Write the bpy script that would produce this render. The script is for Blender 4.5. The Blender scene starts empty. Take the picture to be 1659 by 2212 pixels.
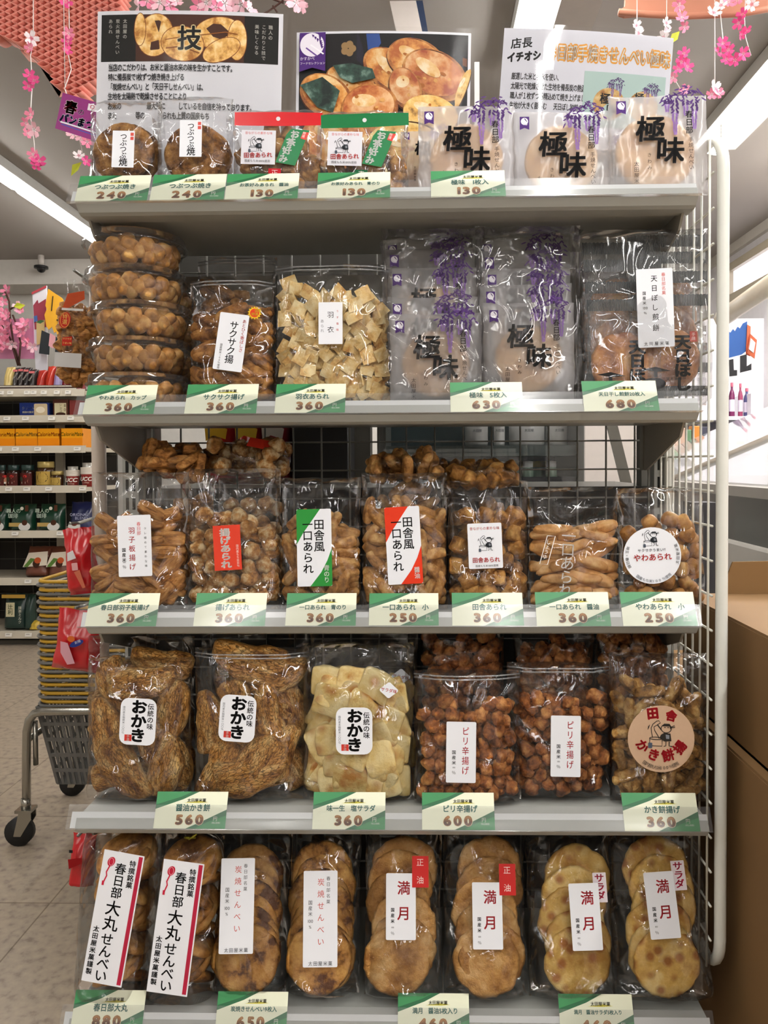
EXPOSURE = 1.08
WORLD_L = 0.05
import bpy, bmesh, math, random
from mathutils import Vector, Matrix, noise

SC = bpy.context.scene
COL = SC.collection
rnd = random.Random(7)
PI = math.pi

# ---------------------------------------------------------------- camera
IMG_W, IMG_H, FPX = 1659.0, 2212.0, 1662.0
PPX, PPY = 879.74, 1040.21                     # principal point
EYE = Vector((0.0, 0.0, 1.05))
_yaw, _pitch, _roll = math.radians(1.215), math.radians(1.393), math.radians(-0.3104)
_f0 = Vector((-math.sin(_yaw), math.cos(_yaw), 0)); _r0 = Vector((math.cos(_yaw), math.sin(_yaw), 0)); _u0 = Vector((0, 0, 1))
FWD = math.cos(_pitch) * _f0 - math.sin(_pitch) * _u0
_u1 = math.cos(_pitch) * _u0 + math.sin(_pitch) * _f0
RIGHT = math.cos(_roll) * _r0 + math.sin(_roll) * _u1
UP = math.cos(_roll) * _u1 - math.sin(_roll) * _r0
cam_data = bpy.data.cameras.new('camera')
cam_data.sensor_fit = 'AUTO'; cam_data.sensor_width = 36.0
cam_data.lens = FPX / IMG_H * 36.0
cam_data.shift_x = -(PPX - IMG_W / 2) / IMG_H
cam_data.shift_y = -(IMG_H / 2 - PPY) / IMG_H
cam_data.clip_start = 0.05; cam_data.clip_end = 60
cam = bpy.data.objects.new('camera', cam_data); COL.objects.link(cam)
cam.matrix_world = Matrix(((RIGHT.x, UP.x, -FWD.x, EYE.x), (RIGHT.y, UP.y, -FWD.y, EYE.y), (RIGHT.z, UP.z, -FWD.z, EYE.z), (0, 0, 0, 1)))
SC.camera = cam

def _ray(u, v):
    return FWD + RIGHT * ((u - PPX) / FPX) - UP * ((v - PPY) / FPX)
def P(u, v, Y):
    """Where the line of sight through (u, v) meets the upright plane at distance Y."""
    d = _ray(u, v); return EYE + d * (Y / d.y)
def PX(u, v, X):
    d = _ray(u, v); return EYE + d * (X / d.x)
def PZ(u, v, Z):
    d = _ray(u, v); return EYE + d * ((Z - EYE.z) / d.z)

# ---------------------------------------------------------------- render look, world
vs = SC.view_settings
vs.view_transform = 'Standard'; vs.look = 'None'; vs.gamma = 1.0; vs.use_curve_mapping = False
vs.exposure = EXPOSURE
cy = SC.cycles
cy.max_bounces = 28; cy.diffuse_bounces = 3; cy.glossy_bounces = 3; cy.transmission_bounces = 4
cy.transparent_max_bounces = 20; cy.caustics_reflective = False; cy.caustics_refractive = False
cy.sample_clamp_indirect = 4.0; cy.sample_clamp_direct = 0.0
cy.use_denoising = True
cy.use_adaptive_sampling = True; cy.adaptive_threshold = 0.06; cy.adaptive_min_samples = 16
world = bpy.data.worlds.new('shop_air'); SC.world = world; world.use_nodes = True
_bg = world.node_tree.nodes['Background']; _bg.inputs[0].default_value = (0.9, 0.95, 1.0, 1); _bg.inputs[1].default_value = WORLD_L

# ---------------------------------------------------------------- objects
def tag(o, label=None, cat=None, group=None, kind=None):
    if label: o['label'] = label
    if cat: o['category'] = cat
    if group: o['group'] = group
    if kind: o['kind'] = kind
    return o
def thing(name, label, cat, loc=(0, 0, 0), group=None, rot=(0, 0, 0)):
    o = bpy.data.objects.new(name, None); COL.objects.link(o)
    o.empty_display_size = 0.02; o.location = loc; o.rotation_euler = rot
    return tag(o, label, cat, group)
def inst(name, mesh, parent=None, loc=(0, 0, 0), rot=(0, 0, 0), scale=(1, 1, 1)):
    o = bpy.data.objects.new(name, mesh); COL.objects.link(o)
    o.location = loc; o.rotation_euler = rot; o.scale = scale
    if parent is not None: o.parent = parent
    return o

# ---------------------------------------------------------------- materials
def lin(c):
    if isinstance(c, str):
        c = c.lstrip('#'); c = [int(c[i:i + 2], 16) / 255 for i in (0, 2, 4)]
        c = [x / 12.92 if x <= 0.04045 else ((x + 0.055) / 1.055) ** 2.4 for x in c]
    return (c[0], c[1], c[2], 1.0)
_mats = {}
def mat(name, color, rough=0.5, metal=0.0, spec=0.5, vary=0.06, vscale=30.0, bump=0.0, bscale=80.0, emit=0.0, alpha=1.0):
    """A Principled surface whose colour wanders a little through a noise texture."""
    if name in _mats: return _mats[name]
    m = bpy.data.materials.new(name); m.use_nodes = True; nt = m.node_tree; N = nt.nodes; L = nt.links
    b = N['Principled BSDF']; c = lin(color)
    b.inputs['Base Color'].default_value = c
    b.inputs['Roughness'].default_value = rough; b.inputs['Metallic'].default_value = metal
    b.inputs['Specular IOR Level'].default_value = spec
    tc = N.new('ShaderNodeTexCoord')
    if vary > 0:
        nz = N.new('ShaderNodeTexNoise'); nz.inputs['Scale'].default_value = vscale; nz.inputs['Detail'].default_value = 3
        L.new(tc.outputs['Object'], nz.inputs['Vector'])
        mx = N.new('ShaderNodeMix'); mx.data_type = 'RGBA'
        mx.inputs[6].default_value = tuple(x * (1 - vary) for x in c[:3]) + (1,); mx.inputs[7].default_value = tuple(min(1, x * (1 + vary)) for x in c[:3]) + (1,)
        L.new(nz.outputs['Fac'], mx.inputs[0]); L.new(mx.outputs[2], b.inputs['Base Color'])
    if bump > 0:
        n2 = N.new('ShaderNodeTexNoise'); n2.inputs['Scale'].default_value = bscale; n2.inputs['Detail'].default_value = 4
        L.new(tc.outputs['Object'], n2.inputs['Vector'])
        bp = N.new('ShaderNodeBump'); bp.inputs['Strength'].default_value = bump; bp.inputs['Distance'].default_value = 0.004
        L.new(n2.outputs['Fac'], bp.inputs['Height']); L.new(bp.outputs[0], b.inputs['Normal'])
    if emit > 0:
        b.inputs['Emission Color'].default_value = c; b.inputs['Emission Strength'].default_value = emit
    if alpha < 1: b.inputs['Alpha'].default_value = alpha
    _mats[name] = m
    return m
def ink(color):
    return mat('ink_' + color.lstrip('#'), color, rough=0.6, spec=0.2, vary=0.0)

def film(name, gloss=0.05, haze=0.012, haze_col='#cfd2d6', rough=0.07, bscale=12.0, bump=1.0, dist=0.075, ior=1.4, translucent=0.0, aniso=(1, 1, 1)):
    """Clear crinkled plastic: see-through, a thin haze, mirror-like over soft wrinkles."""
    if name in _mats: return _mats[name]
    m = bpy.data.materials.new(name); m.use_nodes = True; nt = m.node_tree; N = nt.nodes; L = nt.links
    N.remove(N['Principled BSDF']); out = N['Material Output']
    tc = N.new('ShaderNodeTexCoord'); oi = N.new('ShaderNodeObjectInfo')
    mp = N.new('ShaderNodeMapping'); mp.inputs['Scale'].default_value = aniso
    va = N.new('ShaderNodeVectorMath'); va.operation = 'MULTIPLY_ADD'; va.inputs[1].default_value = (1, 1, 1)
    cx = N.new('ShaderNodeCombineXYZ')
    mu = N.new('ShaderNodeMath'); mu.operation = 'MULTIPLY'; mu.inputs[1].default_value = 37.0
    L.new(oi.outputs['Random'], mu.inputs[0]); L.new(mu.outputs[0], cx.inputs[0]); L.new(mu.outputs[0], cx.inputs[2])
    L.new(tc.outputs['Object'], mp.inputs[0]); L.new(mp.outputs[0], va.inputs[0]); L.new(cx.outputs[0], va.inputs[2])
    nz = N.new('ShaderNodeTexNoise'); nz.inputs['Scale'].default_value = bscale; nz.inputs['Detail'].default_value = 1.3; nz.inputs['Distortion'].default_value = 0.8
    nz.inputs['Roughness'].default_value = 0.45
    L.new(va.outputs[0], nz.inputs['Vector'])
    bp = N.new('ShaderNodeBump'); bp.inputs['Strength'].default_value = bump; bp.inputs['Distance'].default_value = dist
    L.new(nz.outputs['Fac'], bp.inputs['Height'])
    fr = N.new('ShaderNodeFresnel'); fr.inputs['IOR'].default_value = ior
    ad = N.new('ShaderNodeMath'); ad.operation = 'MULTIPLY_ADD'; ad.use_clamp = True; ad.inputs[1].default_value = 0.5; ad.inputs[2].default_value = gloss
    L.new(fr.outputs[0], ad.inputs[0])
    tr = N.new('ShaderNodeBsdfTransparent'); tr.inputs[0].default_value = (0.985, 0.985, 0.985, 1)
    gl = N.new('ShaderNodeBsdfGlossy'); gl.inputs['Roughness'].default_value = rough; L.new(bp.outputs[0], gl.inputs['Normal'])
    df = N.new('ShaderNodeBsdfDiffuse'); df.inputs[0].default_value = lin(haze_col)
    base = df.outputs[0]
    if translucent:
        tl = N.new('ShaderNodeBsdfTranslucent'); tl.inputs[0].default_value = lin(haze_col)
        mt = N.new('ShaderNodeMixShader'); mt.inputs[0].default_value = translucent
        L.new(df.outputs[0], mt.inputs[1]); L.new(tl.outputs[0], mt.inputs[2]); base = mt.outputs[0]
    mh = N.new('ShaderNodeMixShader'); mh.inputs[0].default_value = haze
    L.new(tr.outputs[0], mh.inputs[1]); L.new(base, mh.inputs[2])
    mg = N.new('ShaderNodeMixShader'); L.new(ad.outputs[0], mg.inputs[0]); L.new(mh.outputs[0], mg.inputs[1]); L.new(gl.outputs[0], mg.inputs[2])
    L.new(mg.outputs[0], out.inputs[0])
    _mats[name] = m
    return m

def crust(name, cols, scale=45.0, bump=0.7, bscale=90.0, rough=0.45, crack=0.0, stops=(0.3, 0.52, 0.72), crack_scale=60.0, spec=0.4, squash=(1, 1, 1), toast=None):
    """Baked rice: three browns through noise, shifted per piece, with pits and optional cracks."""
    if name in _mats: return _mats[name]
    m = bpy.data.materials.new(name); m.use_nodes = True; nt = m.node_tree; N = nt.nodes; L = nt.links
    b = N['Principled BSDF']; b.inputs['Roughness'].default_value = rough; b.inputs['Specular IOR Level'].default_value = spec
    tc = N.new('ShaderNodeTexCoord'); oi = N.new('ShaderNodeObjectInfo')
    mu = N.new('ShaderNodeMath'); mu.operation = 'MULTIPLY'; mu.inputs[1].default_value = 23.0; L.new(oi.outputs['Random'], mu.inputs[0])
    mp = N.new('ShaderNodeMapping'); mp.inputs['Scale'].default_value = squash; L.new(tc.outputs['Object'], mp.inputs[0])
    va = N.new('ShaderNodeVectorMath'); va.operation = 'ADD'; L.new(mp.outputs[0], va.inputs[0]); L.new(mu.outputs[0], va.inputs[1])
    nz = N.new('ShaderNodeTexNoise'); nz.inputs['Scale'].default_value = scale; nz.inputs['Detail'].default_value = 5; nz.inputs['Roughness'].default_value = 0.6
    L.new(va.outputs[0], nz.inputs['Vector'])
    cols = list(cols); rp = N.new('ShaderNodeValToRGB'); e = rp.color_ramp.elements; stops = tuple(.5 + (q - .5) * .72 for q in stops)
    e[0].position = stops[0]; e[0].color = lin(cols[0]); e[1].position = stops[2]; e[1].color = lin(cols[2])
    k = e.new(stops[1]); k.color = lin(cols[1])
    L.new(nz.outputs['Fac'], rp.inputs[0])
    hv = N.new('ShaderNodeHueSaturation')
    mr = N.new('ShaderNodeMapRange'); mr.inputs[3].default_value = 0.82; mr.inputs[4].default_value = 1.2; L.new(oi.outputs['Random'], mr.inputs[0])
    L.new(mr.outputs[0], hv.inputs['Value']); L.new(rp.outputs[0], hv.inputs['Color'])
    col = hv.outputs[0]
    if toast:
        tn = N.new('ShaderNodeTexVoronoi'); tn.inputs['Scale'].default_value = toast[1]; tn.inputs['Randomness'].default_value = 0.55
        L.new(va.outputs[0], tn.inputs['Vector'])
        t2 = N.new('ShaderNodeMapRange'); t2.inputs[1].default_value = 0.18; t2.inputs[2].default_value = 0.4; t2.inputs[3].default_value = toast[2]; t2.inputs[4].default_value = 0.0
        L.new(tn.outputs['Distance'], t2.inputs[0])
        tm = N.new('ShaderNodeMix'); tm.data_type = 'RGBA'; tm.inputs[7].default_value = lin(toast[0])
        L.new(t2.outputs[0], tm.inputs[0]); L.new(col, tm.inputs[6]); col = tm.outputs[2]
    hgt = None
    n2 = N.new('ShaderNodeTexNoise'); n2.inputs['Scale'].default_value = bscale; n2.inputs['Detail'].default_value = 6; n2.inputs['Roughness'].default_value = 0.65
    L.new(va.outputs[0], n2.inputs['Vector']); hgt = n2.outputs['Fac']
    if crack > 0:
        wn = N.new('ShaderNodeVectorMath'); wn.operation = 'MULTIPLY_ADD'; wn.inputs[1].default_value = (0.02, 0.02, 0.02)
        L.new(n2.outputs['Color'], wn.inputs[0]); L.new(va.outputs[0], wn.inputs[2])
        vo = N.new('ShaderNodeTexVoronoi'); vo.feature = 'DISTANCE_TO_EDGE'; vo.inputs['Scale'].default_value = crack_scale
        L.new(wn.outputs[0], vo.inputs['Vector'])
        c1 = N.new('ShaderNodeMapRange'); c1.inputs[1].default_value = 0.0; c1.inputs[2].default_value = 0.07; L.new(vo.outputs['Distance'], c1.inputs[0])
        ml = N.new('ShaderNodeMath'); ml.operation = 'MULTIPLY_ADD'; ml.inputs[1].default_value = 0.5; L.new(c1.outputs[0], ml.inputs[0]); L.new(hgt, ml.inputs[2]); hgt = ml.outputs[0]
        dk = N.new('ShaderNodeMix'); dk.data_type = 'RGBA'; dk.blend_type = 'MULTIPLY'; dk.inputs[0].default_value = crack
        cr = N.new('ShaderNodeMapRange'); cr.inputs[3].default_value = 0.35; L.new(c1.outputs[0], cr.inputs[0])
        L.new(col, dk.inputs[6]); L.new(cr.outputs[0], dk.inputs[7]); col = dk.outputs[2]
    L.new(col, b.inputs['Base Color'])
    bp = N.new('ShaderNodeBump'); bp.inputs['Strength'].default_value = bump; bp.inputs['Distance'].default_value = 0.004
    L.new(hgt, bp.inputs['Height']); L.new(bp.outputs[0], b.inputs['Normal'])
    _mats[name] = m
    return m

# ---------------------------------------------------------------- mesh building
class MB:
    """Collects shapes and links them as one mesh object."""
    def __init__(s): s.v = []; s.f = []; s.m = []; s.sm = []
    def add(s, vs, fs, mi=0, smooth=False):
        b = len(s.v); s.v += [tuple(v) for v in vs]
        for f in fs: s.f.append([b + i for i in f]); s.m.append(mi); s.sm.append(smooth)
    def box(s, lo, hi, mi=0):
        x0, y0, z0 = lo; x1, y1, z1 = hi
        s.add([(x0, y0, z0), (x1, y0, z0), (x1, y1, z0), (x0, y1, z0), (x0, y0, z1), (x1, y0, z1), (x1, y1, z1), (x0, y1, z1)],
              [(0, 3, 2, 1), (4, 5, 6, 7), (0, 1, 5, 4), (1, 2, 6, 5), (2, 3, 7, 6), (3, 0, 4, 7)], mi)
    def obox(s, c, half, M, mi=0):
        M = M.to_3x3() if len(M) == 4 else M
        vs = [Vector(c) + M @ Vector((half[0] * a, half[1] * b, half[2] * d)) for d in (-1, 1) for a, b in ((-1, -1), (1, -1), (1, 1), (-1, 1))]
        s.add(vs, [(0, 3, 2, 1), (4, 5, 6, 7), (0, 1, 5, 4), (1, 2, 6, 5), (2, 3, 7, 6), (3, 0, 4, 7)], mi)
    def prism(s, poly, d, mi=0):
        """poly: 3-D outline; d: the extrusion vector."""
        n = len(poly); a = [Vector(p) for p in poly]; b = [p + Vector(d) for p in a]
        s.add(a + b, [list(range(n))[::-1], list(range(n, 2 * n))] + [(i, (i + 1) % n, n + (i + 1) % n, n + i) for i in range(n)], mi)
    def tube(s, pts, r, n=8, closed=False, mi=0, cap=True, rx=None):
        pts = [Vector(p) for p in pts]; m = len(pts); rings = []
        rr = r if isinstance(r, (list, tuple)) else [r] * m
        prev = None
        for i, p in enumerate(pts):
            a = pts[(i - 1) % m] if (closed or i > 0) else p; b = pts[(i + 1) % m] if (closed or i < m - 1) else p
            t = (b - a).normalized()
            if prev is None:
                ref = Vector((0, 0, 1)) if abs(t.z) < 0.9 else Vector((1, 0, 0)); nx = t.cross(ref).normalized()
            else:
                nx = (prev - t * prev.dot(t)); nx = nx.normalized() if nx.length > 1e-6 else t.orthogonal().normalized()
            prev = nx; ny = t.cross(nx)
            rings.append([p + (nx * math.cos(2 * PI * k / n) * (rx or rr[i]) + ny * math.sin(2 * PI * k / n) * rr[i]) for k in range(n)])
        vs = [v for rg in rings for v in rg]; fs = []
        for i in range(m if closed else m - 1):
            j = (i + 1) % m
            for k in range(n): fs.append((i * n + k, i * n + (k + 1) % n, j * n + (k + 1) % n, j * n + k))
        if cap and not closed: fs.append(list(range(n))[::-1]); fs.append(list(range((m - 1) * n, m * n)))
        s.add(vs, fs, mi, True)
    def lathe(s, prof, c=(0, 0, 0), n=32, mi=0, smooth=True, closed=False):
        vs = []; fs = []; m = len(prof)
        for r, z in prof:
            for k in range(n): a = 2 * PI * k / n; vs.append((c[0] + r * math.cos(a), c[1] + r * math.sin(a), c[2] + z))
        for i in range(m - 1):
            for k in range(n): fs.append((i * n + k, i * n + (k + 1) % n, (i + 1) * n + (k + 1) % n, (i + 1) * n + k))
        s.add(vs, fs, mi, smooth)
    def mesh(s, me, M, mi=0):
        s.add([M @ v.co for v in me.vertices], [tuple(p.vertices) for p in me.polygons], mi, True)
    def data(s, name, mats):
        me = bpy.data.meshes.new(name); me.from_pydata(s.v, [], s.f); 
        for m in mats: me.materials.append(m)
        me.polygons.foreach_set('material_index', s.m); me.polygons.foreach_set('use_smooth', s.sm)
        me.update(); return me
    def build(s, name, mats, parent=None, loc=(0, 0, 0), rot=(0, 0, 0)):
        if not isinstance(mats, (list, tuple)): mats = [mats]
        return inst(name, s.data(name, mats), parent, loc, rot)

def bevel(o, w=0.003, seg=2):
    md = o.modifiers.new('bevel', 'BEVEL'); md.width = w; md.segments = seg; md.limit_method = 'ANGLE'; md.angle_limit = math.radians(40)
    return o

# ---------------------------------------------------------------- lettering
_gl = {}
_tc = bpy.data.curves.new('glyph_source', 'FONT'); _to = bpy.data.objects.new('glyph_source', _tc); COL.objects.link(_to)
def glyph(ch, w=0.0):
    k = (ch, w)
    if k not in _gl:
        _tc.body = ch; _tc.offset = w; _tc.resolution_u = 3
        me = _to.to_mesh()
        vs = [(v.co.x, v.co.y) for v in me.vertices]; fs = [tuple(p.vertices) for p in me.polygons]
        _to.to_mesh_clear()
        _gl[k] = (vs, fs, max((v[0] for v in vs), default=0.3))
    return _gl[k]

class Flat:
    """A printed sheet: shapes and lettering in photo-pixel units (x right, y down from the sheet's top left), built as one mesh facing -Y."""
    EPS = 0.00005
    def __init__(s, w, h): s.w = w; s.h = h; s.v = []; s.f = []; s.m = []; s.mats = []; s.lay = 0; s.bend = None
    def _mi(s, m):
        m = ink(m) if isinstance(m, str) else m
        if m not in s.mats: s.mats.append(m)
        return s.mats.index(m)
    def _put(s, pts, faces, m):
        b = len(s.v); s.v += [(x - s.w / 2, s.h / 2 - y, s.lay) for x, y in pts]
        mi = s._mi(m)
        for f in faces: s.f.append([b + i for i in f]); s.m.append(mi)
    def poly(s, pts, m): s.lay += 1; s._put(pts, [list(range(len(pts)))[::-1]], m); return s
    def rect(s, x0, y0, x1, y1, m, r=0):
        if r <= 0: return s.poly([(x0, y0), (x1, y0), (x1, y1), (x0, y1)], m)
        pts = []
        for cx, cy, a0 in ((x1 - r, y0 + r, -90), (x1 - r, y1 - r, 0), (x0 + r, y1 - r, 90), (x0 + r, y0 + r, 180)):
            for k in range(5): a = math.radians(a0 + k * 22.5); pts.append((cx + r * math.cos(a), cy + r * math.sin(a)))
        return s.poly(pts, m)
    def grid(s, x0, y0, x1, y1, m, nx=8, ny=8):
        s.lay += 1; pts = [(x0 + (x1 - x0) * i / nx, y0 + (y1 - y0) * j / ny) for j in range(ny + 1) for i in range(nx + 1)]
        s._put(pts, [(j * (nx + 1) + i, (j + 1) * (nx + 1) + i, (j + 1) * (nx + 1) + i + 1, j * (nx + 1) + i + 1) for j in range(ny) for i in range(nx)], m); return s
    def ell(s, cx, cy, rx, ry, m, n=28, rot=0.0, a0=0, a1=360):
        ca, sa = math.cos(math.radians(rot)), math.sin(math.radians(rot)); pts = []
        nn = n if a1 - a0 < 360 else n - 1
        for k in range(nn + 1):
            a = math.radians(a0 + (a1 - a0) * k / n); x, y = rx * math.cos(a), ry * math.sin(a); pts.append((cx + x * ca - y * sa, cy + x * sa + y * ca))
        return s.poly(pts, m)
    def line(s, pts, w, m):
        s.lay += 1; q = []; fs = []
        for i, p in enumerate(pts):
            a = pts[max(0, i - 1)]; b = pts[min(len(pts) - 1, i + 1)]
            dx, dy = b[0] - a[0], b[1] - a[1]; l = math.hypot(dx, dy) or 1; nx, ny = -dy / l * w / 2, dx / l * w / 2
            q += [(p[0] + nx, p[1] + ny), (p[0] - nx, p[1] - ny)]
        for i in range(len(pts) - 1): fs.append((2 * i, 2 * i + 2, 2 * i + 3, 2 * i + 1))
        s._put(q, [tuple(f[::-1]) for f in fs], m); return s
    def ring(s, cx, cy, rx, ry, w, m, n=28, a0=0, a1=360):
        return s.line([(cx + rx * math.cos(math.radians(a0 + (a1 - a0) * k / n)), cy + ry * math.sin(math.radians(a0 + (a1 - a0) * k / n))) for k in range(n + 1)], w, m)
    def text(s, t, x, y, size, m, vert=False, rot=0.0, w=0.0, sx=1.0, sp=1.0, mid=False, shear=0.0):
        """Vertical: x is the column's middle, y its top. Level: x, y the top left (mid: the middle) of the line."""
        s.lay += 1; ca, sa = math.cos(math.radians(rot)), math.sin(math.radians(rot))
        cells = []; cur = 0.0
        for ch in t:
            if ch in ' \u3000': cur += size * (0.35 if ch == ' ' else 0.9) * sp; continue
            vs, fs, mx = glyph(ch)
            wide = ord(ch) > 0x2000
            if vert: cells.append((vs, fs, -size * sx * (0.5 if wide else mx / 2), cur)); cur += size * sp
            else: cells.append((vs, fs, cur, 0.0)); cur += size * sx * ((1.0 if wide else mx + 0.07)) * sp
        off = -cur / 2 if (mid and not vert) else 0.0; offy = -size * 0.46 if (mid and not vert) else 0.0
        if mid and vert: offy = -cur / 2
        spread = [(0, 0)] if w <= 0 else [(w * math.cos(k * PI / 4), w * math.sin(k * PI / 4)) for k in (range(0, 8) if w > .035 else (1, 3, 5, 7))]
        for vs, fs, cx, cyy in cells:
            for ox, oy in spread:
                pts = []
                for gx, gy in vs:
                    px = off + cx + (gx + ox + shear * gy) * size * sx; py = offy + cyy + (0.86 - gy - oy) * size
                    pts.append((x + px * ca - py * sa, y + px * sa + py * ca))
                s._put(pts, fs, m)
        return s
    def data(s, name, k, bend=None):
        vs = []
        for x, z, l in s.v:
            y = -l * s.EPS
            if bend: y += bend(x / s.w * 2, z / s.h * 2)
            vs.append((x * k, y, z * k))
        me = bpy.data.meshes.new(name); me.from_pydata(vs, [], s.f)
        for m in s.mats: me.materials.append(m)
        me.polygons.foreach_set('material_index', s.m); me.update(); return me
    def build(s, name, k, parent=None, loc=(0, 0, 0), rot=(0, 0, 0), bend=None):
        return inst(name, s.data(name, k, bend), parent, loc, rot)
# ================================================================ light and room
CEIL = 2.47
tube_mat = mat('tube_light', '#fbf9f5', emit=19.0, vary=0)
def ceiling_strip(x, y0, y1, label, n=3, w=0.06, along='y', z=CEIL, e=None):
    t = thing('ceiling_light', label, 'light', (x if along == 'y' else 0, (y0 + y1) / 2 if along == 'y' else x, z), 'fluorescent strips on the ceiling')
    hb = MB(); L = (y1 - y0) / 2
    c = t.location
    hb.box((-w * .9, -L, -0.05), (w * .9, L, -0.002)) if along == 'y' else hb.box((-L, -w * .9, -0.05), (L, w * .9, -0.002))
    hb.build('housing', mat('lamp_housing', '#d8d8d4', rough=.4), t)
    step = (y1 - y0) / n
    for i in range(n):
        mb = MB(); a, b = -L + i * step + .03, -L + (i + 1) * step - .03
        pr = [(w * .5 * math.cos(PI * k / 6), -0.05 - .035 * math.sin(PI * k / 6)) for k in range(7)]
        pts = [Vector((px, a, pz)) for px, pz in pr] if along == 'y' else [Vector((a, px, pz)) for px, pz in pr]
        mb.prism(pts, (0, b - a, 0) if along == 'y' else (b - a, 0, 0))
        mb.build('tube', e or tube_mat, t)
    return t
ceiling_strip(-1.98, -2.2, 4.95, 'long fluorescent strip running down the ceiling beside the hanging pink lattice', 6)
ceiling_strip(0.345, -2.0, 2.75, 'fluorescent strip on the ceiling behind the poster with the orange title', 4)
ceiling_strip(1.28, -2.2, 3.45, 'wide bright strip on the ceiling over the window side', 5, w=0.11)
ceiling_strip(-0.85, -2.4, -0.1, 'fluorescent strip on the ceiling above the aisle', 2)
ceiling_strip(1.95, 2.8, 3.8, 'added out of view ceiling strip brightening the white bottle shelving', 1, w=.12, e=mat('tube_light_added', '#fff8f0', emit=60.0, vary=0))  # extra lamp outside the view, added to brighten the right wall and shelves
# far wall lights under the soffit
ceiling_strip(5.35, -3.35, -1.2, 'row of tubes fixed under the soffit on the far wall', 3, w=.07, along='x', z=2.30)

def structure(name, mb, mats, loc=(0, 0, 0)):
    return tag(mb.build(name, mats, None, loc), kind='structure')
M_WALL = mat('wall_paint', '#d2cfc8', rough=.8)
M_CEIL = mat('ceiling_board', '#a09a94', rough=.9, vary=.03, vscale=4)
mb = MB(); mb.box((-4.6, -3.2, -.05), (3.4, 6.2, 0))
# floor: speckled vinyl tiles
def floor_mat():
    m = bpy.data.materials.new('speckled_vinyl'); m.use_nodes = True; N = m.node_tree.nodes; L = m.node_tree.links; b = N['Principled BSDF']
    b.inputs['Roughness'].default_value = .35
    tc = N.new('ShaderNodeTexCoord')
    a = N.new('ShaderNodeTexNoise'); a.inputs['Scale'].default_value = 45; a.inputs['Detail'].default_value = 4; L.new(tc.outputs['Object'], a.inputs[0])
    r = N.new('ShaderNodeValToRGB'); e = r.color_ramp.elements; e[0].position = .30; e[0].color = lin('#86776a'); e[1].position = .46; e[1].color = lin('#a39482'); k = e.new(.7); k.color = lin('#b0a08c'); L.new(a.outputs['Fac'], r.inputs[0])
    br = N.new('ShaderNodeTexBrick'); br.offset = 0; br.inputs['Scale'].default_value = 1; br.inputs['Mortar Size'].default_value = .002; br.inputs['Brick Width'].default_value = .45; br.inputs['Row Height'].default_value = .45
    br.inputs['Color1'].default_value = (1, 1, 1, 1); br.inputs['Color2'].default_value = (.95, .95, .95, 1); br.inputs['Mortar'].default_value = (.5, .47, .42, 1); L.new(tc.outputs['Object'], br.inputs[0])
    mx = N.new('ShaderNodeMix'); mx.data_type = 'RGBA'; mx.blend_type = 'MULTIPLY'; mx.inputs[0].default_value = 1; L.new(r.outputs[0], mx.inputs[6]); L.new(br.outputs[0], mx.inputs[7]); L.new(mx.outputs[2], b.inputs['Base Color'])
    return m
structure('floor', mb, floor_mat())
mb = MB(); mb.box((-4.6, -3.2, CEIL), (3.4, 6.2, CEIL + .05)); structure('ceiling', mb, M_CEIL)
mb = MB(); mb.box((-4.6, 5.62, 0), (3.4, 5.7, CEIL)); structure('wall_back', mb, M_WALL)
mb = MB(); mb.box((-4.7, -3.2, 0), (-4.6, 6.2, CEIL)); structure('wall_left', mb, M_WALL)
mb = MB(); mb.box((-4.6, -3.3, 0), (3.4, -3.2, CEIL)); structure('wall_front', mb, M_WALL)
mb = MB(); mb.box((-4.6, 5.3, 2.30), (-0.9, 5.62, CEIL)); structure('trim_1', mb, mat('soffit_paint', '#cfcac2', rough=.8))
# ceiling beam and the joint lines
mb = MB(); mb.box((.40, 1.2, CEIL - .10), (.52, 5.6, CEIL)); structure('trim_2', mb, mat('beam_paint', '#b9b2aa', rough=.8))
mb = MB(); mb.box((2.02, -3, CEIL - .06), (2.10, 5.6, CEIL)); structure('trim_3', mb, mat('soffit_paint', '#cfcac2', rough=.8))
# ================================================================ the gondola rack
BACK = 1.345
SHELF = {1: (1.085, (144.6, 437.8), (1515.5, 420.6)), 2: (1.09, (160, 897.3), (1518, 888.4)), 3: (1.10, (167, 1355), (1516.6, 1352.5)),
         4: (1.065, (143.3, 1789.3), (1539, 1796.6)), 5: (1.055, (128, 2228), (1545, 2238))}
M_STEEL = mat('painted_steel', '#a3a49e', rough=.38, vary=.04, vscale=12)
M_STEEL2 = mat('painted_steel_warm', '#918d83', rough=.45, vary=.05, vscale=10)
M_DARK = mat('dark_slot', '#14130f', rough=.8)
M_RAIL = film('clear_rail', gloss=.05, haze=.08, rough=.16, bump=.05, bscale=3, aniso=(.2, 1, 8))
TILT = math.radians(26)
S = {}
for i, (Y, a, b) in SHELF.items():
    pa, pb = P(a[0], a[1], Y), P(b[0], b[1], Y)
    S[i] = dict(Y=Y, z0=(pa.z + pb.z) / 2, x0=pa.x, x1=pb.x, top=(pa.z + pb.z) / 2 + .012)

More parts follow.
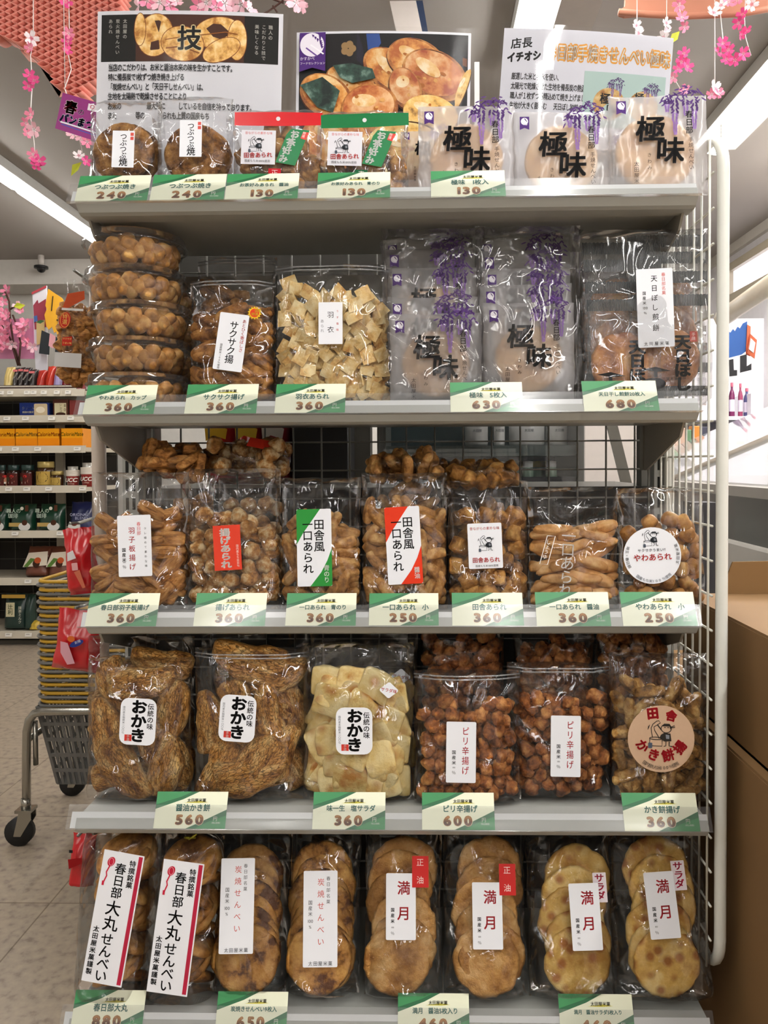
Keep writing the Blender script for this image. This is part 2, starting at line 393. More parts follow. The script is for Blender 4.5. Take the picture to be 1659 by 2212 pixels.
rack = thing('gondola_rack', 'grey slotted posts and wire back carrying all five shelves of rice crackers', 'rack', (0, BACK, 0))
def up(u, v, Y): return P(u, v, Y).x
for u in (281, 1431):
    x = up(u, 980, BACK); mb = MB(); top = S[1]['top'] + .10
    mb.box((x - .014, 0, 0), (x + .014, .03, top))
    z = .06
    while z < top - .05:
        for dx in (-.0058, .0058): mb.box((x + dx - .0026, -.0006, z), (x + dx + .0026, .0004, z + .021), 1)
        z += .0325
    mb.build('upright', [M_STEEL, M_DARK], rack)
xl, xr = up(290, 980, BACK) + .012, up(1422, 980, BACK) - .012
gx = P(692.7, 980, BACK).x; gz = P(800, 954.4, BACK).z
mb = MB(); x = gx - .05 * int((gx - xl) / .05)
while x < xr: mb.tube([(x, .012, .12), (x, .012, S[1]['top'] + .08)], .0017, 6); x += .05
z = gz - .05 * int((gz - .13) / .05)
while z < S[1]['top'] + .08: mb.tube([(xl, .015, z), (xr, .015, z)], .0017, 6); z += .05
mb.tube([(xl, .014, .12), (xl, .014, S[1]['top'] + .08), (xr, .014, S[1]['top'] + .08), (xr, .014, .12)], .003, 6, True)
mb.build('back_grid', mat('grid_wire', '#77766f', rough=.4), rack)
mb = MB(); mb.box((xl - .03, -.20, 0), (xr + .03, .03, .10)); mb.build('plinth', M_STEEL2, rack)
mb = MB(); mb.box((xl, .0, S[2]['top'] + .20), (xr, .03, S[2]['top'] + .245)); mb.build('cross_bar', M_STEEL2, rack)

names = {1: 'topmost grey metal shelf, under the three posters', 2: 'grey metal shelf holding the stacked tubs and wisteria packets', 3: 'grey metal shelf with seven price cards in its rail',
         4: 'grey metal shelf holding the large brown cracker bags', 5: 'lowest grey metal shelf, holding the tall leaning senbei bags'}
for i, s in S.items():
    Y, z0, x0, x1 = s['Y'], s['z0'], s['x0'], s['x1']
    t = thing('display_shelf', 'grey ' + names[i].replace('grey ', '', 1) if not names[i].startswith('grey') else names[i], 'shelf', ((x0 + x1) / 2, Y, z0), 'shelves of the rack')
    h = (x1 - x0) / 2; D = BACK - Y - .004
    bx0, bx1 = -h + .012, h - .004
    mb = MB()
    prof = [(.0, .0), (.006, .012), (D, .012), (D, -.008), (.05, -.008), (.046, -.014), (.017, -.014), (.010, -.011)]
    mb.prism([(bx0, y, z) for y, z in prof], (bx1 - bx0, 0, 0)); mb.build('shelf_board', M_STEEL, t)
    for k, bx in enumerate((bx0 + .003, bx1 - .012)):
        mb = MB(); mb.prism([(bx, .03, -.009), (bx, D, -.009), (bx, D, -.085), (bx, D - .03, -.085), (bx, .05, -.034)], (.0035, 0, 0))
        mb.box((bx - .002, D - .02, -.085), (bx + .006, D - .001, -.009))
        mb.build('bracket', M_STEEL2, t)
    # clear rail in front, leaning back, with a lower fold and a white backing
    mb = MB(); st, ct = math.sin(TILT), math.cos(TILT)
    def rp(l, o): return (l * st - o * ct, l * ct + o * st)   # along the rail, out of it
    n = 60
    for o, l0, l1 in ((.0032, 0, .0315),):
        vs = []; fs = []
        for j in range(n + 1):
            X = -h + 2 * h * j / n; w = .0004 * noise.noise(Vector((X * 9, i * 3, 0)))
            for l in (l0, (l0 + l1) * .4, (l0 + l1) * .75, l1): y, z = rp(l, o + w); vs.append((X, y, z))
        for j in range(n):
            for q in range(3): fs.append((j * 4 + q, (j + 1) * 4 + q, (j + 1) * 4 + q + 1, j * 4 + q + 1))
        mb.add(vs, fs, 0, True)
    a, b_, c_, d_ = rp(0, .0032), rp(0, -.001), rp(-.0012, -.001), rp(-.0012, .0035)
    mb.prism([(-h, *a), (-h, *b_), (-h, *c_), (-h, *d_)], (2 * h, 0, 0), 0)
    mb.build('price_rail', M_RAIL, t)
    mb = MB(); q = [rp(.0005, -.0012), rp(.022, -.0012), rp(.022, -.0022), rp(.0005, -.0022)]
    mb.prism([(-h + .004, y, z) for y, z in q], (2 * h - .008, 0, 0)); mb.build('rail_backing', mat('rail_white', '#d6d8d8', rough=.18, spec=.7, vary=.03), t)

# wire panel closing the right end
XP = P(1560, 1000, 1.10).x
t = thing('wire_side_panel', 'white tube framed wire panel closing the end of the rack beside cardboard boxes', 'panel', (XP, 1.10, 0))
zt, zb = P(1560, 276, 1.10).z, P(1550, 2112, 1.10).z
y1, r = .235, .055
pts = []
for cy_, cz, a0 in ((r, zt - r, 180), (y1 - r, zt - r, 90), (y1 - r, zb + r, 0), (r, zb + r, -90)):
    for k in range(7): a = math.radians(a0 - 15 * k); pts.append((0, cy_ + r * math.cos(a), cz + r * math.sin(a)))
mb = MB(); mb.tube(pts, .0085, 10, True, rx=.007); mb.build('frame', mat('panel_white', '#d3d3cb', rough=.35, vary=.05), t)
wz = P(1546, 985, 1.10).z
mb = MB(); z = wz - .05 * int((wz - zb - .03) / .05)
while z < zt - .02: mb.tube([(-.012, .004, z), (-.012, y1 - .004, z)], .0018, 6); z += .05
y = .010
while y < y1: mb.tube([(-.0155, y, zb + .01), (-.0155, y, zt - .012)], .0018, 6); y += .0315
mb.build('wire_mesh', mat('wire_white', '#cfcdc2', rough=.35), t)

# ---------------------------------------------------------------- price cards
def digit_mat():
    m = bpy.data.materials.new('digit_gold'); m.use_nodes = True; N = m.node_tree.nodes; L = m.node_tree.links; b = N['Principled BSDF']; b.inputs['Roughness'].default_value = .5
    tc = N.new('ShaderNodeTexCoord'); sp = N.new('ShaderNodeSeparateXYZ'); L.new(tc.outputs['Object'], sp.inputs[0])
    mr = N.new('ShaderNodeMapRange'); mr.inputs[1].default_value = -.0155; mr.inputs[2].default_value = -.001; L.new(sp.outputs[2], mr.inputs[0])
    r = N.new('ShaderNodeValToRGB'); e = r.color_ramp.elements; e[0].position = 0.05; e[0].color = lin('#6e3e1e'); e[1].position = .95; e[1].color = lin('#f0bc6c'); k = e.new(.45); k.color = lin('#d08c44'); L.new(mr.outputs[0], r.inputs[0]); L.new(r.outputs[0], b.inputs['Base Color'])
    return m
M_DIGIT = digit_mat(); M_CREAM = mat('card_cream', '#e9ecd2', rough=.35, vary=.02); M_GREEN = mat('card_green', '#3c8a55', rough=.35, vary=.03); M_GREEN2 = mat('card_green_dark', '#2b6843', rough=.35, vary=.03)
def price_card(sh, x0, x1, title, price, what, v=None):
    s = S[sh]; Y = s['Y']; k = Y / FPX
    F = Flat(160, 76)
    F.rect(0, 0, 160, 76, M_CREAM)
    F.poly([(0, 0), (80, 0), (56, 13), (0, 33)], M_GREEN).poly([(80, 0), (95, 0), (60, 16), (0, 36), (0, 27), (54, 11)], M_GREEN2)
    F.poly([(80, 76), (160, 44), (160, 76)], M_GREEN).poly([(72, 76), (112, 59), (160, 37), (160, 49), (118, 63), (92, 76)], M_GREEN2)
    F.poly([(62, 23), (96, 19), (118, 22), (96, 23.5)], '#d8cf5a').text('太田屋米菓', 69, 14, 8.6, '#1d1a10', w=.02)
    sz = min(15.5, 110 / max(1, len(title)))
    F.text(title, 84, 33, sz, '#1f6f62', w=.03, mid=True)
    F.text(price, 82, 56.5, 26, '#efe0bc', w=.09, sx=1.25, sp=1.32, mid=True).text(price, 82, 56.5, 26, '#9c6630', w=.062, sx=1.25, sp=1.32, mid=True)
    F.text(price, 82, 56.5, 26, M_DIGIT, w=.026, sx=1.25, sp=1.32, mid=True)
    F.text('円', 131, 51, 10, '#f0f2e6', w=.01).text('（税込価格）', 126, 62, 4.2, '#dfe6da')
    wpx = x1 - x0
    c = P((x0 + x1) / 2, 1000, Y)
    o = F.build('price_card', k * wpx / 160, None, (c.x, Y + 37 * k * math.sin(TILT), s['z0'] + .0012 + 37 * k * math.cos(TILT)), (-TILT, 0, 0))
    return tag(o, what, 'price card', 'green and cream price cards in the shelf rails')
CARDS = [
 (1, 168, 326, 'つぶつぶ焼き', '240', 'green and cream price card reading 240, half lost in glare, first on the topmost shelf'),
 (1, 329, 490, 'つぶつぶ焼き', '240', 'price card reading 240 without glare, under the second round brown cracker bag'),
 (1, 490, 648, 'お茶好みあられ　醤油', '130', 'price card reading 130 under the red headed snack bag'),
 (1, 688, 846, 'お茶好みあられ　青のり', '130', 'price card reading 130 under the green headed snack bag'),
 (1, 934, 1094, '極味　1枚入', '130', 'price card reading 130 under the first wisteria packet of the topmost shelf'),
 (2, 178, 334, 'やわあられ　カップ', '360', 'price card reading 360 under the stack of clear tubs'),
 (2, 398, 555, 'サクサク揚げ', '360', 'price card reading 360 under the stick cracker bag with the sun seal'),
 (2, 593, 746, '羽衣あられ', '360', 'price card reading 360 under the pale square chip bag'),
 (2, 974, 1131, '極味　5枚入', '630', 'price card reading 630 between the two wisteria multipacks'),
 (2, 1263, 1424, '天日干し煎餅20枚入', '680', 'price card reading 680 under the bag of grey banded packets'),
 (3, 176, 333, '春日部羽子板揚げ', '360', 'price card reading 360 under the plank cracker bag'),
 (3, 412, 569, '揚げあられ', '360', 'price card reading 360 under the puffed cracker bag with the red label'),
 (3, 612, 766, '一口あられ　青のり', '360', 'price card reading 360 under the green and white labelled stick bag'),
 (3, 794, 946, '一口あられ　小', '250', 'price card reading 250 under the red and white labelled stick bag'),
 (3, 976, 1131, '田舎あられ', '360', 'price card reading 360 under the cube cracker bag'),
 (3, 1160, 1320, '一口あられ　醤油', '360', 'price card reading 360 under the stick bag printed in white lettering'),
 (3, 1348, 1508, 'やわあられ　小', '250', 'price card reading 250 under the round white labelled ball bag'),
 (4, 319, 478, '醤油かき餅', '560', 'price card reading 560 between the two large brown chunk bags'),
 (4, 667, 827, '味一生　塩サラダ', '360', 'price card reading 360 under the pale salad cracker bag'),
 (4, 908, 1067, 'ピリ辛揚げ', '600', 'price card reading 600 under the spicy reddish cracker bag'),
 (4, 1352, 1515, 'かき餅揚げ', '360', 'price card reading 360 under the bag with the round kraft label'),
 (5, 130, 290, '春日部大丸', '880', 'price card cut off by the picture edge under the first tall white banner senbei bag'),
 (5, 449, 607, '炭焼きせんべい9枚入', '650', 'price card reading 650 under the charcoal grilled senbei bag'),
 (5, 852, 1010, '満月　醤油5枚入り', '460', 'price card reading 460 under the red tagged full moon senbei bags'),
 (5, 1211, 1374, '満月　醤油サラダ5枚入り', '460', 'price card reading 460 under the pale full moon senbei bags'),
]
for sh, a, b, ti, pr, wh in CARDS: price_card(sh, a, b, ti, pr, wh)
# ================================================================ crackers
def N3(v, f, s=0.0): return noise.noise(Vector((v[0] * f + s, v[1] * f + s * 1.7, v[2] * f - s * .6)))
def superq(a, b, c, e1, e2, nu=18, nv=10):
    """Rounded block: half sizes a, b, c; e small = boxier."""
    sg = lambda x, p: math.copysign(abs(x) ** p, x); vs = []; fs = []
    for j in range(nv + 1):
        t = -PI / 2 + PI * j / nv
        for i in range(nu):
            p = 2 * PI * i / nu
            vs.append(Vector((a * sg(math.cos(t), e1) * sg(math.cos(p), e2), b * sg(math.cos(t), e1) * sg(math.sin(p), e2), c * sg(math.sin(t), e1))))
    for j in range(nv):
        for i in range(nu): fs.append((j * nu + i, j * nu + (i + 1) % nu, (j + 1) * nu + (i + 1) % nu, (j + 1) * nu + i))
    return vs, fs
def finish(name, vs, fs, m, smooth=True):
    bm = bmesh.new(); bv = [bm.verts.new(v) for v in vs]
    for f in fs:
        try: bm.faces.new([bv[i] for i in f])
        except ValueError: pass
    bmesh.ops.remove_doubles(bm, verts=bm.verts, dist=1e-6)
    for f in bm.faces: f.smooth = smooth
    me = bpy.data.meshes.new(name); bm.to_mesh(me); bm.free(); me.materials.append(m); return me
def ico(r, sub):
    bm = bmesh.new(); bmesh.ops.create_icosphere(bm, subdivisions=sub, radius=r)
    vs = [v.co.copy() for v in bm.verts]; fs = [[v.index for v in f.verts] for f in bm.faces]; bm.free(); return vs, fs

C_POP = crust('crust_puffed', ('#7a4a1c', '#c08540', '#ead0a0'), scale=70, bump=.9, bscale=220, stops=(.28, .48, .68))
C_BALL = crust('crust_ball', ('#8a5826', '#c08846', '#dcae68'), scale=40, bump=.35, bscale=160, rough=.4)
C_STICK = crust('crust_stick', ('#7c4e20', '#b98344', '#d8ac6c'), scale=60, bump=.6, bscale=200)
C_STICK2 = crust('crust_stick_tan', ('#a26c34', '#cf985a', '#e2b67c'), scale=35, bump=.3, bscale=160)
C_FRIED = crust('crust_fried', ('#5e3512', '#a26a2c', '#c8924c'), scale=50, bump=.8, bscale=170)
C_CUBE = crust('crust_cube', ('#6e4318', '#b47c38', '#d8a75e'), scale=55, bump=.7, bscale=180)
C_PLANK = crust('crust_plank', ('#70431a', '#b0773a', '#cf9c5c'), scale=45, bump=.55, bscale=120, squash=(1, 3, 3))
C_CHIP = crust('crust_chip', ('#b98038', '#e2bd78', '#f2deac'), scale=45, bump=.45, bscale=200, stops=(.25, .45, .7))
C_CHUNK = crust('crust_chunk', ('#7a4614', '#c68a3c', '#e6bc78'), scale=30, bump=1.0, bscale=80, crack=.85, crack_scale=115, squash=(1, 2.6, 2.6), stops=(.3, .5, .72))
C_SALAD = crust('crust_salad', ('#c88a3c', '#e8ca80', '#f4e0a6'), scale=26, bump=.6, bscale=110, stops=(.25, .42, .68), toast=('#b06a24', 34, .7))
C_SPICY = crust('crust_spicy', ('#5a2a0c', '#aa642c', '#d99a58'), scale=60, bump=.8, bscale=200)
C_KAKI = crust('crust_kaki', ('#5e3c18', '#a87838', '#d6b070'), scale=60, bump=.9, bscale=180)
C_TSUBU = crust('crust_grainy', ('#4e2c0e', '#8e5c26', '#bd8a48'), scale=60, bump=1.4, bscale=150, stops=(.3, .5, .75))
C_KIWAMI = crust('crust_tan_disc', ('#bd8a50', '#d8aa70', '#e6c08c'), scale=22, bump=.3, bscale=90)
C_TENJITSU = crust('crust_sun_dried', ('#8a4810', '#c87e2e', '#e0a652'), scale=26, bump=.7, bscale=60)
C_MARU = crust('crust_round', ('#6a3e14', '#bb8038', '#d8a860'), scale=32, bump=.7, bscale=110)
C_SUMI = crust('crust_charcoal', ('#5a3010', '#b27a34', '#d4a258'), scale=36, bump=.9, bscale=100, stops=(.34, .48, .7))
C_SHOYU = crust('crust_shoyu', ('#96622a', '#cc9650', '#e2b87c'), scale=26, bump=1.3, bscale=70)
C_SALADDISC = crust('crust_salad_disc', ('#bd8a3c', '#dfb562', '#ecd08c'), scale=24, bump=.7, bscale=90, toast=('#a05a24', 42, .85))

def deform(vs, amp, f, seed, flat=None):
    out = []
    for v in vs:
        n = v.normalized() if v.length > 1e-9 else Vector((0, 0, 1))
        d = amp * (N3(v, f, seed) + .5 * N3(v, f * 2.3, seed + 5))
        out.append(v + n * d)
    return out
_pc = {}
def pieces(kind):
    """Four shape variants of each kind of cracker; every mesh lies with its length along x."""
    if kind in _pc: return _pc[kind]
    L = []
    for q in range(4):
        s = q * 7.3 + 1
        if kind == 'pop':
            vs, fs = ico(.0125, 3); vs = [v * (1 + .28 * N3(v, 75, s) + .22 * N3(v, 160, s + 3) + .1 * N3(v, 330, s)) for v in vs]; m = C_POP
        elif kind == 'spicy':
            vs, fs = ico(.0092, 3); vs = [Vector((v.x * 1.25, v.y, v.z)) * (1 + .34 * N3(v, 120, s) + .28 * N3(v, 260, s + 3)) for v in vs]; m = C_SPICY
        elif kind == 'ball': vs, fs = superq(.0118, .0105, .0098, .75, .75); vs = deform(vs, .0016, 90, s); m = C_BALL
        elif kind == 'cube': vs, fs = superq(.0125, .0115, .011, .42, .42); vs = deform(vs, .0022, 90, s); m = C_CUBE
        elif kind == 'stick': vs, fs = superq(.0235, .0082, .0078, .45, .8, 14, 10); vs = deform(vs, .0016, 110, s); m = C_STICK
        elif kind == 'stick2': vs, fs = superq(.030, .0078, .0078, .5, .85, 14, 10); vs = [Vector((v.x, v.y + 3.0 * v.x ** 2 * (1 if q % 2 else -1), v.z)) for v in deform(vs, .0010, 80, s)]; m = C_STICK2
        elif kind == 'fried': vs, fs = superq(.028, .0085, .0085, .5, .85, 14, 12); vs = deform(vs, .0024, 100, s); m = C_FRIED
        elif kind == 'plank': vs, fs = superq(.024, .0115, .007, .4, .4); vs = deform(vs, .0022, 70, s); m = C_PLANK
        elif kind == 'chip':
            n = 6; vs = []; fs = []
            for side in (0, 1):
                for j in range(n + 1):
                    for i in range(n + 1):
                        x = -.0112 + .0224 * i / n; z = -.0100 + .0200 * j / n
                        vs.append(Vector((x, .0016 * N3((x, 0, z), 70, s) + 5 * x * x * (q - 1.5) + (side - .5) * .0018, z)))
            M = (n + 1) ** 2
            for j in range(n):
                for i in range(n):
                    a = j * (n + 1) + i; fs.append((a, a + 1, a + n + 2, a + n + 1)); fs.append((M + a, M + a + n + 1, M + a + n + 2, M + a + 1))
            for k in range(n):
                for a, b in ((k, k + 1), ((k + 1) * (n + 1), k * (n + 1)), (n * (n + 1) + k + 1, n * (n + 1) + k), (k * (n + 1) + n, (k + 1) * (n + 1) + n)):
                    fs.append((b, a, M + a, M + b))
            m = C_CHIP
        elif kind == 'chunk':
            vs, fs = superq(.050, .0135, .023, .62, .85, 30, 18)
            vs = [Vector((v.x, v.y, v.z * (1 - .25 * (v.x / .05) * (1 if q % 2 else -1)) + 4.0 * v.x ** 2 * (1 if q < 2 else -1))) for v in deform(vs, .0042, 38, s)]; m = C_CHUNK
        elif kind == 'salad':
            vs, fs = superq(.0245, .0068, .0215, .32, .45, 24, 14); vs = [Vector((v.x, v.y + .004 * math.sin(v.x * 70 + s), v.z)) for v in deform(vs, .0025, 60, s)]; m = C_SALAD
        elif kind == 'kaki': vs, fs = superq(.022, .0075, .0075, .55, .8, 16, 12); vs = deform(vs, .0036, 110, s); m = C_KAKI
        L.append(finish('cracker_' + kind, vs, fs, m, kind != 'chip'))
    _pc[kind] = L; return L
_dc = {}
def disc(r, t, m, seed, amp=.0012, fr=45, edge=.04, wavy=0.0):
    """A round senbei in the XZ plane, bulging and uneven."""
    k = (r, t, m.name, seed, wavy)
    if k in _dc: return _dc[k]
    nr, na = 14, 56; vs = []; fs = []
    for side in (-1, 1):
        for j in range(nr + 1):
            q = j / nr
            for i in range(na):
                a = 2 * PI * i / na; rr = r * q * (1 + edge * q * (noise.noise(Vector((math.cos(a) * 2.2 + seed, math.sin(a) * 2.2, seed))) + .5 * noise.noise(Vector((math.cos(a) * 7, math.sin(a) * 7 + seed, 0)))))
                x, z = rr * math.cos(a), rr * math.sin(a)
                h = t / 2 * (max(0.0, 1 - q ** 5)) ** .5 + (amp * (N3((x, side * .01, z), fr, seed) + .5 * N3((x, side * .02, z), fr * 2.4, seed))) * (1 - q ** 6)
                y = side * max(h, 0.0) + wavy * (N3((x, 0, z), 18, seed)) * q
                vs.append(Vector((x, y, z)))
    M = (nr + 1) * na
    for s in (0, 1):
        for j in range(nr):
            for i in range(na):
                f = (s * M + j * na + i, s * M + j * na + (i + 1) % na, s * M + (j + 1) * na + (i + 1) % na, s * M + (j + 1) * na + i); fs.append(f if s == 0 else f[::-1])
    _dc[k] = finish('senbei_disc', vs, fs, m); return _dc[k]

# ================================================================ bags
FILM = film('bag_film')
FILM_FINE = film('bag_film_fine', bscale=17, bump=.9)
FILM_SOFT = film('bag_film_soft', haze=.06, bscale=14, bump=.8)
WASHI = film('washi_film', gloss=.02, haze=.36, haze_col='#e4e0e2', rough=.16, bscale=14, bump=.3, dist=.03, translucent=.35, ior=1.3)
SEALM = mat('seal_band', '#cfd3d6', rough=.3, alpha=.45, vary=0)
ZIPM = film('zip_strip', gloss=.10, haze=.22, rough=.15, bscale=5, bump=.1)

class Bag: pass
def sheet_pair(W, H, front, back, nx, nz, wob, seed):
    """Two film sheets that meet along the rim."""
    vs = []; fs = []
    for k, fn in enumerate((front, back)):
        for j in range(nz + 1):
            for i in range(nx + 1):
                u = -1 + 2 * i / nx; v = j / nz
                rim = max(abs(u), 0) > .999 or v < .001 or v > .999
                x = u * W / 2 * (1 - wob * (1 - abs(2 * v - 1)) * .5) + (.0025 * noise.noise(Vector((seed, v * 6, u))) if abs(u) > .9 else 0)
                z = v * H + (.0030 * noise.noise(Vector((seed + 9, u * 2.5, 0))) if v > .97 else 0)
                y = fn(u, v) if not rim else wrk(u, v, seed)
                vs.append((x, y, z))
    M = (nx + 1) * (nz + 1)
    for k in (0, 1):
        for j in range(nz):
            for i in range(nx):
                a = k * M + j * (nx + 1) + i; f = (a, a + 1, a + nx + 2, a + nx + 1); fs.append(f if k == 0 else f[::-1])
    return vs, fs
def wrk(u, v, seed):
    return .0035 * noise.noise(Vector((u * 1.6 + seed, v * 2.2, seed * .3))) * (.3 + .7 * v)
def pouch(W, H, T, fill, seed, flat=.45):
    """Front and back depth of a filled bag: thick up to fill, flat above it."""
    def half(u, v):
        fu = max(0.0, 1 - abs(u) ** 3.2) ** flat
        a = min(1.0, v / .10); fv = (1 - (1 - a) ** 2) ** .5
        top = max(0.0, min(1.0, (1.02 - v) / max(.05, 1.02 - fill * .82)))
        fv *= (1 - (1 - top) ** 2) ** .6
        return T / 2 * fu * fv
    def crease(u, v, s):
        p = Vector((u * W * 22 + s, v * H * 16, s * 1.3))
        n = noise.noise(p); return .0022 * (1 - abs(n) * 2) + .0015 * noise.noise(p * 2.1)
    front = lambda u, v: wrk(u, v, seed) - half(u, v) + crease(u, v, seed) * min(1, 6 * (1 - abs(u))) - .0004
    back = lambda u, v: wrk(u, v, seed) + half(u, v) + crease(u, v, seed + 40) * min(1, 6 * (1 - abs(u))) + .0004
    return front, back

def bag(what, x0, x1, yt, sh, dy=.035, T=.055, fill_y=None, fm=None, seed=1, name='cracker_bag', cat='bag of rice crackers', lean=.05, tilt=0.0, yaw=0.0, group=None, zipper=False, lift=0.0, flat=.45, wob=.05, thingp=None, Yabs=None, zbase=None):
    b = Bag(); s = S[sh]; Y = Yabs or s['Y'] + dy + T / 2; zb = (s['top'] + .0012 if zbase is None else zbase) + lift
    c = P((x0 + x1) / 2, (yt + 1000) / 2, Y); b.Y = Y; b.k = Y / FPX; b.W = (x1 - x0) * b.k; b.x = c.x; b.zb = zb
    tl, cl = math.tan(lean), math.cos(lean)
    def loc(px, py, dy=0.0):
        """The bag's own x and z where the line of sight through a photo point meets its leaning middle sheet (dy: a parallel sheet)."""
        d = _ray(px, py); t = (Y + dy / cl - EYE.y + tl * (EYE.z - zb)) / (d.y - tl * d.z); q = EYE + d * t
        return q.x - c.x, (q.z - zb) / cl + dy * tl
    b.loc = loc; b.H = loc((x0 + x1) / 2, yt)[1]
    b.fill = loc((x0 + x1) / 2, fill_y)[1] / b.H if fill_y else .75
    if sh > 1: b.H = min(b.H, (S[sh - 1]['z0'] - .0165 - zb) / cl)
    b.T = T; b.seed = seed; b.front, b.back = pouch(b.W, b.H, T, b.fill, seed, flat)
    if thingp is None: b.root = thing(name, what, cat, (c.x, Y, zb), group, (-lean, tilt, yaw))
    else:   # a packet inside a larger bag: a part of it
        b.root = bpy.data.objects.new(name, None); COL.objects.link(b.root); b.root.parent = thingp; b.root.empty_display_size = .02
        b.root.location = Vector((c.x, Y, zb)) - thingp.location; b.root.rotation_euler = (-lean, tilt, yaw)
    vs, fs = sheet_pair(b.W, b.H, b.front, b.back, 30, 40, wob, seed)
    mb = MB(); mb.add(vs, fs, 0, True); b.film = mb.build('clear_film', fm or FILM, b.root)
    if zipper:
        mb = MB(); zz = b.H * .945
        for dz in (0, .005): mb.tube([(u * b.W / 2 * .99, b.front(u, .945) - .0015, zz + dz) for u in (-1, -.6, -.2, .2, .6, 1)], .0012, 6)
        mb.build('zip_strip', ZIPM, b.root)
    b.uv = lambda x, z: (max(-.99, min(.99, 2 * x / b.W)), max(.01, min(.99, z / b.H)))
    return b
def front_min(b, x, z, hw, hh):
    return min(b.front(*b.uv(x + dx * hw, z + dz * hh)) for dx in (-1, -.5, 0, .5, 1) for dz in (-1, -.5, 0, .5, 1))
def stick_on(b, F, cx, cy, rot=0, name='label', what=None, k=None, off=.0012, bulge=.35):
    """Put a printed sheet on the bag's front at the photo position (cx, cy)."""
    x, z = b.loc(cx, cy, -b.T * .5); k = k or (b.Y - b.T / 2) / FPX; hw, hh = F.w * k / 2, F.h * k / 2
    y = front_min(b, x, z, hw, hh) - off
    for q in range(2): x, z = b.loc(cx, cy, y); y = front_min(b, x, z, hw, hh) - off
    o = F.build(name, k, b.root, (x, y, z), (0, math.radians(rot), 0))
    if what: o['label'] = what
    return o
def fit(b, pts, loc, rot, sc):
    """Shift a cracker so that it stays inside its bag."""
    from mathutils import Euler
    M = Euler(rot).to_matrix(); q = [M @ p * sc for p in pts]; x, y, z = loc
    lo, hi = min(p.x for p in q), max(p.x for p in q); W = b.W / 2 * .965
    if x + lo < -W: x = -W - lo
    if x + hi > W: x = W - hi
    z = max(z, .0065 - min(p.z for p in q))
    need = max(b.front(*b.uv(x + p.x, z + p.z)) - p.y for p in q) + .0008
    return (x, max(y, need) if y < need + .01 else y, z)
def heap(b, kind, sx, sz, parts=100, in_u=.90, zlo=.012, face=.25, spin=PI, name='rice_cracker', r=.010, layers=2, top_wob=.02, seed=0, avoid=None):
    """Fill the bag: a front layer of single crackers, and behind it one mass that shows through the gaps."""
    R = random.Random(b.seed * 31 + seed); L = pieces(kind); pos = []
    z = zlo + r; row = 0; fillz = b.fill * b.H
    while z < fillz:
        hw = b.W / 2 * in_u - r * .6; x = -hw + (row % 2) * sx / 2 + R.uniform(-.2, .2) * sx
        while x < hw:
            if z < fillz - abs(R.gauss(0, top_wob)) : pos.append((x + R.uniform(-.22, .22) * sx, z + R.uniform(-.22, .22) * sz))
            x += sx
        z += sz; row += 1
    R.shuffle(pos)
    def place(x, z, layer):
        loc, rot = place0(x, z, layer)
        return loc, rot
    def place0(x, z, layer):
        u, v = b.uv(x, z); y = b.front(u, v) + r * (1.05 + R.random() * .35) + layer * r * 1.5
        y = min(y, max(b.back(u, v) - r * .8, b.front(u, v) + r * .9))
        if kind in ('chip', 'salad'): rot = (R.uniform(-face, face) , R.uniform(-spin, spin), R.uniform(-face, face))
        elif kind in ('stick', 'stick2', 'fried', 'plank', 'chunk', 'kaki'): rot = (R.uniform(-PI, PI), R.uniform(-spin, spin), R.uniform(-face, face))
        else: rot = (R.uniform(-PI, PI), R.uniform(-PI, PI), R.uniform(-PI, PI))
        return (x, y, z), rot
    pts_of = [[v.co.copy() for v in m.vertices][:: max(1, len(m.vertices) // 40)] for m in L]
    n = 0; rest = []
    for x, z in pos:
        loc, rot = place(x, z, 0)
        if n < parts:
            sc = R.uniform(.88, 1.12); q = R.randrange(4); inst(name, L[q], b.root, fit(b, pts_of[q], loc, rot, sc), rot, (sc,) * 3); n += 1
        else: rest.append((loc, rot))
    for ly in range(1, layers):
        for x, z in pos[:: 1]:
            loc, rot = place(x + sx * .5, max(zlo + r, z - sz * .4), ly); rest.append((loc, rot))
    if rest:
        mb = MB(); from mathutils import Euler
        for loc, rot in rest: q = R.randrange(4); mb.mesh(L[q], Matrix.Translation(fit(b, pts_of[q], loc, rot, 1)) @ Euler(rot).to_matrix().to_4x4())
        o = mb.build(name + '_filling', L[0].materials[0], b.root); o['kind'] = 'stuff'

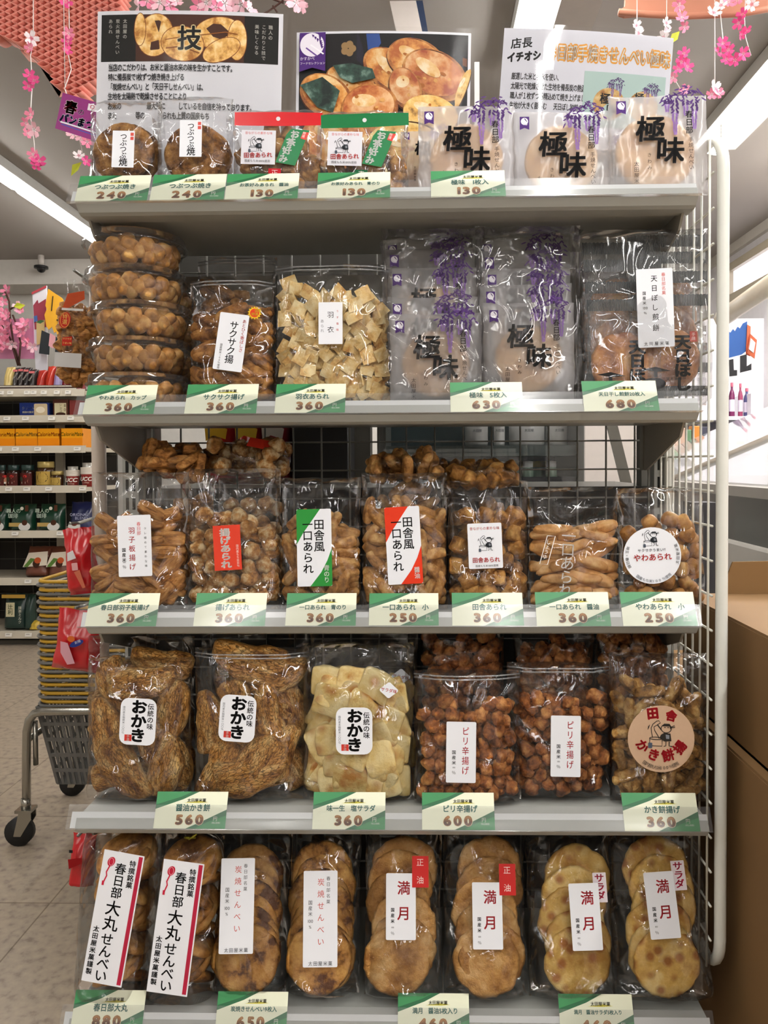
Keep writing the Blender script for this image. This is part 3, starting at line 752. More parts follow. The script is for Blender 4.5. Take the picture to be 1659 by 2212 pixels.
# ---------------------------------------------------------------- printed motifs
def polys(F, lst, m):
    F.lay += 1
    for pts in lst: F._put(pts, [list(range(len(pts)))[::-1]], m)
def wisteria(F, x, y, s=1.0, seed=3, c1='#583a78', c2='#9272b0'):
    """Hanging sprays of purple petals, x, y the spray's upper left."""
    R = random.Random(seed); A = []; B = []
    def petal(px, py, l, w, a):
        ca, sa = math.cos(a), math.sin(a); return [(px + l * t * ca - w * q * sa, py + l * t * sa + w * q * ca) for t, q in ((0, 0), (.35, .5), (.75, .4), (1, 0), (.75, -.4), (.35, -.5))]
    for k in range(54):   # leaves along two arching twigs
        t = k / 53; px = x + s * (4 + 78 * t); py = y + s * (22 - 26 * math.sin(t * 2.6) + R.uniform(-9, 13))
        A.append(petal(px, py, s * R.uniform(9, 15), s * 3.4, R.uniform(.1, 1.2) if k % 2 else R.uniform(2.0, 3.0)))
    for hx, hl, hw in ((28, 74, 9), (68, 62, 9), (50, 34, 8), (12, 26, 6)):
        n = int(hl / 2.3)
        for k in range(n):
            t = k / n; ww = hw * (1 - t) ** .6
            for q in (-1, 1):
                (B if t > .35 else A).append(petal(x + s * (hx + q * ww * R.uniform(.1, .5)), y + s * (18 + hl * t), s * (4 + 4.5 * (1 - t)), s * 4.0, PI / 2 + q * R.uniform(.3, 1.0) * -1))
    polys(F, A, c1); polys(F, B, c2)
def ribbon_logo(F, x, y, w, h):
    F.poly([(x, y), (x + w, y), (x + w, y + h), (x + w / 2, y + h * .86), (x, y + h)], '#4b2a72')
    F.ell(x + w * .5, y + h * .36, w * .38, w * .38, '#efeaf2')
    polys(F, [[(x + w * (.45 + .06 * k), y + h * (.12 + .05 * k)), (x + w * (.62 + .05 * k), y + h * (.16 + .06 * k)), (x + w * (.55 + .06 * k), y + h * (.26 + .05 * k))] for k in range(4)], '#4b2a72')
    F.line([(x + w * .25, y + h * .46), (x + w * .72, y + h * .66)], w * .06, '#d8cfe2').line([(x + w * .4, y + h * .42), (x + w * .8, y + h * .62)], w * .05, '#f7f4fa')
def mochi_drawing(F, x, y, s, c='#20242a'):
    """Line drawing of someone pounding rice in a mortar; x, y top left, s = width of about 50 units."""
    q = lambda pts: [(x + a * s / 50, y + b * s / 50) for a, b in pts]; w = s / 50 * 1.5
    F.line(q([(4, 33), (4, 47), (27, 47), (27, 34)]), w, c).ring(x + s * .31, y + s * .66, s * .24, s * .045, w, c)
    F.line(q([(9, 32), (7, 22), (6, 14), (9, 7), (16, 1), (20, 0), (23, 4), (11, 12), (13, 19), (19, 28), (21, 33)]), w, c)
    F.line(q([(18, 8), (25, 17)]), w * 1.4, c).line(q([(1, 10), (0, 17)]), w * .8, c).line(q([(3, 8), (1, 15)]), w * .8, c)
    F.ring(x + s * .68, y + s * .28, s * .19, s * .16, w, c).poly(q([(26, 10), (30, 5), (40, 5), (44, 11), (42, 16), (40, 10)]), c).line(q([(43, 11), (49, 8), (50, 11), (44, 12)]), w, c)
    F.line(q([(30, 12), (33, 12)]), w, c).line(q([(36, 12), (39, 12)]), w, c)
    F.poly(q([(24, 26), (30, 22), (42, 23), (44, 37), (31, 38), (22, 32)]), c).poly(q([(33, 25), (40, 26), (40, 33), (34, 33)]), '#7c8088')
    F.line(q([(34, 38), (34, 46), (30, 47)]), w, c).line(q([(40, 38), (40, 46), (46, 47)]), w * 1.3, c)
    F.rect(x + s * .02, y + s * .82, x + s * .17, y + s * 1.02, '#4a5260', r=s * .03)
WHITE = mat('label_paper', '#e9ebf1', rough=.4, vary=.01)
INK, RED, CRIM = '#121214', '#c8261e', '#b01030'
def arc_text(F, t, cx, cy, r, size, a0, a1, m, inward=False, w=.0):
    n = len(t)
    for i, ch in enumerate(t):
        a = math.radians(a0 + (a1 - a0) * (i / max(1, n - 1))); px, py = cx + r * math.cos(a), cy + r * math.sin(a)
        rot = math.degrees(a) + (-90 if inward else 90)
        ca, sa = math.cos(math.radians(rot)), math.sin(math.radians(rot)); hw = size * .5
        F.lay -= 1 if i else 0
        F.text(ch, px - hw * ca + hw * sa, py - hw * sa - hw * ca, size, m, rot=rot, w=w)
# ================================================================ row 3 : seven bags
def lab(w, h, r=3, m=WHITE): return Flat(w, h).rect(0, 0, w, h, m, r)
G3 = 'clear bags of small rice crackers on the middle shelf'
def row3():
    b = bag('clear bag of plank crackers with a white label lettered in red', 190, 405, 1020, 3, fill_y=1095, seed=11, group=G3, T=.06)
    heap(b, 'plank', .036, .021, spin=.9, r=.009)
    F = lab(74, 134); F.text('羽子板揚げ', 31, 26, 15, RED, vert=True, sp=1.32, w=.012).text('春日部', 47, 15, 9.5, RED, vert=True, sp=1.05).text('タレ極めて素朴な味', 61, 27, 6, '#333333', vert=True, sp=1.7).text('国産米', 13, 71, 9, INK, vert=True, sp=1.2, w=.02).text('100', 13, 102, 5, INK, mid=True).text('％', 13, 112, 9, INK, mid=True)
    stick_on(b, F, 291, 1179, -2)
    b = bag('clear bag of puffed golden crackers with a red label', 400, 605, 1012, 3, fill_y=1090, seed=12, group=G3, T=.06)
    heap(b, 'pop', .0262, .0235, r=.0115)
    F = lab(60, 98, 0, mat('label_red', '#d8381c', rough=.4, vary=.02)); F.text('揚げあられ', 26, 7, 17.5, '#f4ece6', vert=True, w=.045, sx=1.35, sp=1.0).text('国内産もち米百％', 52, 43, 6.2, '#f0d8cf', vert=True, sp=1.0)
    stick_on(b, F, 491, 1183, -3)
    for (x0, x1, yt, fy, col, tail, cx, cy, rot, sd, dsc) in ((605, 779, 1032, 1105, '#2f8f3c', '青のり', 679, 1183, -1, 13, 'clear bag of stick crackers with a green and white slanted label'),
                                                     (779, 966, 1022, 1080, '#dd3a1c', '醤油', 872, 1178, -3, 14, 'clear bag of stick crackers with a red and white slanted label')):
        b = bag(dsc, x0, x1, yt, 3, fill_y=fy, seed=sd, group=G3, T=.06)
        heap(b, 'stick', .033, .0165, spin=PI, r=.0085, in_u=.93)
        F = Flat(76, 168).rect(0, 0, 76, 168, WHITE, 3); cm = mat('label_' + tail, col, rough=.4, vary=.02) if False else ink(col)
        F.poly([(3, 0), (52, 0), (30, 30), (14, 52), (0, 76), (0, 3)], cm).poly([(76, 86), (66, 112), (52, 138), (28, 168), (73, 168), (76, 165)], cm)
        F.text('田舎風', 49, 22, 24, INK, vert=True, sp=1.0, w=.018).text('一口あられ', 24, 22, 23.5, INK, vert=True, sp=1.02, w=.018)
        F.text(tail, 64, 122 if len(tail) == 3 else 132, 13, '#f2f2ee', vert=True, w=.02)
        stick_on(b, F, cx, cy, rot)
    b = bag('clear bag of cube crackers with a white label showing a rice pounding drawing', 966, 1141, 1038, 3, fill_y=1090, seed=15, group=G3, T=.06)
    heap(b, 'cube', .0265, .0235, r=.012)
    F = lab(74, 98, 3); F.text('昔ながらの素朴な味', 37, 11, 7.2, '#c43a3a', mid=True, w=.01); mochi_drawing(F, 22, 27, 34); F.text('田舎あられ', 38, 79, 12.0, RED, mid=True, w=.02).text('国産もち米100%使用', 39, 92, 5.4, INK, mid=True)
    stick_on(b, F, 1048, 1179, -2)
    b = bag('clear bag of smooth tan stick crackers with white lettering printed on the film', 1141, 1336, 1052, 3, fill_y=1125, seed=16, group=G3, T=.06)
    heap(b, 'stick2', .026, .024, spin=.55, r=.0085, face=.3)
    for c in b.root.children: pass
    F = Flat(120, 190); F.text('一口あられ', 62, 2, 32, '#f4f2ee', vert=True, sp=.92, w=.004)
    F.line([(16, 20), (33, 20), (20, 82), (3, 82), (16, 20)], 1.6, '#efece6').text('しょうゆ', 20, 28, 11, '#f2efe8', vert=True, rot=10)
    mochi_drawing(F, 20, 140, 62, '#f3f1ec')
    stick_on(b, F, 1222, 1235, 4, name='film_print', what='white lettering and drawing printed on the film')
    b = bag('clear bag of round ball crackers with a round white label', 1336, 1522, 1054, 3, fill_y=1095, seed=17, group=G3, T=.06)
    heap(b, 'ball', .0236, .0215, r=.0105)
    F = Flat(126, 124); F.ell(63, 62, 62, 61, WHITE, 40); mochi_drawing(F, 44, 7, 36); F.text('サクサクうまい!!', 62, 50, 7.6, '#2a2c34', mid=True, w=.01, sp=1.05).text('やわあられ', 63, 65, 16.5, RED, mid=True, w=.016)
    arc_text(F, '国産もち米100％使用', 63, 62, 55, 7.6, 128, 52, '#3a4250', True); arc_text(F, '埼玉・春日部', 63, 62, 55, 8, 200, 158, INK, True); arc_text(F, '太田屋米菓', 63, 62, 55, 8, 18, -20, INK, True)
    stick_on(b, F, 1409, 1200, -3)
row3()

# bags lying behind row 3
def lying(what, x0, x1, y0, y1, sh, Yabs, kind, seed, red=False, lift=0.0):
    k = Yabs / FPX; W = (x1 - x0) * k; c = P((x0 + x1) / 2, (y0 + y1) / 2, Yabs); t = thing('cracker_bag', what, 'bag of rice crackers', (c.x, Yabs, c.z), 'cracker bags lying behind the front row')
    H = (y1 - y0) * k; R = random.Random(seed); L = pieces(kind); mb = MB(); from mathutils import Euler
    vs, fs = superq(W / 2, .075, H / 2, .7, .7, 26, 12); vs = [v + Vector((0, 0, .004 * N3(v, 30, seed))) for v in vs]
    mb.add(vs, fs, 0, True); mb.build('clear_film', FILM, t)
    mb = MB()
    for i in range(46):
        x, y, z = R.uniform(-.46, .46) * W, R.uniform(-.07, .04), R.uniform(-.38, .38) * H
        if (2 * x / W) ** 4 + (y / .075) ** 4 > .8: continue
        mb.mesh(L[R.randrange(4)], Matrix.Translation((x, y, z)) @ Euler((R.uniform(-3, 3), R.uniform(-3, 3), R.uniform(-3, 3))).to_matrix().to_4x4())
    tag(mb.build('rice_cracker_filling', L[0].materials[0], t), kind='stuff')
    if red: Flat(50, 30).rect(0, 0, 50, 30, ink('#c8301c')).build('label', k, t, (W * .22, -.06, H * .40), (-.9, .2, 0))
    # what carries it: the bags below, modelled as one more lying bag body down to the shelf
    mb = MB(); zb = S[sh]['top'] + .001; h = c.z - H / 2 - zb
    return t, zb, h
def pile(what, what_low, x0, x1, y0, y1, kind, seed, red=False, Y=1.265):
    t, zb, h = lying(what, x0, x1, y0, y1, 3, Y, kind, seed, red)
    # a standing bag under it
    b = bag(what_low, x0 + 8, x1 - 8, y1 + 2, 3, Yabs=Y, T=.07, fill_y=y1 + 25, seed=seed + 3, group='cracker bags in the second row of the middle shelf', lean=.0)
    heap(b, kind, .03, .026, parts=0, r=.011, layers=2)
pile('long clear bag of dark plank crackers lying across the back of the middle shelf', 'standing clear bag under the long dark plank bag', 330, 472, 972, 1024, 'plank', 31)
pile('clear bag with a red label lying behind the puffed cracker bag', 'standing clear bag under the lying red labelled bag', 462, 625, 953, 1030, 'pop', 33, True)
pile('small clear bag of stick crackers lying behind the red slanted label bag', 'standing bag hidden behind the red slanted label bag', 804, 960, 986, 1022, 'stick', 35)
pile('small clear bag of cube crackers lying behind the white labelled cube bag', 'standing bag hidden behind the cube cracker bag', 962, 1112, 1004, 1044, 'cube', 37)

# ================================================================ row 4
G4 = 'large clear cracker bags on the second shelf from below'
def place_piece(b, kind, var, px, py, rot, depth=.0, sc=1.0, yaw=0.0, name='rice_cracker', r=.013, pitch=0.0):
    x, z = b.loc(px, py, -.02); u, v = b.uv(x, z)
    me = pieces(kind)[var]; ro = (pitch, math.radians(rot), yaw)
    l = fit(b, [q.co.copy() for q in me.vertices][::max(1, len(me.vertices) // 60)], (x, b.front(u, v) + .5 * r, z), ro, sc)
    inst(name, me, b.root, (l[0], l[1] + max(0, depth), l[2]), ro, (sc,) * 3)
def okaki_label():
    F = lab(80, 102, 18); F.text('おかき', 41, 3, 32, INK, vert=True, sp=.97, w=.045, sx=1.12).text('伝統の味', 67, 10, 14.5, INK, vert=True, sp=1.0, w=.02).text('国内産水稲餅米一〇〇％', 8, 18, 5.6, '#5a6068', vert=True, sp=1.0)
    F.rect(12, 80, 28, 94, '#c43a30').text('手造', 20, 80.5, 6.8, '#f0e4e0', vert=True, w=.01); return F
def row4():
    b = bag('large bag of brown chunk crackers with rounded label, at the open shelf end', 178, 410, 1420, 4, fill_y=1435, seed=21, group=G4, T=.07, flat=.6)
    for (v, px, py, rot, d, sc) in ((0, 340, 1450, 12, .02, 1.0), (1, 300, 1483, -6, .004, 1.05), (2, 222, 1580, 78, .008, .95), (3, 378, 1545, 95, 0, 1.0), (0, 318, 1600, 70, .016, .95), (1, 265, 1690, 52, -.002, 1.05), (2, 355, 1665, 98, 0, 1.0), (3, 215, 1712, -12, .014, .85), (0, 300, 1560, 30, .026, 1), (1, 232, 1500, 60, .024, .95), (2, 390, 1690, 80, .018, .85), (3, 330, 1735, 10, .022, .95)):
        place_piece(b, 'chunk', v, px, py, rot, d, sc)
    stick_on(b, okaki_label(), 298, 1559, 3)
    b = bag('large bag of brown chunk crackers with rounded label, beside the pale crackers', 412, 664, 1398, 4, fill_y=1420, seed=22, group=G4, T=.07, flat=.6, zipper=True)
    for (v, px, py, rot, d, sc) in ((0, 530, 1440, 14, 0, 1.2), (1, 605, 1475, -18, .012, 1.0), (2, 448, 1565, 82, .004, .95), (3, 515, 1535, 70, .016, .9), (0, 570, 1550, 80, .014, .95), (1, 600, 1520, 60, .02, 1), (2, 545, 1655, -55, .004, 1.05), (3, 600, 1630, -70, .010, .9), (0, 455, 1680, -62, 0, .95), (1, 545, 1700, -17, -.002, 1.15), (2, 630, 1545, 85, .018, .9), (3, 575, 1735, -10, .018, .8), (0, 490, 1620, 20, .024, .9), (2, 625, 1680, 60, .022, .85)):
        place_piece(b, 'chunk', v, px, py, rot, d, sc)
    stick_on(b, okaki_label(), 513, 1552, 4)
    b = bag('large clear bag of pale square salad crackers with a rounded white label', 648, 892, 1388, 4, fill_y=1440, seed=23, group=G4, T=.07, flat=.6)
    R = random.Random(5)
    for (px, py, rot) in ((707, 1478, 6), (765, 1478, 10), (812, 1482, 25), (845, 1510, -8), (775, 1530, 40), (715, 1515, 15), (690, 1560, 30), (830, 1560, 20), (860, 1575, 70), (720, 1600, 0), (850, 1620, 8), (690, 1660, 98), (733, 1652, 4), (820, 1640, 78), (790, 1670, -25), (765, 1560, 45), (725, 1695, -5), (690, 1720, 10), (790, 1715, 15), (848, 1715, 2), (815, 1600, -30), (672, 1610, 60), (755, 1740, 0), (700, 1745, 12), (830, 1750, -8)):
        place_piece(b, 'salad', R.randrange(4), px, py, rot, R.uniform(-.002, .012), R.uniform(.92, 1.1), R.uniform(-.12, .12), r=.008, pitch=R.uniform(-.12, .12))
    heap(b, 'salad', .046, .042, parts=40, r=.02, layers=1, in_u=.86)
    stick_on(b, okaki_label(), 765, 1579, 0)
    F = Flat(44, 36).poly([(2, 16), (20, 1), (24, 1), (42, 16), (42, 20), (24, 35), (20, 35), (2, 20)], WHITE).text('サラダ味', 22, 18, 9, RED, mid=True, rot=8, w=.02); stick_on(b, F, 840, 1491, 3)
    for x0, x1, yt, fy, lx, ly, sd, dsc in ((892, 1124, 1446, 1490, 996, 1625, 24, 'zip top bag of reddish spicy crackers, beside the pale salad bag'), (1096, 1322, 1430, 1478, 1222, 1612, 25, 'zip top bag of reddish spicy crackers, beside the round kraft label bag')):
        b = bag(dsc, x0, x1, yt, 4, fill_y=fy, seed=sd, group=G4, T=.065, zipper=True, dy=.03 if sd == 24 else .05)
        heap(b, 'spicy', .0205, .0182, r=.0095, layers=2, in_u=.86)
        F = lab(65, 132); F.text('ピリ辛揚げ', 42, 11, 19, '#cf3a44', vert=True, sp=1.12, w=.012, sx=.85).text('国産米', 17, 62, 9, INK, vert=True, sp=1.25, w=.02).text('100', 17, 99, 4.6, INK, mid=True).text('％', 17, 110, 9, INK, mid=True)
        stick_on(b, F, lx, ly, 1)
    b = bag('clear bag of knobbly greenish brown crackers with a round kraft label', 1320, 1534, 1410, 4, fill_y=1455, seed=26, group=G4, T=.065)
    heap(b, 'kaki', .030, .021, r=.0095)
    F = Flat(146, 146); F.ell(73, 73, 72, 72, mat('kraft_label', '#c2a184', rough=.6, vary=.04, vscale=200), 44)
    F.text('田', 39, 8, 26, '#b51f28', w=.06, rot=-8).text('舎', 84, 9, 24, '#b51f28', w=.055, rot=10); mochi_drawing(F, 44, 34, 58, '#2c2824')
    arc_text(F, 'かき餅揚', 73, 60, 50, 27, 144, 36, '#b51f28', True, w=.04); arc_text(F, '国内産もち米100％使用', 73, 70, 65, 9.6, 122, 58, '#4a443c', True)
    stick_on(b, F, 1428, 1596, 2)
    G = 'second row of bags on the shelf above the lowest'
    for x0, x1, yt, fy, kind, sd, dsc in ((905, 1088, 1345, 1350, 'spicy', 41, 'spicy cracker bag standing behind the first zip top bag'), (1108, 1282, 1345, 1350, 'spicy', 42, 'spicy cracker bag standing behind the second zip top bag'), (1284, 1440, 1345, 1350, 'spicy', 43, 'spicy cracker bag standing behind the round kraft label bag'),
                                         (185, 420, 1372, 1460, 'chunk', 44, 'chunk cracker bag standing behind the bag at the open end'), (430, 668, 1358, 1450, 'chunk', 45, 'chunk cracker bag standing behind the second chunk bag'), (665, 902, 1352, 1430, 'salad', 46, 'salad cracker bag standing behind the pale salad bag')):
        b = bag(dsc, x0, x1, yt, 4, Yabs=1.225, T=.075, fill_y=fy, seed=sd, group=G, lean=.0)
        heap(b, kind, .019 if kind == 'spicy' else .05, .017 if kind == 'spicy' else .04, parts=0, r=.0095 if kind == 'spicy' else .014, layers=3 if kind == 'spicy' else 2)
        if sd == 46: stick_on(b, Flat(44, 36).poly([(2, 16), (20, 1), (24, 1), (42, 16), (42, 20), (24, 35), (20, 35), (2, 20)], WHITE).text('サラダ味', 22, 18, 9, RED, mid=True, rot=8, w=.02), 866, 1462, 3)
row4()

# ================================================================ row 5
G5 = 'tall bags of round senbei on the lowest shelf'
def row5():
    def tie_top(b, px, py):
        x, z = b.loc(px, py); mb = MB()
        mb.tube([(x - .008, -.004, z), (x, -.010, z + .002), (x + .008, -.004, z + .001)], .0018, 6); mb.tube([(x, -.010, z), (x + .012, -.014, z + .010)], .0013, 6)
        o = mb.build('wire_tie', mat('tie_yellow', '#c8bf3a', rough=.4), b.root)
    for (x0, x1, yt, lx, ly, rot, sd, dsc, lw) in ((152, 316, 1788, 231, 1982, 6.5, 51, 'tall bag of stacked round senbei with a white banner label, outermost on the lowest shelf', 0), (297, 456, 1800, 367, 2003, 4, 52, 'tall bag of stacked round senbei with a white banner label and yellow tie', 1)):
        b = bag(dsc, x0, x1, yt, 5, T=.104, fill_y=1815, seed=sd, group=G5, dy=.006, tilt=math.radians(3.5), flat=.5)
        n = 13; h = b.H * .90
        for i in range(n):
            me = disc(.0440, .0165, C_MARU, i % 4 + sd, amp=.001, edge=.035)
            inst('round_senbei', me, b.root, (.0065 + .002 * math.sin(i * 2.1), .003 + .002 * math.cos(i * 1.7), .026 + i * (h - .03) / n), (PI / 2 - .60 + .06 * math.sin(i * 3.3), rnd.uniform(-.05, .05), i * 1.3))
        F = Flat(91, 292).rect(0, 0, 91, 292, WHITE, 1); F.rect(79, 3, 88, 288, mat('stripe_crimson', '#b5123c', rough=.4, vary=.02))
        F.text('特撰銘菓', 68, 14, 15, INK, vert=True, sp=1.04, w=.03).text('春日部', 43, 24, 26, INK, vert=True, sp=1.02, w=.02).text('大丸', 42, 107, 35, INK, vert=True, sp=.98, w=.016).text('せんべい', 41, 179, 29, INK, vert=True, sp=.93, w=.016).text('太田屋米菓謹製', 13, 168, 14, INK, vert=True, sp=1.12, w=.03)
        F.ell(20, 24, 8, 11, '#c0203c', 20, 20).line([(18, 34), (13, 48), (15, 56), (10, 72)], 3.0, '#c0203c').rect(7, 68, 12, 78, '#c0203c').ring(20, 24, 5, 8, 1, '#e8a8b0')
        stick_on(b, F, lx, ly, rot, what='white banner label with a crimson stripe', off=.002)
        if lw: tie_top(b, 392, 1806)
    for (x0, x1, yt, lx, ly, rot, sd, dsc) in ((452, 612, 1800, 512, 1956, -1, 53, 'bag of overlapping grilled senbei with long white label, beside the yellow tied bag'), (612, 772, 1800, 692, 1984, -1, 54, 'bag of overlapping grilled senbei with long white label, beside the red tagged bag')):
        b = bag(dsc, x0, x1, yt, 5, T=.095, fill_y=1825, seed=sd, group=G5, dy=.008, flat=.5, lean=.24, lift=.006)
        n = 9; base = 2108 if sd == 53 else 2128; top = 1905 if sd == 53 else 1898
        for i in range(n):
            py = base + (top - base) * i / (n - 1); x, z = b.loc((x0 + x1) / 2 + 6 * math.sin(i * 2.3 + sd), py, -.015); z = min(max(z, .052), b.H - .053)
            inst('round_senbei', disc(.0475, .010, C_SUMI, i % 5 + sd, amp=.0012, edge=.05), b.root, (x, -.022 + .0042 * i, z), ((-.20 if i == 0 and sd == 53 else -.02), rnd.uniform(-.08, .08), 0))
        F = lab(78, 200, 3); F.text('炭焼せんべい', 40, 16, 16.5, '#c2402e', vert=True, sp=1.5).text('春日部名菓', 57, 12, 9.5, '#3a3a3c', vert=True, sp=1.28).text('国産米', 16, 62, 10, INK, vert=True, sp=1.18).text('100', 16, 105, 9.5, INK, mid=True).text('%', 16, 117, 8.5, INK, mid=True).text('太田屋米菓', 40, 192, 10, '#33353a', mid=True, sp=1.12)
        stick_on(b, F, lx, ly, rot, k=.99 * (b.Y - b.T / 2) / FPX)
    for (x0, x1, yt, lx, ly, rot, red, tx, ty, cx, cyy, crs, sd, dsc) in (
        (780, 955, 1795, 866, 1958, 0, True, 908, 1883, 866, 2098, C_SHOYU, 55, 'clear bag of full moon senbei with a red tag, beside the charcoal grilled senbei'),
        (955, 1140, 1795, 1053, 1978, 0, True, 1096, 1900, 1055, 2112, C_SHOYU, 56, 'clear bag of full moon senbei with a red tag, beside the pale full moon senbei'),
        (1142, 1330, 1795, 1265, 1980, -2, False, 1296, 1917, 1243, 2086, C_SALADDISC, 57, 'clear bag of pale full moon senbei with pink tag, beside the red tagged bag'),
        (1325, 1541, 1795, 1430, 1955, -4, False, 1466, 1891, 1432, 2108, C_SALADDISC, 58, 'clear bag of pale full moon senbei with a pink lettered tag, against the wire panel')):
        b = bag(dsc, x0, x1, yt, 5, T=.085, fill_y=1822, seed=sd, group=G5, dy=.010, flat=.5, fm=FILM_FINE, lean=.22, lift=.006)
        for i in range(6):
            py = cyy - i * 46; x, z = b.loc(cx + 8 * math.sin(i * 1.9 + sd), py, -.018); z = max(z, .053)
            if z > b.H - .035: continue
            z = min(z, b.H - .0535)
            inst('round_senbei', disc(.0485, .010, crs, i % 4 + sd, amp=.0016, edge=.07, wavy=.004), b.root, (x, -.022 + .0044 * i, z), (.10, rnd.uniform(-1, 1), 0))
        F = lab(67, 138, 3); F.text('満月', 40, 16, 30, '#c4343c', vert=True, sp=1.75, w=.022).text('国産米', 15, 72, 8.6, INK, vert=True, sp=1.35, w=.03).text('100', 15, 112, 4.6, INK, mid=True).text('％', 15, 124, 8.6, INK, mid=True)
        stick_on(b, F, lx, ly, rot)
        if red: F = lab(37, 66, 0, mat('tag_red', '#c81f1e', rough=.4, vary=.02)).text('正', 18, 5, 17, '#f2dcd4', vert=True).text('油', 18, 42, 17, '#f2dcd4', vert=True)
        else: F = lab(30, 62, 1, mat('tag_pink', '#dcd2d8', rough=.4, vary=.02)).text('サラダ', 15, 2, 18.5, '#b52a48', vert=True, w=.035, sx=1.2)
        stick_on(b, F, tx, ty, rot, name='flavour_tag', off=.0022)
row5()
# ================================================================ topmost shelf: packets and posters
def pcrust(name, cols, scale, toast=None, stops=(.3, .5, .7)): return crust(name, cols, scale=scale, bump=0.0, bscale=90, stops=stops, toast=toast, rough=.5)
def kiwami_print(seed=3, dx=0):
    F = Flat(206, 200)
    ribbon_logo(F, 13, 20, 20, 28); wisteria(F, 106, 0, 1.0, seed)
    F.text('極', 82, 52, 57, '#0e0d0f', vert=True, w=.032, sx=1.1, shear=.08).text('味', 122, 97, 58, '#0e0d0f', vert=True, w=.034, sx=1.04, shear=.06)
    F.text('春日部', 163, 42, 16, '#16141a', vert=True, sp=1.05, w=.015).text('手焼せんべい', 166, 98, 11, '#16141a', vert=True, sp=1.06).text('きわみ', 80, 130, 9.5, '#16141a', vert=True, sp=1.4).text('太田屋米菓', 53, 148, 11, '#16141a', vert=True, sp=1.08)
    return F
def kiwami(what, x0, x1, yt, sh, seed, parent=None, Yabs=None, zbase=None, detail=True, lean=.06, tilt=0.0, group='wisteria printed senbei packets', rdx=0, rr=.052, pk=1.0):
    b = bag(what, x0, x1, yt, sh, dy=.03, T=.024, fill_y=yt + 40, fm=WASHI, seed=seed, name='senbei_packet', cat='senbei packet', group=group if parent is None else None, lean=lean, tilt=tilt, thingp=parent, Yabs=Yabs, zbase=zbase, flat=.4, wob=.01)
    inst('round_senbei', disc(rr, .009, C_KIWAMI, seed % 4, amp=.0012, edge=.03), b.root, (rdx, 0, min(b.H * .42, rr + .012)), (0, rnd.uniform(-1, 1), 0))
    F = kiwami_print(seed % 5); k = b.W / 206 * pk
    y = front_min(b, 0, b.H * .5, b.W * .4, b.H * .4) - .0008
    F.build('film_print', k, b.root, (0, y, b.H - 100 * k), (0, 0, 0))
    return b
kiwami('wisteria printed packet with one round senbei, standing before the gap between two posters', 906, 1112, 230, 1, 61, rr=.053)
kiwami('wisteria printed packet with one round senbei, middle of three under the orange titled poster', 1110, 1316, 242, 1, 62, rr=.053)
kiwami('wisteria printed packet with one round senbei, tallest one, at the wire panel', 1317, 1526, 208, 1, 63, rr=.057, rdx=-.004)
kiwami('wisteria printed packet half hidden beside the green headed snack bag', 868, 985, 284, 1, 64, Yabs=1.20, rr=.034)
kiwami('wisteria printed packet half hidden between two others under the orange titled poster', 1235, 1400, 290, 1, 65, Yabs=1.19, rr=.045)

for (x0, x1, yt, dcx, dcy, lx, ly, sd, rot, dsc) in ((198, 352, 222, 270, 333, 266, 322, 71, 2, 'clear bag of two grainy brown round crackers with a white label, in the glare'), (342, 506, 214, 424, 336, 412, 299, 72, 1, 'clear bag of two grainy brown round crackers, beside the red headed bag')):
    b = bag(dsc, x0, x1, yt, 1, T=.06, fill_y=255, seed=sd, group='grainy round cracker bags', flat=.5)
    for q, (dx, dz, dy) in enumerate(((0, 0, -.010), (.006, .004, .010))):
        x, z = b.loc(dcx + dx * 1000, dcy - dz * 1000); inst('round_cracker', disc(.0465, .017, C_TSUBU, q + sd, amp=.0034, fr=70, edge=.05), b.root, (x, dy + .004, max(z, .05)), (-.08, 0.4 * q, 0))
    F = lab(48, 80, 1); F.text('つぶつぶ', 24, 5, 15.5, INK, vert=True, sp=.88, w=.012).text('焼', 25, 59, 19, INK, vert=True, w=.02); F.rect(39, 4, 46, 11, '#d4574f').rect(39, 13, 46, 20, '#d4574f')
    stick_on(b, F, lx, ly, rot)

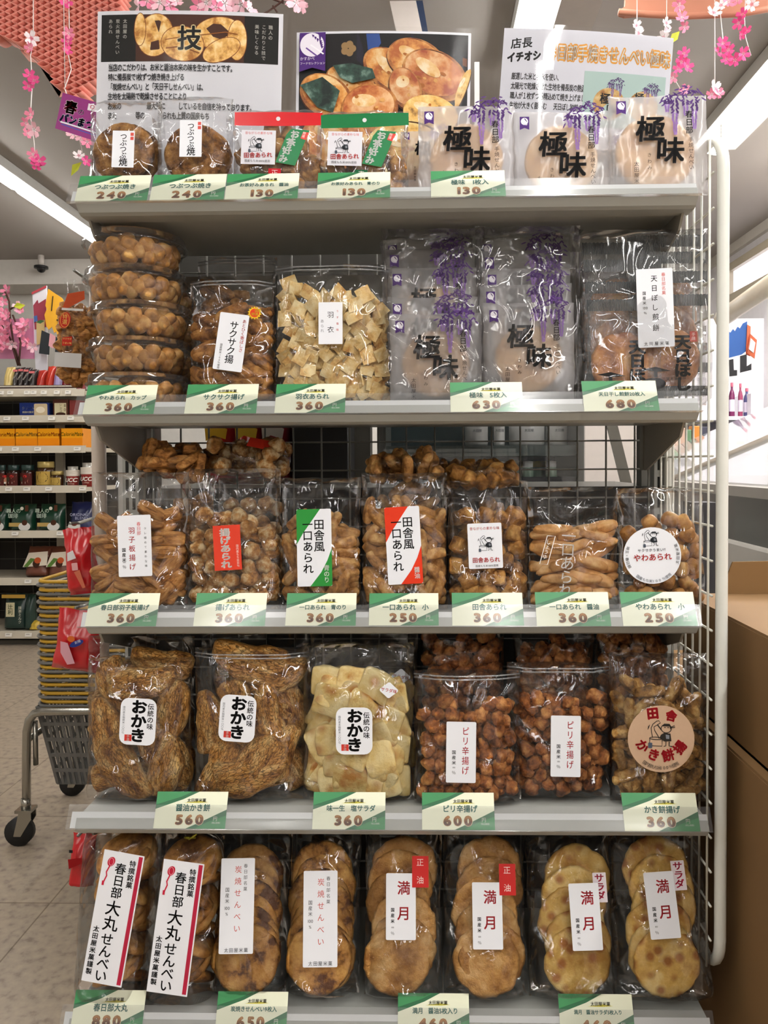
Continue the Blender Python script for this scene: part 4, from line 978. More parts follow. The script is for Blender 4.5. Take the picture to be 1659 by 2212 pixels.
def header_bag(x0, x1, yt, sd, col, cname, kind_t, dsc, extra):
    b = bag(dsc, x0, x1, yt, 1, T=.05, fill_y=285, seed=sd, group='snack bags with coloured headers', fm=FILM_SOFT, flat=.5)
    heap(b, 'cube', .029, .026, r=.012, layers=2)
    w = x1 - x0; F = Flat(w - 3, 31); F.poly([(0, 1), (w * .5, 0), (w - 3, 2), (w - 3, 29), (w * .5, 31), (0, 30)], mat('header_' + cname, col, rough=.25, vary=.04)); F.ell(w / 2 - 2, 15, 4.6, 4.6, '#d9d6da', 16)
    stick_on(b, F, (x0 + x1) / 2, yt + 17, 1 if cname == 'red' else -1, name='header')
    F = lab(74, 74, 0, ink('#dcdbe2')); F.text('昔ながらの素朴な味', 37, 6, 6.6, '#c84848', mid=True); mochi_drawing(F, 15, 14, 34); F.text('田舎あられ', 37, 54, 12.4, RED, mid=True, w=.02, rot=-2).text('国産もち米100%使用', 36, 67, 6, INK, mid=True)
    stick_on(b, F, x0 + 53, yt + 78, 2)
    F = Flat(84, 84); F.poly([(36, 2), (76, 6), (44, 82), (2, 74), (26, 14)], mat('banner_green', '#137a44', rough=.35, vary=.03))
    for q, ch in enumerate('お茶好み'): F.text(ch, 44 - q * 8.5, 5 + q * 17.5, 18, '#f0f2ee', vert=True, w=.045, sx=1.12)
    F.poly([(62, 9), (75, 11), (67, 27), (56, 23)], '#d8504a').text('特選', 65.5, 9, 6.8, '#f6e8e4', vert=True, rot=18)
    stick_on(b, F, x0 + 130, yt + 78, 0, name='banner')
    F = Flat(27, 22).rect(0, 0, 27, 22, ink(extra[1])).text(extra[0][0], 13.5, 2, 15, '#e6d8d4', vert=True); stick_on(b, F, x0 + 88, yt + 135, 2, name='flavour_tag')
header_bag(505, 698, 240, 73, '#d01822', 'red', '醤油', 'snack bag with a red header and round hole, white and green labels', ('正油', '#c01828'))
header_bag(692, 884, 243, 74, '#12753f', 'green', '青のり', 'snack bag with a green header and round hole, white and green labels', ('青のり', '#16603a'))

LAM = film('laminate', gloss=.035, haze=.02, rough=.03, bscale=5, bump=.10)
LAM2 = film('laminate_matt', gloss=.006, haze=.02, rough=.12, bscale=5, bump=.05, ior=1.15)
def poster(what, F, cx, cy, Y, rot, lean=.0, lam=LAM2):
    k = Y / FPX; c = P(cx, cy, Y); t = thing('laminated_poster', what, 'poster', (c.x, Y, c.z), 'laminated posters on the topmost shelf', (-lean, math.radians(rot), 0))
    bend = lambda x, z: .006 * x * x + .004 * z * z * 0
    F.build('printed_sheet', k, t, (0, 0, 0), (0, 0, 0), bend)
    G = Flat(F.w + 18, F.h + 14); G.grid(0, 0, F.w + 18, F.h + 14, lam, 16, 6); G.build('laminate', k, t, (0, -.0035, 0), (0, 0, 0), bend)
    return t
P_TAN = pcrust('print_tan', ('#a8691f', '#e2ae5c', '#f3d69a'), 60)
P_ORANGE = pcrust('print_orange', ('#b8601c', '#e8a04c', '#f6d49a'), 34)
P_EDGE = pcrust('print_edge', ('#7a3a10', '#b8702c', '#d89a54'), 50); P_GLOW = pcrust('print_glow', ('#e8b060', '#f4cc90', '#fae6c0'), 50)
P_RED = pcrust('print_red', ('#a84818', '#d98a48', '#f0c08c'), 34)
P_SESAME = pcrust('print_sesame', ('#7a5020', '#e6b056', '#f4d88c'), 60, stops=(.22, .42, .7))
P_NORI = pcrust('print_nori', ('#10201a', '#2c4a3e', '#8aa898'), 40, stops=(.35, .55, .8))
PAPER = mat('poster_paper', '#dfdfe6', rough=.5, vary=.01)
F = Flat(402, 392).grid(0, 0, 402, 392, PAPER, 20, 4)
F.grid(9, 8, 393, 108, ink('#15130f'), 20, 2).grid(86, 8, 320, 107, ink('#4a2a1c'), 14, 2)
for cx, cy, rx, ry, r in ((128, 52, 38, 45, 15), (262, 45, 50, 32, -10), (305, 60, 20, 42, 0), (95, 40, 12, 34, 0), (188, 70, 46, 36, 10), (272, 82, 42, 22, -25)):
    F.ell(cx, cy, rx + 1.5, ry + 1.5, ink('#8a4a18'), 30, r).ell(cx, cy, rx, ry, P_TAN, 30, r)
F.line([(150, 62), (190, 55), (228, 66)], 2, '#9a5a20').line([(222, 52), (280, 44), (306, 48)], 2, '#9a5a20').line([(152, 80), (185, 76), (225, 90)], 2.5, '#8a4c1c')
F.text('技', 203, 32, 54, '#f0d8a0', vert=True, w=.06).text('技', 203, 32, 54, '#141210', vert=True, w=.03)
for t, x, y in (('太田屋の', 62, 18), ('炭火焼せんべい', 46, 18), ('あられ', 30, 18), ('職人の', 376, 26), ('こだわりと技で', 362, 26), ('美味しくなる', 347, 26)): F.text(t, x, y, 9.5, '#c9c6bc', vert=True, sp=1.15)
for q, t in enumerate(('当店のこだわりは、お米と醤油本来の味を生かすことです。', '特に備長炭で1枚ずつ焼き焼き上げる', '「炭焼せんべい」と「天日干しせんべい」は、', '生地を太陽熱で乾燥させることにより', 'お米の　　　　最大限に　　しているを自信を持っております。', 'また　　　等の　　あられも上質の国産もち')):
    F.text(t, 26, 113 + 20.5 * q, 16.5, '#17171c', w=.022, sx=.66, sp=.94)
poster('laminated poster with a black photo banner of grilled crackers over black text', F, 405, 223, 1.235, 1.8)
F = Flat(374, 352).grid(0, 0, 374, 352, PAPER, 20, 4).grid(6, 5, 368, 346, ink('#1a1719'), 20, 4)
F.poly([(130, 6), (250, 6), (250, 70), (170, 96), (130, 60)], '#22202e').poly([(150, 6), (178, 6), (182, 26), (170, 44), (154, 40)], '#2e4c8e').poly([(255, 20), (366, 55), (366, 72), (255, 32)], '#6a3c24')
for a in range(5): F.ell(112 + 9 * math.cos(a * 1.257), 37 + 9 * math.sin(a * 1.257), 8, 8, '#9a7a50', 14)
for cx, cy, rx, ry, r, m in ((212, 88, 76, 44, 32, P_ORANGE), (258, 62, 66, 46, 20, P_ORANGE), (298, 92, 74, 52, 25, P_RED), (236, 122, 34, 48, -25, P_RED), (358, 120, 48, 46, 20, P_SESAME), (118, 108, 56, 32, 20, P_ORANGE), (66, 138, 62, 44, 30, P_ORANGE), (160, 165, 62, 52, -8, P_RED), (290, 176, 60, 40, 10, P_SESAME), (90, 235, 80, 60, 10, P_ORANGE), (240, 250, 90, 60, 0, P_SESAME)):
    if cx + rx * .9 > 366: rx = (366 - cx) / .95
    F.ell(cx, cy + 3, rx, ry, ink('#4a2410'), 34, r).ell(cx, cy, rx - 1, ry - 1, P_EDGE if m is not P_SESAME else P_SESAME, 34, r).ell(cx - 2, cy - 4, rx * .88, ry * .84, m, 34, r)
    RR = random.Random(int(cx)); F.ell(cx - rx * .2, cy - ry * .3, rx * .42, ry * .26, P_GLOW, 22, r + 10)
    for q in range(7): F.ell(cx + RR.uniform(-.5, .5) * rx, cy + RR.uniform(-.5, .5) * ry, rx * RR.uniform(.04, .11), ry * RR.uniform(.04, .10), ink('#a8642a') if q % 2 else ink('#d8a05c'), 12, r)
F.poly([(80, 76), (120, 72), (165, 84), (172, 104), (122, 114), (96, 102)], P_NORI).poly([(10, 116), (58, 100), (96, 130), (82, 176), (48, 164)], P_NORI)
F.rect(8, 6, 64, 70, '#4b2a72').poly([(8, 70), (64, 70), (64, 88), (36, 80), (8, 88)], '#4b2a72').ell(35, 32, 26, 25, '#e6e0ec')
polys(F, [[(34 + 5 * k, 10 + 4 * (k % 3)), (40 + 5 * k, 12 + 4 * (k % 3)), (37 + 5 * k, 17 + 5 * (k % 4))] for k in range(5)] + [[(50 + k, 22 + 4 * k), (57 + k, 24 + 4 * k), (53 + k, 29 + 4 * k)] for k in range(4)], '#4b2a72')
F.line([(22, 38), (46, 56)], 3, '#6a4a92').line([(32, 32), (60, 52)], 3, '#f2eef6').text('かすかべ', 9, 57, 8, '#e8e0f0').text('フードセレクション', 9, 68, 6.1, '#e8e0f0')
poster('laminated photo poster of glossy round senbei heaped on black', F, 826, 247, 1.24, 1.2)
F = Flat(360, 352).grid(0, 0, 360, 352, ink('#e4e4ee'), 20, 4)
F.text('店長', 14, 22, 23, INK, w=.03, rot=-6, shear=.1).text('イチオシ', 8, 52, 22, INK, w=.06, rot=-6, sx=.82, shear=.1)
for w_, c in ((.11, '#f0a436'), (.0, '#f6f2ea')): F.text('春日部手焼きせんべい極味', 92, 30, 36, c, w=w_ or .012, sx=.60, sp=1.02)
for q, t in enumerate(('厳選した米と名水を使い、', '太陽光で乾燥させた生地を備長炭の熱源で', '職人が１枚ずつ丹精込めて焼き上げました。', '生地が大きく膨らむ　天日ぼし独特の')): F.text(t, 22, 93 + 20.5 * q, 16, '#17171c', w=.02, sx=.58, sp=.95)
F.grid(176, 84, 350, 200, ink('#b9d2cc'), 6, 3).ell(232, 150, 34, 34, P_TAN).ell(305, 150, 32, 32, P_TAN); wisteria(F, 226, 98, .42, 2); wisteria(F, 302, 104, .42, 4); F.text('極', 224, 128, 24, INK, vert=True, w=.03).text('味', 238, 150, 22, INK, vert=True, w=.03).text('極', 296, 122, 22, INK, vert=True, w=.03)
poster('laminated poster with an orange outlined title and small packet photo', F, 1260, 248, 1.235, 4.4, lam=LAM)
# clear stand strip beside the photo poster, gold wrapped sweet behind
mb = MB(); a = P(1030, 135, 1.255); z1 = S[1]['top'] + .001
mb.box((a.x - .004, 1.253, z1), (a.x + .004, 1.257, a.z)); mb.box((a.x - .03, 1.235, z1), (a.x + .03, 1.275, z1 + .003))
tag(mb.build('poster_stand', mat('stand_white', '#e2e2de', rough=.3)), 'slim white upright stand behind the photo poster', 'stand')

# ================================================================ second shelf
def tub(what, cx, cy_top, Y, zb, r, h, n_parts, seed, group):
    c = P(cx, 800, Y); R = random.Random(seed); t = thing('cracker_tub', what, 'tub', (c.x, Y, zb), group)
    M_TUB = film('tub_plastic', gloss=.06, haze=.03, rough=.06, bscale=14, bump=.12)
    mb = MB(); prof = [(.0, .001), (r * .80, .001), (r * .815, .006)] + [(r * (.82 + .13 * q / 5), .006 + (h - .016) * q / 5) for q in range(1, 6)] + [(r * .985, h - .009)]
    vs0 = len(mb.v); mb.lathe(prof, n=72)
    for i, v in enumerate(mb.v):   # upright flutes
        x, y, z = v; a = math.atan2(y, x); f = 1 + .012 * math.cos(a * 22) * (1 if .004 < z < h - .012 else 0); mb.v[i] = (x * f, y * f, z)
    mb.build('tub_body', M_TUB, t)
    mb = MB(); mb.lathe([(r * .97, h - .010), (r * 1.03, h - .010), (r * 1.03, h - .007), (r * .985, h - .006), (r * .975, h + .004), (r * .95, h + .006), (r * .86, h + .006), (r * .84, h + .002), (0, h + .002)], n=64); mb.build('tub_lid', M_TUB, t)
    L = pieces('ball'); pts = [[v.co.copy() for v in m.vertices] for m in L]; fill = MB(); from mathutils import Euler
    cnt = 0
    for q in range(3):
        z = .014 + q * (h - .022) / 3; rad = r * (.82 + .13 * z / h) - .0125; n = int(2 * PI * rad / .0235)
        for i in range(n):
            a = 2 * PI * (i + .5 * q + R.uniform(-.12, .12)) / n; loc = (rad * math.cos(a), rad * math.sin(a), z + R.uniform(-.002, .002)); rot = (R.uniform(-3, 3), R.uniform(-3, 3), R.uniform(-3, 3))
            if math.sin(a) < .25 and cnt < n_parts: inst('rice_cracker', L[R.randrange(4)], t, loc, rot, (R.uniform(.92, 1.08),) * 3); cnt += 1
            else: fill.mesh(L[R.randrange(4)], Matrix.Translation(loc) @ Euler(rot).to_matrix().to_4x4())
    for i in range(16):
        a = R.uniform(0, 2 * PI); q = R.uniform(0, .7) * r * .8; fill.mesh(L[R.randrange(4)], Matrix.Translation((q * math.cos(a), q * math.sin(a), .04)))
    tag(fill.build('rice_cracker_filling', L[0].materials[0], t), kind='stuff')
zb = S[2]['top'] + .0012; YT = 1.09 + .097
pos_names = ('bottom', 'second lowest', 'middle', 'second highest', 'topmost')
ztop = min(P(300, 500, YT).z, S[1]['z0'] - .0165); step = (ztop - zb - .006) / 5
for i, cx in enumerate((300, 303, 308, 297, 297)):
    tub('clear round tub of ball crackers, ' + pos_names[i] + ' of the front stack', cx, 0, YT, zb + i * step, .0755, step - .0066, 40, 80 + i, 'stacked cracker tubs')
for i, cx in enumerate((372, 370, 374, 368)):
    tub('clear round tub of ball crackers, ' + pos_names[i] + ' of the hidden stack behind', cx, 0, 1.295, zb + i * step, .043, step - .0066, 0, 90 + i, 'stacked cracker tubs')
def sakusaku(what, x0, x1, yt, fy, sd, labelled, Yabs=None):
    b = bag(what, x0, x1, yt, 2, fill_y=fy, seed=sd, T=.06, zipper=True, group='zip bags of fried stick crackers', Yabs=Yabs)
    heap(b, 'fried', .036, .0175, spin=.8, r=.009, parts=100 if labelled else 0, layers=2)
    if labelled:
        F = lab(64, 125, 3); F.text('サクサク', 34, 16, 20, INK, vert=True, sp=.92, w=.014).text('揚', 33, 90, 20, INK, vert=True, w=.014).text('あとひく香ばしさ', 55, 10, 9, RED, vert=True, sp=1.0, w=.01).text('国産餅米100％使用', 12, 68, 5.6, INK, vert=True, sp=1.0)
        stick_on(b, F, 499, 739, 8)
        F = Flat(34, 32)
        F.poly([(17 + (16 if q % 2 else 12) * math.cos(q * PI / 14), 16 + (15 if q % 2 else 11) * math.sin(q * PI / 14)) for q in range(28)], '#e8bc28').ell(17, 16, 10, 9.5, '#d8401c').text('国産', 17, 7, 7.5, '#f0c83a', mid=False, w=.02).text('特選', 10, 15, 7.5, '#f0c83a', w=.02)
        stick_on(b, F, 550, 676, 0, name='seal')
sakusaku('zip bag of fried stick crackers with a tilted white label and sun seal', 410, 594, 606, 655, 66, True)
sakusaku('zip bag of fried stick crackers standing behind the sun seal bag', 425, 598, 556, 620, 67, False, 1.255)
b = bag('clear bag of pale square chip crackers with a small white label', 593, 848, 573, 2, fill_y=606, seed=68, T=.06, group='pale chip cracker bags', zipper=True)
heap(b, 'chip', .0205, .0185, spin=PI, r=.006, face=.55, parts=100, layers=3)
F = lab(52, 91, 1); F.text('羽', 26, 20, 15, INK, vert=True).text('衣', 26, 52, 15, INK, vert=True).text('あられ', 8, 37, 8, '#7a7a80', vert=True, sp=1.3).text('うす塩味', 41, 17, 5.6, '#c84040', vert=True, sp=2.4)
stick_on(b, F, 714, 698, 0)
# five wisteria packets in a clear bag, twice
def multipack(what, x0, x1, tops, xs, sd):
    s = S[2]; Y = s['Y'] + .075; c = P((x0 + x1) / 2, 890, Y); zb = s['top'] + .0012
    t = thing('senbei_multipack', what, 'senbei multipack', (c.x, Y, zb), 'multipacks of five wisteria packets')
    for i, (yt, (a, q)) in enumerate(zip(tops, xs)):
        Yp = s['Y'] + .05 + .019 * i
        kiwami('', a, q, yt, 2, sd + i, parent=t, Yabs=Yp, zbase=zb + .008 + (P(0, tops[0], Yp).z - P(0, tops[0], s['Y'] + .05).z) * 0 + (P(0, yt, Yp).z - P(0, tops[0], s['Y'] + .05).z) * .9, rr=.050, lean=.05)
    W = (x1 - x0) * Y / FPX; H = min(P(x0, tops[-1] - 2, Y).z, S[1]['z0'] - .0165) - zb
    f = lambda u, v: -.045 + .05 * v * v - .004 * (1 - u * u) + wrk(u, v, sd) + .003 * noise.noise(Vector((u * 4 + sd, v * 7, 0))); g = lambda u, v: .055 + wrk(u, v, sd + 3)
    vs, fs = sheet_pair(W, H, f, g, 24, 34, .02, sd); mb = MB(); mb.add(vs, fs, 0, True); mb.build('clear_film', FILM, t)
multipack('clear bag holding five wisteria printed senbei packets, beside the pale chip bag', 826, 1048, (678, 642, 578, 538, 497), ((843, 1041), (838, 1033), (838, 1030), (832, 1026), (828, 1022)), 101)
multipack('clear bag holding five wisteria printed senbei packets, beside the grey banded packets', 1028, 1252, (655, 615, 580, 542, 485), ((1045, 1240), (1038, 1236), (1042, 1232), (1036, 1232), (1030, 1230)), 107)
# ten sun dried senbei packets in a clear bag
def band_mat():
    m = bpy.data.materials.new('ribbed_seal'); m.use_nodes = True; N = m.node_tree.nodes; L = m.node_tree.links; b = N['Principled BSDF']; b.inputs['Roughness'].default_value = .4
    tc = N.new('ShaderNodeTexCoord'); w = N.new('ShaderNodeTexWave'); w.inputs['Scale'].default_value = 190; w.bands_direction = 'X'; w.inputs['Distortion'].default_value = .4; L.new(tc.outputs['Object'], w.inputs[0])
    r = N.new('ShaderNodeValToRGB'); r.color_ramp.elements[0].color = lin('#121416'); r.color_ramp.elements[0].position = .4; r.color_ramp.elements[1].color = lin('#5e6264'); L.new(w.outputs['Fac'], r.inputs[0]); L.new(r.outputs[0], b.inputs['Base Color']); b.inputs['Alpha'].default_value = .86
    return m
BAND = band_mat()
def sun_packet(parent, x0, x1, yt, Yp, zb, sd, full):
    b = bag('', x0, x1, yt, 2, T=.022, fill_y=yt + 60, fm=film('sun_film', gloss=.03, haze=.09, haze_col='#dcdcde', bscale=34, bump=.6), seed=sd, name='senbei_packet', thingp=parent, Yabs=Yp, zbase=zb, lean=.04, flat=.4, wob=.01)
    inst('round_senbei', disc(.0475, .009, C_TENJITSU, sd % 4, amp=.0016, edge=.05), b.root, (0, 0, .056), (0, sd * 1.1, 0))
    k = b.W / 170; h = b.H / k; y = front_min(b, 0, b.H * .5, b.W * .4, b.H * .45) - .0006
    F = Flat(170, h); zig = [(170 * q / 40, (2 if q % 2 else 0)) for q in range(41)]
    F.poly(zig + [(170, 27), (0, 27)], BAND); F.rect(0, h - 22, 170, h, BAND)
    if full:
        F.text('天日ぼし', 112, h * .40, 33, '#111012', vert=True, w=.05, sx=1.15, sp=.95)
        F.poly([(22, h * .74), (52, h * .715), (86, h * .755), (54, h * .765)], '#141214').poly([(48, h * .755), (56, h * .755), (56, h * .82), (48, h * .82)], '#141214').ell(48, h * .88, 26, 13, '#16161a')
        F.rect(128, h * .37, 144, h * .47, '#c25a50').text('手焼', 136, h * .38, 9, '#f0dcd8', vert=True).text('有限会社太田屋米菓謹製', 20, h - 38, 9, '#141214', rot=-4)
    F.build('film_print', k, b.root, (0, y, b.H / 2), (0, 0, 0))
Y = S[2]['Y'] + .07; cc = P(1388, 880, Y); zb = S[2]['top'] + .0012
t = thing('senbei_multipack', 'clear bag of grey banded sun dried senbei packets with a long white label', 'senbei multipack', (cc.x, Y, zb))
sd = 120
for col, (x0, x1) in enumerate(((1266, 1428), (1362, 1524))):
    for i, yt in enumerate(((650, 612, 565, 528), (640, 590, 548, 512))[col]):
        Yp = S[2]['Y'] + .048 + .018 * i + .006 * col; sd += 1
        sun_packet(t, x0 - 3 * i, x1 - 2 * i, yt, Yp, zb + .004 + (P(0, yt, Yp).z - P(0, 650, S[2]['Y'] + .048).z) * .92, sd, i == 0)
W = 272 * Y / FPX; H = min(P(1395, 496, Y).z, S[1]['z0'] - .0165) - zb
f = lambda u, v: -.042 + .03 * v * v - .004 * (1 - u * u) + .004 * noise.noise(Vector((u * 4, v * 6, 3))); g = lambda u, v: .062
vs, fs = sheet_pair(W, H, f, g, 26, 34, .02, 3); mb = MB(); mb.add(vs, fs, 0, True); mb.build('clear_film', FILM, t)
F = lab(78, 168, 3); F.text('天日ぼし', 38, 14, 14.5, INK, vert=True, sp=1.42, w=.012).text('煎餅', 39, 96, 15, INK, vert=True, sp=1.55, w=.012).text('春日部名菓', 58, 9, 9, '#d0483a', vert=True, sp=1.08).text('国産米', 16, 48, 8, INK, vert=True, sp=1.3, w=.01).text('100', 17, 83, 8, INK, mid=True).text('％', 17, 94, 7, INK, mid=True).text('太田屋米菓', 40, 160, 9, '#2e3036', mid=True, sp=1.25)
p = P(1419, 663, Y - .045); F.build('label', (Y - .045) / FPX, t, (p.x - cc.x, -.0485 + .03 * .36, p.z - zb), (0, math.radians(-2), 0))
# ================================================================ far shelves along the left
YB = 4.40; KB = YB / FPX
def Zat(v, Y=YB, u=100): return P(u, v, Y).z
def Xat(u, Y=YB, v=1000): return P(u, v, Y).x
M_SHELF = mat('far_shelf', '#c9c0ae', rough=.4, vary=.03); M_GRID = mat('far_grid', '#5a564c', rough=.5)
far = thing('wall_shelving', 'beige shelving run with wire back holding coffee and sweets in the distance', 'shelving', (Xat(-120), YB, 0))
ox = far.location.x; xa, xb = Xat(-420) - ox, Xat(186) - ox
LV = (852, 908, 974, 1060, 1157, 1259, 1374)
for v in LV:
    z = Zat(v); mb = MB(); mb.box((xa, .0, z - .005), (xb + (.06 if v == 852 else 0), .42, z + .02)); mb.prism([(xa, -.004, z - .012), (xa, -.012, z - .012), (xa, -.004, z + .03), (xa, .004, z + .03)], (xb - xa, 0, 0)); mb.build('shelf_board', M_SHELF, far)
mb = MB(); mb.box((xa, .03, 0), (xb, .44, Zat(1385))); mb.build('plinth', mat('far_plinth', '#4a463e', rough=.6), far)
mb = MB(); x = xa
while x < xb: mb.box((x, .43, .1), (x + .004, .434, Zat(840))); x += .11
z = .12
while z < Zat(840): mb.box((xa, .43, z), (xb, .434, z + .004)); z += .11
mb.build('back_grid', M_GRID, far)
mb = MB(); mb.box((xa, .445, 0), (xb, .46, Zat(846))); mb.build('back_panel', mat('far_back', '#2b2722', rough=.8), far)
mb = MB()
for u in (48, -120): x = Xat(u) - ox; mb.box((x, .40, 0), (x + .05, .43, Zat(846)))
mb.build('upright', M_SHELF, far)
# little white shelf tickets
for j, (v, us) in enumerate(((848, (8, 28, 64, 78, 100, 128, 152)), (904, (20, 60, 116, 157)), (970, (1, 37, 85, 170)), (1056, (21, 60, 107, 180)), (1152, (33, 130)), (1255, (59, 103, 143)), (1370, (15, 58)))):
    for u in us:
        w = 15 if j else 13; o = Flat(w, 8).rect(0, 0, w, 8, ink('#e6e2da')).rect(2, 2, w - 5, 4, ink('#a8a49c')).build('shelf_ticket', KB, None, (Xat(u), YB - .016, Zat(v)), (-.25, 0, 0))
        tag(o, 'small white price ticket on the far beige shelf edge, hard to tell apart', 'price ticket', 'white tickets on the far shelf edges')

def carton(name, what, cat, u0, u1, v0, v1, dep, col, art=None, group=None, Y=YB, dy=.02, zbase=None, tilt=0):
    x0, x1 = Xat(u0, Y), Xat(u1, Y); zt = Zat(v0, Y); zb = zbase if zbase is not None else Zat(v1, Y)
    t = thing(name, what, cat, ((x0 + x1) / 2, Y + dy, zb), group, (0, 0, 0)); h = (x1 - x0) / 2
    mb = MB(); mb.box((-h, 0, 0), (h, dep, zt - zb)); o = mb.build('carton', mat(name + '_' + col, col, rough=.45) if not isinstance(col, bpy.types.Material) else col, t); bevel(o, .003)
    if art:
        F = Flat(u1 - u0, v1 - v0); art(F); F.build('printed_face', KB * (Y / YB), t, (0, -.0012, (zt - zb) / 2))
    return t
def soft(name, what, cat, u0, u1, v0, v1, dep, col, art=None, group=None, Y=YB, dy=.05, lean=.12, zbase=None, fold=True):
    """A filled soft bag with crimped top."""
    x0, x1 = Xat(u0, Y), Xat(u1, Y); zt = Zat(v0, Y); zb = zbase if zbase is not None else Zat(v1, Y); W, H = x1 - x0, zt - zb
    t = thing(name, what, cat, ((x0 + x1) / 2, Y + dy + dep / 2, zb), group, (-lean, 0, 0))
    def half(u, v): return dep / 2 * max(0, 1 - abs(u) ** 4) ** .5 * max(0.0, min(1, (1 - v) * 2.2)) ** .6 * (min(1, v * 14 + .2))
    f = lambda u, v: -half(u, v) + .006 * noise.noise(Vector((u * 2 + x0, v * 3, z0))) if True else 0
    z0 = x0 * 3; g = lambda u, v: half(u, v)
    vs, fs = sheet_pair(W, H, f, g, 14, 18, .05, x0); mb = MB(); mb.add(vs, fs, 0, True); mb.build('pouch', mat('pouch_' + col, col, rough=.28, spec=.6) if not isinstance(col, bpy.types.Material) else col, t)
    if art:
        F = Flat(u1 - u0, v1 - v0); art(F); F.build('printed_face', KB * (Y / YB) * .98, t, (0, -dep / 2 - .006, H / 2))
    return t
ZS = [Zat(v) + .0205 for v in LV]
# orange boxes
def cm_art(c):
    def a(F): F.rect(0, 0, F.w, F.h, ink('#f0a010')).rect(0, F.h * .52, F.w, F.h, ink('#ee8c08')).text('CalorieMate', F.w / 2, F.h * .28, F.h * .30, c, mid=True, shear=.2, sx=.78, w=.02)
    return a
for u0, u1, c, d in ((-17, 29, '#b0381c', 'orange box with red lettering at the picture edge on the far shelf'), (31, 78, '#8c7c4a', 'orange box with grey lettering on the far shelf'), (79, 125, '#b82818', 'orange box with red lettering between two grey lettered ones'), (130, 176, '#7c7c20', 'orange box with green lettering, nearest the shelf end')):
    carton('biscuit_box', d, 'box', u0, u1, 925, 965, .12, '#f0960c', cm_art(c), 'orange biscuit boxes', zbase=ZS[2])
# coffee jars
def jar(what, u0, u1, v0, body, lidc, art, square=False):
    x0, x1 = Xat(u0), Xat(u1); zb = ZS[3]; H = Zat(v0) - zb; r = (x1 - x0) / 2; t = thing('coffee_jar', what, 'jar', ((x0 + x1) / 2, YB + .03 + r, zb), 'jars of instant coffee')
    mb = MB(); n = 6 if square else 28; mb.lathe([(0, 0), (r * .94, 0), (r, .01), (r, H * .66), (r * .88, H * .74), (r * .80, H * .76)], n=28); mb.build('glass', mat('coffee_' + body, body, rough=.15), t)
    mb = MB(); mb.lathe([(r * .9, H * .76), (r * .92, H * .77), (r * .92, H * .98), (r * .86, H), (0, H)], n=28); mb.build('lid', mat('lid_' + lidc, lidc, rough=.35, metal=.3 if lidc == '#b09a5a' else 0), t)
    F = Flat(u1 - u0, (H * .62) / KB); art(F); F.build('label', KB, t, (0, -r - .004, H * .34), bend=lambda x, z: r * .55 * x * x)
def art_b(F): F.grid(1, 1, F.w - 1, F.h - 1, ink('#4e1a14'), 6, 2).poly([(8, F.h - 2), (14, 12), (24, 4), (20, 20), (24, F.h - 2)], '#c98a6a').ell(5, 14, 4, 5, '#2c6048').ell(15, 8, 4, 3, '#c0302a').rect(7, F.h * .66, 16, F.h * .8, '#e6dccb')
for u0, u1, d in ((-12, 2, 'dark coffee jar with a green lid cut by the picture edge'), (4, 30, 'dark coffee jar with a green lid, outer one'), (33, 61, 'dark coffee jar with a green lid beside the gold lidded jar')): jar(d, u0, u1, 1004, '#2a1610', '#1a3430', art_b)
def art_g(F): F.grid(2, 2, F.w - 3, F.h - 3, ink('#b8984a'), 6, 2).ell(F.w * .5, F.h * .45, F.w * .32, F.w * .32, '#1c1410').text('GOLD', F.w * .5, F.h * .45, 5, '#c8aa58', mid=True)
jar('tall coffee jar with a gold lid and gold label', 66, 103, 997, '#3a2414', '#b09a5a', art_g); jar('short coffee jar with a gold lid and gold label', 98, 126, 1018, '#3a2414', '#b09a5a', art_g)
# paper cups in stacks
for i, (u0, u1, v0, d) in enumerate(((131, 160, 1008, 'stack of red coffee cups, shorter one'), (163, 193, 1000, 'stack of red coffee cups, taller one'))):
    x0, x1 = Xat(u0), Xat(u1); r = (x1 - x0) / 2; zb = ZS[3]; H = Zat(v0) - zb; t = thing('paper_cup', d, 'paper cups', ((x0 + x1) / 2, YB + .03 + r, zb), 'coffee cups in stacks')
    h0 = H * .52; mb = MB(); mb.lathe([(0, 0), (r * .74, 0), (r * .95, h0)], n=28); mb.build('cup', mat('cup_red', '#8e2420', rough=.4), t)
    for q in range(5): mb = MB(); z = h0 + q * H * .055; mb.lathe([(r * .95, z), (r * 1.0, z + .004), (r, z + .008), (r * .94, z + .010)], n=28); mb.build('rim', mat('cup_rim', '#d8cfc2', rough=.4), t)
    mb = MB(); mb.lathe([(r * .72, h0 + H * .26), (r * .74, H), (0, H)], n=24); mb.build('lid', mat('cup_lid', '#b8b4ac', rough=.3, metal=.4), t)
    F = Flat(u1 - u0, 22).text('UCC', (u1 - u0) / 2, 8, 12, '#ece4da', mid=True, shear=.2, w=.04).text('COFFEE', (u1 - u0) / 2, 17, 4.5, '#d8b8a8', mid=True); F.build('print', KB, t, (0, -r * .93, h0 * .55), bend=lambda x, z: r * .45 * x * x)
